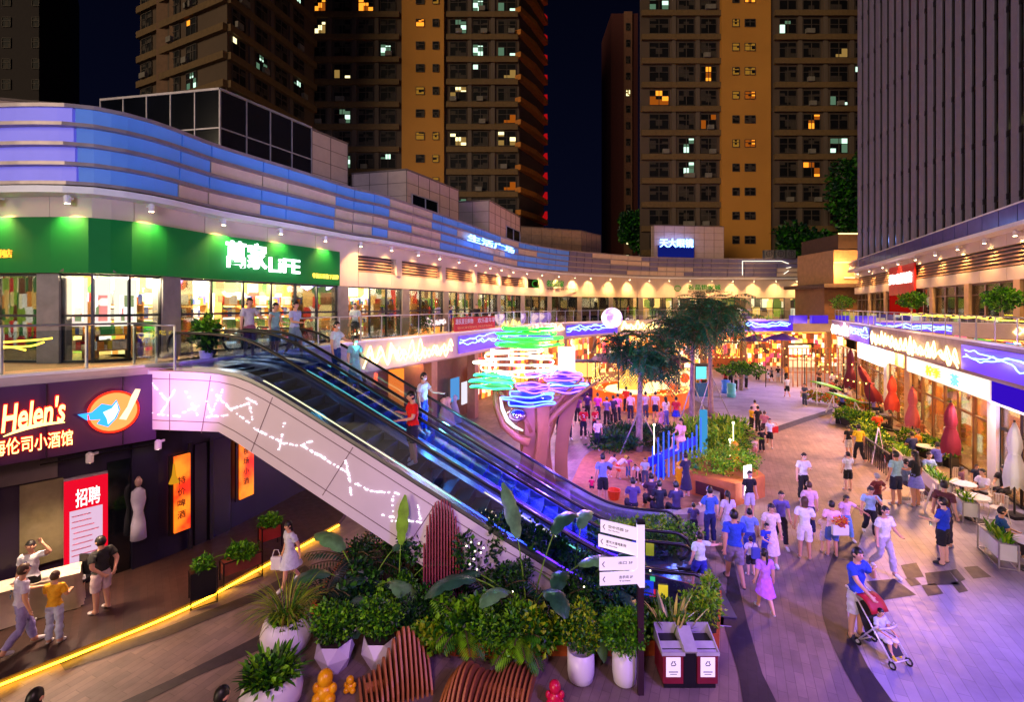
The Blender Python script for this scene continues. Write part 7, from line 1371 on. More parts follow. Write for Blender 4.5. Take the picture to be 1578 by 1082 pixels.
def sub_mesh(name, B, mask, off, m, root, extra=None):
    V, N, Fc = B['V'], B['N'], B['F']; keep = [f for f in Fc if all(mask[i] for i in f)]
    if not keep: return None
    ids = sorted({i for f in keep for i in f}); mp = {i: k for k, i in enumerate(ids)}; v = V[ids]+N[ids]*(off[ids][:, None] if isinstance(off, np.ndarray) else off)
    if extra is not None: v = v+extra[ids]
    me = bpy.data.meshes.new(name); me.from_pydata(v.tolist(), [], [tuple(mp[i] for i in f) for f in keep]); me.materials.append(m); me.polygons.foreach_set('use_smooth', [True]*len(keep)); me.update()
    o = bpy.data.objects.new(name, me); sc.collection.objects.link(o); o.parent = root; return o
def loft(name, rings, m, root, close_top=True):
    n = len(rings[0]); vs = [p for r_ in rings for p in r_]; fs = [(k*n+j, k*n+(j+1) % n, (k+1)*n+(j+1) % n, (k+1)*n+j) for k in range(len(rings)-1) for j in range(n)]
    if close_top: fs.append(tuple(range(n)))
    me = bpy.data.meshes.new(name); me.from_pydata(vs, [], fs); me.materials.append(m); me.polygons.foreach_set('use_smooth', [True]*len(fs)); me.update(); o = bpy.data.objects.new(name, me); sc.collection.objects.link(o); o.parent = root; return o
NP = [0]
def person(label, loc, h, face=0, pose='stand', arms=('down', 'down'), top=(220, 220, 225), sleeve=.6, bot='shorts', bc=(40, 40, 50), hair='short', hc=None, skin=0, mask=None, shoe=(210, 210, 215), bulk=1.0, group=None, hem=None, print_=None):
    d = math.hypot(loc[0], loc[1]); lod = 2 if d < 13 else 1; B = body_for(pose, arms, lod); NP[0] += 1
    t = thing('person', label, 'person', loc, group, R(face)); s = h/1.72; child = h < 1.35; t.scale = (s*bulk*(1.12 if child else 1), s*bulk*(1.12 if child else 1), s)
    V, tg, tf_ = B['V'], B['tg'], B['tf']; allm = np.ones(len(V), bool); b_ = sub_mesh('body', B, allm, 0.0, SKN[skin], t)
    z = V[:, 2]; ph = NP[0]*1.7; wr_ = .005*np.sin(z*38+V[:, 0]*26+ph)+.004*np.sin(V[:, 1]*45-z*24+V[:, 0]*30+ph)+.003*np.sin(V[:, 0]*70+z*50+ph*2)
    seated = pose in ('sit', 'perch')
    shm = np.isin(tg, ['torso', 'sh']) | ((tg == 'neck') & (tf_ < .4)) | ((tg == 'uarm') & (tf_ <= sleeve)) | ((tg == 'farm') & (sleeve > 1) & (tf_ <= sleeve-1)) | ((tg == 'hipc') & (z > B['pz']-.0))
    hemz = np.clip((B['pz']+.16-z)/.2, 0, 1)*np.isin(tg, ['torso', 'hipc']); off = .016+.022*hemz+.014*(tg == 'uarm')*tf_+wr_
    to_ = sub_mesh('top', B, shm, off, cloth_m(top), t)
    lg = np.isin(tg, ['hipc', 'thigh']) | ((tg == 'torso') & (z < B['pz']+.08))
    if bot == 'shorts': bm = ((tg == 'hipc') | ((tg == 'torso') & (z < B['pz']+.07)) | ((tg == 'thigh') & (tf_ <= .82))); sub_mesh('shorts', B, bm, .013+.02*(tg == 'thigh')*tf_+wr_, cloth_m(bc), t)
    elif bot == 'pants': bm = lg | (tg == 'shin') | ((tg == 'shin2') & (tf_ <= .8)); sub_mesh('trousers', B, bm, .010+.016*np.isin(tg, ['shin', 'shin2'])+wr_, cloth_m(bc), t)
    elif bot in ('skirt', 'dress', 'midi'):
        if seated: bm = lg | (tg == 'thigh'); sub_mesh('skirt', B, bm, .035+wr_, cloth_m(bc), t)
        else:
            z0 = B['pz']+.1; z1 = {'skirt': .62, 'dress': .55, 'midi': .32}[bot]; wk = .1 if pose == 'walk' else 0; rings = []
            for k in range(8): f = k/7; rx, ry = .125+.10*f**.8+.02*f, .10+.10*f**.8+wk*f; zz = z0+(z1-z0)*f; rings.append([((rx+.012*f*math.sin(j*1.57*2+ph))*math.cos(6.283*j/18), .02*f+(ry+.01*f*math.sin(j*2.1))*math.sin(6.283*j/18), zz+.01*math.sin(j*1.3)) for j in range(18)])
            loft('skirt', rings, cloth_m(bc), t)
    for sg_ in (-1, 1): sub_mesh('shoe', B, (tg == 'foot') & (z < .13 if pose != 'walk' else True) & (V[:, 0]*sg_ > 0), .009, cloth_m(shoe), t)
    hm = np.isin(tg, ['head']); q = V-B['hc']; a, u_ = q@B['hf'], q@B['hu']; hmm = hm & ((u_ > .05) | ((a < .015) & (u_ > -.05)) | ((a < -.03) & (u_ > -.09))) & ~((a > .05) & (u_ < .06))
    HM = hc or HRM; ho = .014+.006*np.sin(a*60+q[:, 0]*50)
    if hair == 'cap': sub_mesh('cap', B, hm & (u_ > .03), .02, cloth_m((40, 40, 44)), t)
    hcv, huv, hfv = Vector(B['hc']), Vector(B['hu']), Vector(B['hf']); X_ = Vector((1, 0, 0))
    hh_ = .012*(hair in ('long', 'bob', 'bun', 'pony')); hv_, hf_ = [], []; NA, NBn = 20, 12; r_h = random.Random(NP[0])
    for i in range(NBn+1):
        for j_ in range(NA):
            th, ps_ = math.pi*i/NBn*.74, 6.283*j_/NA; k_ = 1+.035*math.sin(ps_*7+ph)*math.sin(th*5+ph)+r_h.uniform(-.02, .02)
            p_ = hcv+huv*.012-hfv*.008+(X_*(.089+hh_*.5)*math.sin(th)*math.cos(ps_)+hfv*.103*math.sin(th)*math.sin(ps_)+huv*.122*math.cos(th))*k_; hv_.append(tuple(p_))
    for i in range(NBn):
        for j_ in range(NA):
            q_ = [Vector(hv_[(i+a_)*NA+(j_+b__) % NA])-hcv for a_, b__ in ((0, 0), (0, 1), (1, 1), (1, 0))]; c_ = sum(q_, Vector())/4; aa, uu = c_.dot(hfv), c_.dot(huv)
            if aa > .045 and uu < .058-hh_: continue
            if aa > .012 and uu < .015-hh_*2: continue
            hf_.append((i*NA+j_, i*NA+(j_+1) % NA, (i+1)*NA+(j_+1) % NA, (i+1)*NA+j_))
    me = bpy.data.meshes.new('hair'); me.from_pydata(hv_, [], hf_); me.materials.append(HM); me.polygons.foreach_set('use_smooth', [True]*len(hf_)); me.update(); o_h = bpy.data.objects.new('hair', me); sc.collection.objects.link(o_h); o_h.parent = t
    def hring(c, rx, ry, n=12): return [tuple(c+X_*rx*math.cos(6.283*j/n)+hfv*ry*math.sin(6.283*j/n)) for j in range(n)]
    if hair in ('long', 'bob'):
        L_ = .34 if hair == 'long' else .15; loft('hair_fall', [hring(hcv+huv*(.07-f*(L_+.07))-hfv*(.035+.03*f), .09-.015*f*f, .062-.025*f) for f in (0, .2, .4, .6, .8, 1)], HM, t)
    if hair == 'pony': loft('hair_tail', [hring(hcv+huv*(.06-.34*f)-hfv*(.10+.05*math.sin(f*3)), .012+.025*math.sin(min(1, f+.1)*3.1), .012+.022*math.sin(min(1, f+.1)*3.1), 8) for f in (0, .15, .35, .6, .8, 1)], HM, t)
    if hair == 'bun': loft('hair_bun', [hring(hcv+huv*(.08+.03*x)-hfv*(.075+.02*x), r_, r_, 10) for x, r_ in ((-1.2, .012), (-.6, .035), (0, .042), (.7, .034), (1.2, .01))], HM, t)
    if mask: sub_mesh('face_mask', B, hm & (a > .012) & (u_ < -.002) & (u_ > -.09), .007, MSKM if mask == 1 else MSKB, t)
    fc = abs(((face+180) % 360)-180) < 100
    if d < 20 and fc:
        for sx in (-1, 1): c = hcv+X_*.034*sx+hfv*.086+huv*.02; loft('eye', [[tuple(c+X_*.013*r_*math.cos(6.283*j/8)+huv*.006*r_*math.sin(6.283*j/8)+hfv*dz) for j in range(8)] for r_, dz in ((.2, .006), (1, 0), (1, -.01))], EYEM, t)
        if not mask: c = hcv+hfv*.085-huv*.045; loft('mouth', [[tuple(c+X_*.02*r_*math.cos(6.283*j/8)+huv*.006*r_*math.sin(6.283*j/8)+hfv*dz) for j in range(8)] for r_, dz in ((.2, .006), (1, 0), (1, -.01))], mat('lip', (150, 70, 66), .5, var=0), t)
    if print_:
        pz_ = B['pz']+.3; sg = -1 if print_[1] == 'f' else 1; r_ = random.Random(NP[0]); vs, fs = [], []
        for k in range(7): cx, cz, w_ = r_.uniform(-.06, .06), pz_+r_.uniform(-.1, .1), r_.uniform(.02, .05); yy = sg*(.131+.012)+0; b0 = len(vs); vs += [(cx-w_, yy, cz-w_*.5), (cx+w_, yy, cz-w_*.3), (cx+w_*.7, yy, cz+w_*.5), (cx-w_*.8, yy, cz+w_*.4)]; fs.append((b0, b0+1, b0+2, b0+3))
        me = bpy.data.meshes.new('shirt_print'); me.from_pydata(vs, [], fs); me.materials.append(cloth_m(print_[0])); me.update(); o = bpy.data.objects.new('shirt_print', me); sc.collection.objects.link(o); o.parent = to_ or t
    return t
def at_foot(u, v, vh, z=0): g = G(u, v, z); return g, max(.7, min(1.85, (H-(vh-471)/F*g[1])-z))
def at_head(u, vh, h, z=0): d = F*(H-z-h)/(vh-471); return ((u-789)/F*d, d, z), h
K = dict
WH, NVY, BK, BLU, GRY, RED_, TEAL = (216, 214, 224), (30, 32, 62), (24, 22, 28), (36, 66, 170), (112, 108, 130), (200, 24, 24), (130, 190, 200)
def S_(n_off, s): return ES(s, n_off, zs(s))
def esc(lab, u, n_off, h, **k):                     # stand someone on the escalator step under a bearing
    A_, B_ = ES(0, n_off), ES(12, n_off); q = hit(A_, B_, u); s = (q[0]+8.2-.1311*n_off)/DX; return person(lab, (q[0], q[1], zs(s)+.01), h, **k)
ppl = []
def pf2(lab, u, vh, vf, **k): l, h = at_foot(u, vf, vh, k.pop('z', 0)); return person(lab, l, h, **k)
def ph2(lab, u, vh, h, **k): l, h = at_head(u, vh, h, k.pop('z', 0)); return person(lab, l, h, **k)
# left terrace group
pf2('person in white and violet print tee and lavender trousers at the left edge', 32, 872, 1004, z=.14, face=150, pose='walk', arms=('down', 'hold'), top=(200, 195, 225), bot='pants', bc=(150, 140, 200), hc=HRB, print_=((40, 90, 130), 'b'))
pf2('person in mustard yellow tee and pale blue trousers seen from behind', 84, 882, 992, z=.14, face=190, arms=('hold', 'hold'), top=(230, 170, 30), bot='pants', bc=(190, 195, 225), hair='bun', hc=HRB)
ph2('person in white tee raising one hand to the head behind the cream table', 48, 834, 1.62, z=.14, face=20, arms=('down', 'head'), top=WH, bot='pants', bc=BK, print_=((70, 70, 160), 'f'))
pf2('person in white tee sitting cross armed before the red poster', 120, 862, 925, z=.14, face=25, pose='sit', arms=('lap', 'lap'), top=WH, bot='shorts', bc=(40, 36, 40), shoe=(40, 40, 44))
pf2('person in black tee and pale shorts with hands clasped behind the back', 156, 828, 943, z=.14, face=-105, arms=('back', 'back'), top=(34, 34, 34), bot='shorts', bc=(215, 190, 190), shoe=(220, 205, 205), bulk=1.12)
ph2('dark haired person cut by the bottom left edge of the picture', 52, 1066, 1.7, face=180, top=(120, 90, 70), bot='pants', bc=BK); ph2('dark haired person in white cut by the bottom edge near the round pots', 340, 1062, 1.7, face=150, top=WH, bot='pants', bc=BK)
pf2('woman in white dress carrying a pale bag on the terrace path', 447, 803, 905, face=-40, pose='walk', arms=('down', 'swingb'), top=(205, 210, 225), bot='dress', bc=(205, 210, 225), hair='bob', shoe=(225, 225, 230))
# escalators
person('person in white tee standing at the top landing, leftmost of the trio', ES(.35, 2.1, 5.15), 1.76, face=60, arms=('down', 'rail'), top=(190, 190, 200), bot='shorts', bc=(150, 90, 110)); person('shorter person in pale blue sleeveless top between two others on the landing', ES(.75, 2.7, 5.15), 1.62, face=75, arms=('down', 'hold'), top=(140, 190, 200), sleeve=.1, bot='shorts', bc=(110, 150, 160)); person('person in pale lilac tee with arms bent, rightmost on the top landing', ES(1.35, 2.75, 5.13), 1.68, face=70, pose='walk', arms=('hold', 'back'), top=(180, 190, 230), bot='shorts', bc=(120, 150, 170))
esc('masked person in white tee and blue jeans on the far escalator', 518, 2.55, 1.72, face=80, arms=('down', 'rail'), top=(200, 200, 215), bot='pants', bc=(30, 60, 130), mask=1); esc('person in long pale blue gown riding the far escalator below the masked man', 547, 2.55, 1.62, face=50, arms=('down', 'hold'), top=(130, 185, 200), bot='midi', bc=(130, 185, 205), mask=2, hair='bun')
esc('masked person in white tee and blue trousers holding the far handrail', 652, 2.55, 1.74, face=70, arms=('down', 'rail'), top=WH, bot='pants', bc=(30, 40, 150), mask=1); esc('person in bright red tee and dark shorts reading a phone on the near escalator', 636, .65, 1.75, face=-60, arms=('phone', 'hold'), top=(225, 20, 14), bot='shorts', bc=(30, 26, 60), bulk=1.1)
# gallery
for lab, u, off, hh, c_, fa in [('person in pale tee leaning at the upper gallery rail above the warm neon', 560, .5, 1.66, (190, 200, 190), 0), ('person in dark blue seen over the red railing banner', 713, .8, 1.6, (40, 50, 120), 90), ('person in black at the gallery rail right of the red banner', 748, .6, 1.66, (30, 24, 40), 0), ('child in black at the gallery rail by the light tree', 765, .8, 1.35, (40, 30, 50), 20), ('person in red walking the rear gallery right of the moon globe', 975, .8, 1.65, (190, 30, 40), 80)]: q = EC.at(tE(u), off, 5.12); person(lab, tuple(q), hh, face=fa, top=c_, bot='pants', bc=(40, 40, 60))
# court left of centre
for i, (u, vh, vf) in enumerate([(877, 633, 678), (899, 627, 676), (917, 627, 674)]): pf2(['person in red work tee, leftmost of the three red shirts', 'person in red work tee, middle of the three red shirts', 'person in red work tee, rightmost of the three red shirts'][i], u, vh, vf, face=(20, -10, 30)[i], arms=('hold', 'down'), top=(205, 16, 44), bot='pants', bc=(30, 30, 50), print_=((230, 220, 230), 'f'))
pf2('masked person in white shirt and dark trousers walking past the red shirts', 921, 645, 693, face=-10, pose='walk', arms=('hold', 'swingb'), top=WH, bot='pants', bc=(26, 30, 56), mask=1)
CR = [(862, 620, 'violet lit person left of the red shirts in the fair crowd', (70, 50, 160), 'pants', NVY), (945, 610, 'person in dark top, first of the row at the fair stall', (40, 30, 60), 'pants', BK), (952, 607, 'person in pink top facing the golden stall', (190, 110, 150), 'pants', NVY), (972, 605, 'tall person in white tee facing the golden stall', (210, 190, 190), 'pants', (40, 36, 60)), (965, 596, 'person in red orange top close to the golden mound', (220, 50, 20), 'pants', BK), (995, 604, 'person in grey white tee by the left tree trunk', (180, 170, 180), 'pants', (60, 60, 90)), (1010, 604, 'person in pale tee and navy shorts right of the left trunk', (200, 190, 195), 'shorts', NVY), (1026, 612, 'woman in white top and blue trousers in the stall crowd', (215, 205, 210), 'pants', (90, 90, 180)), (1019, 630, 'small child in pale pink held by the hand in the stall crowd', (200, 140, 170), 'dress', (200, 140, 170)), (1042, 612, 'person with red and blue bag in the stall crowd', (190, 40, 60), 'skirt', (30, 50, 190)), (935, 612, 'person in violet grey top at the left end of the stall crowd', (110, 90, 140), 'pants', BK), (921, 606, 'person in magenta lit top behind the violet crowd', (180, 50, 150), 'pants', NVY), (905, 605, 'person in dark coat by the far left kiosk', (60, 30, 90), 'pants', BK), (890, 608, 'person in plum top left of the far left kiosk', (90, 30, 90), 'pants', BK)]
for u, vh, lab, c_, bt, bc_ in CR: ph2(lab, u, vh, 1.1 if 'child' in lab else 1.66, face=180+20*math.sin(u), arms=('down', 'hold') if u % 2 else ('down', 'down'), top=c_, bot=bt, bc=bc_, hair='long' if 'woman' in lab else 'short')
pf2('person in grey blue tee and black shorts standing in the sand pit', 929, 700, 778, face=175, arms=('reachs', 'down'), top=(120, 130, 190), bot='shorts', bc=BK)
pf2('child in bright pink squatting beside the grey tee man', 912, 728, 758, face=170, pose='perch', arms=('lap', 'lap'), top=(225, 20, 90), bot='pants', bc=(40, 30, 60)); pf2('child in white bending over the sand, leftmost of the digging children', 938, 697, 735, face=120, pose='bend', arms=('reach', 'reach'), top=WH, bot='shorts', bc=(60, 50, 60)); pf2('child in white and orange bending over the sand by a yellow hat', 952, 697, 738, face=100, pose='bend', arms=('reach', 'reach'), top=(225, 215, 215), bot='shorts', bc=(230, 80, 30), hc=mat('hat_yellow', (220, 190, 60), .6)); pf2('little girl in pink tee and blue jeans in the sand pit', 968, 704, 736, face=20, arms=('down', 'out'), top=(200, 80, 160), bot='pants', bc=(90, 120, 200), hair='bob'); pf2('child in white tee and dark trousers digging with both hands', 984, 708, 745, face=-40, pose='bend', arms=('reach', 'reach'), top=WH, bot='pants', bc=(50, 30, 40)); pf2('child in grey white tee right of the digging child', 994, 706, 748, face=-20, arms=('down', 'hold'), top=(170, 180, 190), bot='pants', bc=(70, 70, 90)); pf2('child in black and red sitting by the blue poles', 1002, 700, 730, face=-60, pose='perch', arms=('lap', 'lap'), top=(40, 30, 44), bot='shorts', bc=BK)
for lab, u, v, c_, hr in [('person in violet grey tee sitting on the pit wall, leftmost of four', 977, 801, (84, 64, 120), 'short'), ('person in plum tee sitting on the pit wall, second of four', 1005, 792, (64, 40, 70), 'short'), ('person in black tee sitting on the pit wall, third of four', 1018, 806, (20, 18, 36), 'short'), ('person in dark flowered top sitting at the right end of the pit wall', 1044, 808, (50, 36, 76), 'bun')]: g = G(u, v); person(lab, (g[0], g[1]+.1, 0), 1.66, face=180+8*math.sin(u), pose='sit', arms=('lap', 'lap'), top=c_, bot='pants', bc=(26, 24, 40), hair=hr)
pf2('woman in long dark dress standing on the pit wall end', 1057, 699, 766, z=.4, face=200, arms=('hold', 'hold'), top=(36, 26, 60), bot='midi', bc=(36, 26, 60), hair='bun'); q = Vector(fnA.lerp(fb_, .55)); person('woman in pink dress sitting on the blue pole fence', (q.x, q.y-.1, .95), 1.6, face=-60, pose='sit', arms=('lap', 'lap'), top=(235, 180, 200), bot='dress', bc=(235, 180, 200), hair='long')
# far walkway
for lab, u, vh, vf, c_, bt, bc_, fa_, po in [('person in white top far up the walkway, leftmost', 1167, 565, 587, WH, 'pants', BK, 180, 'stand'), ('child in white at the far end of the walkway', 1183, 569, 589, WH, 'dress', WH, 180, 'walk'), ('person in grey beside the child far up the walkway', 1189, 567, 588, GRY, 'shorts', NVY, 180, 'walk'), ('person in black and white near the cream kiosk', 1199, 564, 589, BK, 'shorts', WH, 180, 'stand'), ('person in dark top right of the cream kiosk', 1212, 566, 590, (40, 30, 36), 'shorts', (190, 150, 120), 180, 'stand'), ('person in white tee and black shorts walking away up the lavender paving', 1213, 580, 613, WH, 'shorts', BK, 175, 'walk'), ('person in slate overalls standing by the green leaf canopy', 1240, 591, 627, (70, 76, 100), 'pants', (50, 56, 80), -70, 'stand'),
    ('person in pale top, rearmost of the group by the cycad mound', 1163, 617, 655, (215, 190, 190), 'pants', BK, 160, 'stand'), ('person in yellow tee in the group by the cycad mound', 1158, 627, 662, (225, 180, 20), 'pants', BK, 100, 'stand'), ('person in black tee beside the yellow tee', 1168, 626, 668, BK, 'pants', BK, 190, 'stand'), ('person in rose tee leaning forward in the group by the cycad mound', 1178, 634, 675, (190, 110, 120), 'shorts', (70, 50, 50), 150, 'stand'), ('person in white with red bag walking from the group', 1186, 645, 690, WH, 'shorts', BK, -20, 'walk'), ('person in black top in front of the timber planter group', 1174, 660, 697, (30, 20, 26), 'pants', BK, 180, 'stand'), ('child in pale orange at the front of the timber planter group', 1163, 675, 706, (230, 190, 170), 'shorts', (210, 140, 110), 180, 'stand'), ('seated looking person in dark red left of the planter group', 1150, 652, 690, (60, 30, 40), 'pants', BK, 90, 'perch'), ('person in grey tee at the left of the planter group', 1139, 655, 693, (90, 76, 90), 'pants', BK, 80, 'perch')]:
    pf2(lab, u, vh, vf, face=fa_, pose=po, arms=('swingf', 'swingb') if po == 'walk' else ('down', 'hold'), top=c_, bot=bt, bc=bc_)
# main walkway
MN = [('person in black top, left of the pair beside the red white board', 1308, 656, 704, BK, 'shorts', (200, 190, 190), 178, 'stand', ('down', 'down'), K()), ('person in yellow tee and black trousers beside the terrace rail', 1324, 655, 713, (240, 195, 10), 'pants', BK, 175, 'walk', ('down', 'hold'), K()), ('person in white tee and black shorts standing alone behind the yellow tee', 1307, 697, 756, WH, 'shorts', BK, 180, 'stand', ('hold', 'down'), K()), ('masked person in white shirt and black trousers holding a phone mid walkway', 1238, 698, 773, WH, 'pants', BK, 0, 'stand', ('down', 'phone'), K(mask=1)),
 ('person in teal tee and navy shorts seen from behind by the white troughs', 1381, 696, 779, (150, 190, 205), 'shorts', NVY, 185, 'stand', ('hold', 'down'), K()), ('woman with long black hair, black top and blue skirt', 1411, 693, 781, (22, 20, 24), 'skirt', (120, 120, 200), 200, 'stand', ('down', 'hold'), K(hair='long')), ('elder with grey hair in dark red patterned shirt, hand on hip', 1352, 730, 800, (110, 40, 44), 'pants', (50, 40, 50), 190, 'stand', ('hip', 'hip'), K(hc=HRG, print_=((190, 90, 40), 'b'))), ('woman in pale blue top and black trousers touching her face', 1341, 750, 828, (160, 195, 230), 'pants', (26, 24, 36), -20, 'walk', ('down', 'face'), K(hair='bun', bulk=1.1)),
 ('masked man in white tee and pale grey trousers striding to the camera', 1362, 780, 884, (226, 226, 236), 'pants', (190, 180, 190), 8, 'walk', ('down', 'hold'), K(mask=1, shoe=(230, 228, 235))), ('little girl in pale pink tee and blue jeans holding a hand', 1303, 763, 830, (235, 190, 220), 'pants', (110, 150, 210), 0, 'walk', ('down', 'out'), K(hair='bob')), ('woman in white tee and white shorts seen from behind left', 1240, 767, 862, (230, 225, 240), 'shorts', (225, 215, 225), 150, 'stand', ('hold', 'down'), K(hair='bob', hc=HRB)), ('person in white and red top and navy trousers beside the woman in white', 1247, 743, 826, (220, 180, 195), 'pants', (30, 30, 70), 170, 'stand', ('down', 'down'), K(hc=HRB)), ('woman in pink tee and blue shorts carrying a bouquet bag', 1282, 773, 858, (240, 190, 220), 'shorts', (70, 90, 180), 160, 'stand', ('hold', 'hold'), K()), ('child in pale clothes beside the bouquet bag', 1272, 792, 852, (225, 190, 200), 'shorts', (200, 180, 220), 150, 'stand', ('down', 'hold'), K()),
 ('masked man in black tee and pale shorts in front of the timber planter', 1155, 726, 800, (22, 18, 26), 'shorts', (200, 195, 205), 0, 'stand', ('down', 'down'), K(mask=2)), ('young person in violet grey tee and black trousers behind the cream dress', 1203, 757, 842, (100, 90, 160), 'pants', (30, 26, 40), -10, 'walk', ('down', 'down'), K()), ('woman in long cream dress with black bob hair', 1188, 776, 868, (230, 210, 205), 'midi', (230, 210, 205), -15, 'walk', ('down', 'down'), K(hair='bob')), ('person in blue tee and navy jeans with a shoulder bag', 1094, 751, 840, (60, 100, 190), 'pants', (26, 34, 90), 185, 'stand', ('down', 'hold'), K()), ('woman in white top with long black ponytail', 1122, 758, 838, (200, 190, 225), 'skirt', (190, 180, 220), 180, 'walk', ('down', 'down'), K(hair='pony')), ('man in royal blue tee and grey shorts walking away', 1132, 788, 902, (34, 70, 180), 'shorts', (130, 116, 140), 172, 'walk', ('swingf', 'swingb'), K(bulk=1.1, shoe=(60, 50, 60))), ('boy in light blue shirt right of the royal blue tee', 1155, 785, 862, (120, 150, 220), 'pants', (60, 80, 170), 160, 'stand', ('down', 'down'), K()),
 ('small boy in white tee and dark shorts with a backpack', 1157, 828, 887, (220, 215, 230), 'shorts', (40, 34, 50), 180, 'stand', ('down', 'down'), K()), ('small child in blue and yellow beside the cream dress', 1181, 807, 870, (40, 60, 190), 'shorts', (36, 46, 150), 10, 'stand', ('hold', 'down'), K(print_=((240, 190, 20), 'f'))), ('girl in lilac purple dress with a long ponytail', 1179, 848, 945, (190, 120, 230), 'dress', (200, 110, 235), 178, 'walk', ('down', 'down'), K(hair='pony')), ('small boy in pale tee and blue shorts reaching for the escalator rail', 1079, 822, 909, (205, 225, 210), 'shorts', (40, 50, 160), 195, 'walk', ('reachs', 'down'), K()),
 ('man in blue tee and black shorts with a water bottle, seen from behind', 1454, 768, 870, (22, 60, 200), 'shorts', (24, 24, 34), -150, 'stand', ('down', 'hold'), K(shoe=(50, 50, 56), bulk=1.08)), ('man in brown tee standing close behind the blue tee man', 1455, 742, 842, (96, 48, 50), 'pants', (50, 44, 60), 120, 'stand', ('down', 'down'), K()), ('woman in blouse with crossed straps standing left of the sign pole planter', 1069, 776, 830, (70, 60, 110), 'pants', NVY, 170, 'stand', ('hold', 'hold'), K())]
for lab, u, vh, vf, c_, bt, bc_, fa_, po, ar, kw in MN: pf2(lab, u, vh, vf, face=fa_, pose=po, arms=ar, top=c_, bot=bt, bc=bc_, skin=int(u) % 3, **kw)
# seated and terrace people
for lab, x, y, fa_, c_, bt, bc_, hr in [('older person in slate tee seated left of the terrace group', 13.9, 17.2, 70, (90, 110, 130), 'pants', (60, 60, 80), 'short'), ('woman in pale blue blouse seated facing out on the terrace', 15.4, 18.0, 0, (150, 170, 210), 'shorts', (60, 40, 60), 'short'), ('person in navy top seated beside a small child on the terrace', 16.5, 17.3, 0, (24, 36, 70), 'shorts', (50, 40, 50), 'short'), ('small child standing between the seated adults on the terrace', 15.7, 17.0, 30, (120, 80, 110), 'pants', (70, 60, 110), 'bob'), ('woman in black dress seated sideways on the terrace', 16.7, 16.5, -70, (26, 22, 28), 'dress', (26, 22, 28), 'bun'), ('man in white tee and dark shorts seated at the white round table', 15.65, 16.15, -90, (225, 215, 235), 'shorts', (34, 28, 40), 'short'), ('man in blue tee seated sideways at the right edge', 13.15, 13.1, 60, (30, 80, 140), 'pants', (50, 40, 60), 'short'), ('man in navy striped tee at the orange lit cafe table', 17.2, 20.9, 180, (40, 50, 110), 'pants', BK, 'short'), ('person in orange yellow top leaning at the cafe table', 17.9, 21.4, -120, (230, 140, 20), 'pants', BK, 'short'), ('person in blue violet tee seated behind the terrace hedge', 16.9, 19.3, 170, (90, 90, 190), 'pants', BK, 'short'), ('person in brown seated at the gold window, farther in', 19.6, 23.4, 0, (120, 70, 50), 'pants', BK, 'short'), ('grey haired person in cream seated under the gold window', 19.4, 21.8, 20, (220, 190, 150), 'pants', (110, 80, 60), 'short'), ('person in orange top at the far cafe table', 18.7, 24.9, 160, (230, 80, 30), 'pants', BK, 'short'), ('person in dark top at the far cafe table beside the orange one', 19.6, 25.2, -150, (40, 26, 30), 'pants', BK, 'short'), ('person in blue seated among the tables near the leaf canopy', 21.2, 31.2, 150, (70, 80, 170), 'pants', BK, 'short'), ('person in white seated among the far terrace tables', 22.5, 32.4, -120, (210, 190, 200), 'pants', BK, 'short'), ('person in lilac seated right of the far terrace tables', 22.0, 29.6, 60, (150, 130, 190), 'pants', NVY, 'short'), ('person in rust top seated before the orange trellis', 23.6, 36.0, 0, (150, 70, 50), 'pants', BK, 'short'), ('person in black seated before the orange trellis', 24.9, 37.5, 20, (40, 26, 30), 'pants', BK, 'short'), ('person in cream seated at the end of the orange trellis', 26.0, 38.6, -20, (200, 160, 130), 'pants', BK, 'short')]:
    ch_ = 'child' in lab; person(lab, (x, y, 0), 1.05 if ch_ else 1.68, face=fa_, pose='stand' if ch_ else 'sit', arms=('lap', 'lap') if not ch_ else ('down', 'down'), top=c_, bot=bt, bc=bc_, hair=hr, hc=HRG if 'grey haired' in lab else None)
# diners in front of the rear shops
r_ = random.Random(12); DC = [((190, 60, 50), 'red'), ((60, 50, 90), 'dark violet'), ((220, 190, 170), 'cream'), ((50, 40, 40), 'black'), ((120, 140, 170), 'grey blue'), ((230, 160, 60), 'amber'), ((90, 60, 50), 'brown'), ((200, 200, 210), 'white')]
for i, (u, d) in enumerate([(1118, 39), (1126, 40), (1134, 38), (1143, 41), (1150, 39), (1212, 42), (1262, 39), (1283, 37)]): x = (u-789)/F*d; person('person in %s among the distant diners, %s from the left' % (DC[i][1], ['first', 'second', 'third', 'fourth', 'fifth', 'sixth', 'seventh', 'eighth'][i]), (x, d, 0), 1.64, face=r_.choice([0, 180, 90]), top=DC[i][0], bot='pants', bc=BK, arms=('hold', 'down'))
# stroller with child and the father pushing it
pf2('man in royal blue tee and white shorts pushing the stroller, hand at his mouth', 1320, 845, 984, face=16, pose='stand', arms=('reach', 'face'), top=(34, 66, 196), bot='shorts', bc=(210, 205, 225), shoe=(50, 50, 70), bulk=1.02)
s0 = Vector(G(1357, 1008)); st = thing('stroller', 'light folding stroller with red hood carrying a seated child', 'stroller', tuple(s0)); az = R(14); fx = Vector((math.sin(az), -math.cos(az), 0)); sx_ = Vector((math.cos(az), math.sin(az), 0)); SF = mat('stroller_frame', (220, 214, 222), .35, .3)
def sp3(f, s, z): return tuple(s0+fx*f+sx_*s+Vector((0, 0, z)))
b = MB()
for s in (-.2, .2): b.tube([sp3(.38, s, .12), sp3(.1, s, .42), sp3(-.35, s, .95), sp3(-.52, s, 1.02)], .014, 6); b.tube([sp3(-.3, s, .1), sp3(0, s, .5), sp3(.1, s, .62)], .014, 6); b.tube([sp3(-.5, s, 1.02), sp3(-.56, s, 1.03)], .02, 6)
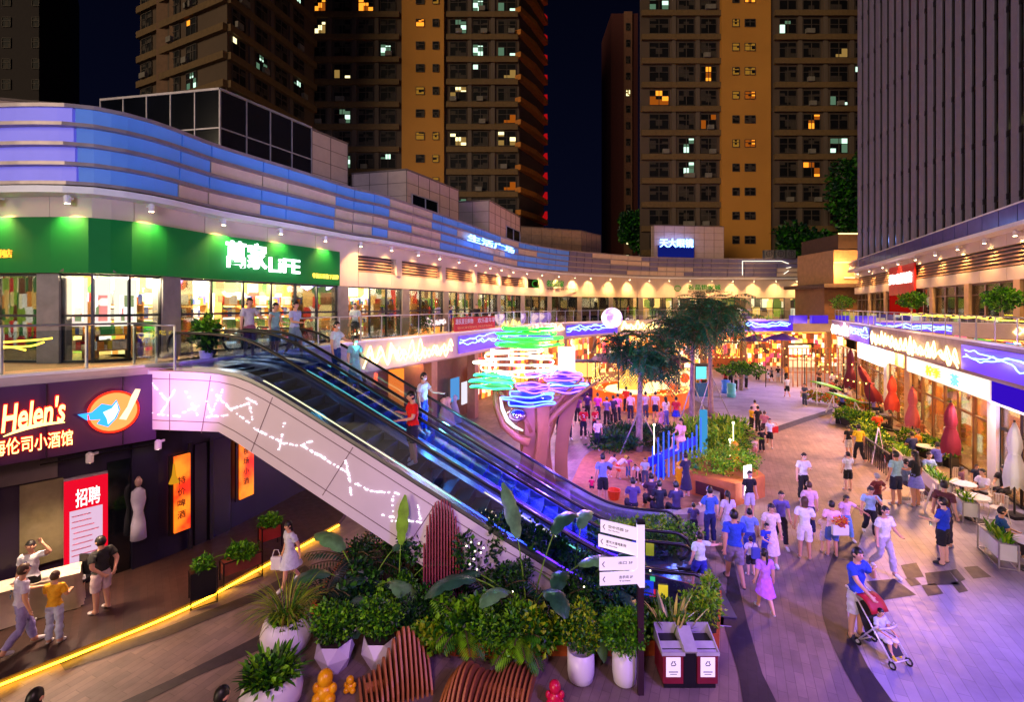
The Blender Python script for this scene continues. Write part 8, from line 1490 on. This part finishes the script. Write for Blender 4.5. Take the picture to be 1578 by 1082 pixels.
b.tube([sp3(.38, -.2, .12), sp3(.38, .2, .12)], .012, 6); b.tube([sp3(-.3, -.2, .1), sp3(-.3, .2, .1)], .012, 6); b.tube([sp3(.14, -.22, .60), sp3(.2, 0, .62), sp3(.14, .22, .60)], .02, 6); b.build('frame', SF, st, True)
b = MB(); b.slab([sp3(.15, -.19, .36), sp3(.15, .19, .36), sp3(-.12, .19, .34), sp3(-.12, -.19, .34)], (0, 0, .03)); b.slab([sp3(-.12, -.19, .34), sp3(-.12, .19, .34), sp3(-.33, .19, .82), sp3(-.33, -.19, .82)], tuple(-fx*.03)); b.slab([sp3(.15, -.15, .36), sp3(.15, .15, .36), sp3(.30, .15, .16), sp3(.30, -.15, .16)], tuple(fx*.02)); b.build('seat', mat('seat_black', (26, 22, 28), .7), st)
b = MB(); vs = []; n = 7
for k in range(n): a = 1.75-k*.22; vs += [sp3(-.22+.36*math.cos(a)*.8-.06, s, .62+.36*math.sin(a)) for s in (-.2, -.1, 0, .1, .2)]
b.add(vs, [(5*k+j, 5*k+j+1, 5*k+j+6, 5*k+j+5) for k in range(n-1) for j in range(4)]); hd_ = b.build('hood', mat('hood_red', (170, 20, 34), .6), st, True); m5 = hd_.modifiers.new('thick', 'SOLIDIFY'); m5.thickness = .02
for f, s in ((.38, -.2), (.38, .2), (-.3, -.2), (-.3, .2)):
    b = MB(); c = Vector(sp3(f, s, .075)); b.tube([c+(fx*math.cos(a)+Vector((0, 0, math.sin(a))))*.06 for a in [6.283*i/14 for i in range(14)]], .017, 6, closed=True); wh = b.build('wheel', BLK, st, True); b = MB(); b.tube([c-sx_*.02, c+sx_*.02], .03, 8); b.build('hub', SF, wh)
cl_ = person('toddler in white and blue top and pale skirt sitting in the stroller', tuple(s0+fx*-.02+Vector((0, 0, .12))), .98, face=14, pose='sit', arms=('lap', 'lap'), top=(200, 205, 230), bot='skirt', bc=(225, 215, 235), hair='short', shoe=(230, 200, 40))
# things in hands
def bag(lab, c, w_, h_, m, nm='shoulder_bag'): t = thing(nm, lab, 'bag', tuple(c)); b = MB(); b.box((c[0], c[1], c[2]), (w_, .09, h_)); b.build('pouch', m, t, bevel=.015); b = MB(); b.tube([(c[0]-w_*.4, c[1], c[2]+h_/2), (c[0]-w_*.2, c[1], c[2]+h_/2+.16), (c[0]+w_*.2, c[1], c[2]+h_/2+.16), (c[0]+w_*.4, c[1], c[2]+h_/2)], .008, 5); b.build('strap', m, t)
g = G(1282, 858); bag('white carrier bag with orange and red wrapped bouquet', (g[0]-.0, g[1]-.33, .86), .42, .26, WHITE, 'carrier_bag'); t = thing('bouquet', 'orange and yellow bouquet on top of the white carrier bag', 'bouquet', (g[0], g[1]-.33, 1.0)); clumps('flower_heads', [((g[0], g[1]-.33, 1.08), (.17, .1, .09), 160)], [mat('petal_orange', (240, 130, 30), .6), mat('petal_red', (220, 40, 30), .6), mat('petal_yellow', (250, 200, 60), .6)], t, .06, .03); b = MB(); b.lathe([(.05, -.06), (.14, .06)], (g[0], g[1]-.33, 1.0), 10); b.build('wrapping', PKC, t)
g = G(447, 905); bag('pale carrier bag held by the woman in white dress', (g[0]-.28, g[1]-.1, .62), .24, .3, WHITE, 'carrier_bag'); g = G(1194, 690); bag('red bag carried by the person in white near the planter group', (g[0], g[1], .85), .3, .3, mat('board_red'), 'carrier_bag'); g = G(1157, 887); bag('small backpack on the little boy in white tee', (g[0]+.05, g[1]+-.14, .62), .2, .26, mat('pack_blue', (60, 70, 150), .6), 'backpack')
g = G(946, 770); t = thing('cloth_bundle', 'orange bucket beside the grey tee man in the sand pit', 'bucket', g); b = MB(); b.lathe([(.16, 0), (.24, .34), (.22, .34), (.14, .03)], g, 14); b.build('bucket', mat('bucket_orange', (225, 70, 20), .4), t); t.name = 'toy_bucket'
g = G(1443, 860); b = MB(); b.lathe([(.03, .0), (.032, .15), (.015, .19), (.015, .21)], (g[0]+.02, g[1]+.2, .78), 10); tag(b.build('water_bottle', glass('bottle_glass', (200, 220, 240), .3)), 'clear water bottle in the hand of the blue tee man', 'bottle')
# escalator end signs and guard
for i, (n0) in enumerate((0, 1.9)):
    q = Vector(ES(11.75, n0-.03, .5)); r = thing('safety_sticker', ['cluster of blue, red and yellow safety stickers on the near escalator foot', 'cluster of small safety stickers on the far escalator foot'][i], 'sticker', tuple(q)); 
    for k, (dx, dz, w_, h_, c_) in enumerate([(-.9, .1, .2, .26, (170, 150, 90)), (-.52, .1, .24, .32, (30, 60, 190)), (-.2, .02, .2, .34, (220, 210, 40)), (-.42, .0, .12, .16, (210, 40, 50)), (-.42, .3, .1, .1, (60, 210, 120))]): b = MB(); b.bar(q+Vector((DX, DY, 0))*(dx-w_/2)+Vector((0, 0, dz)), q+Vector((DX, DY, 0))*(dx+w_/2)+Vector((0, 0, dz)), .006, h_); b.build('sticker', mat('sticker_%d' % k, c_, .5, em=c_, es=.25, var=0), r)
b = MB(); b.ball(ES(11.7, -.2, .25), .03, 8); b.ball(ES(11.7, -.2, .12), .03, 8); tag(b.build('status_lamp', glow('status_green', (60, 255, 140), 4)), 'pair of small green lamps on the near escalator foot', 'lamp')
bpy.data.scenes.remove(tmp_sc)
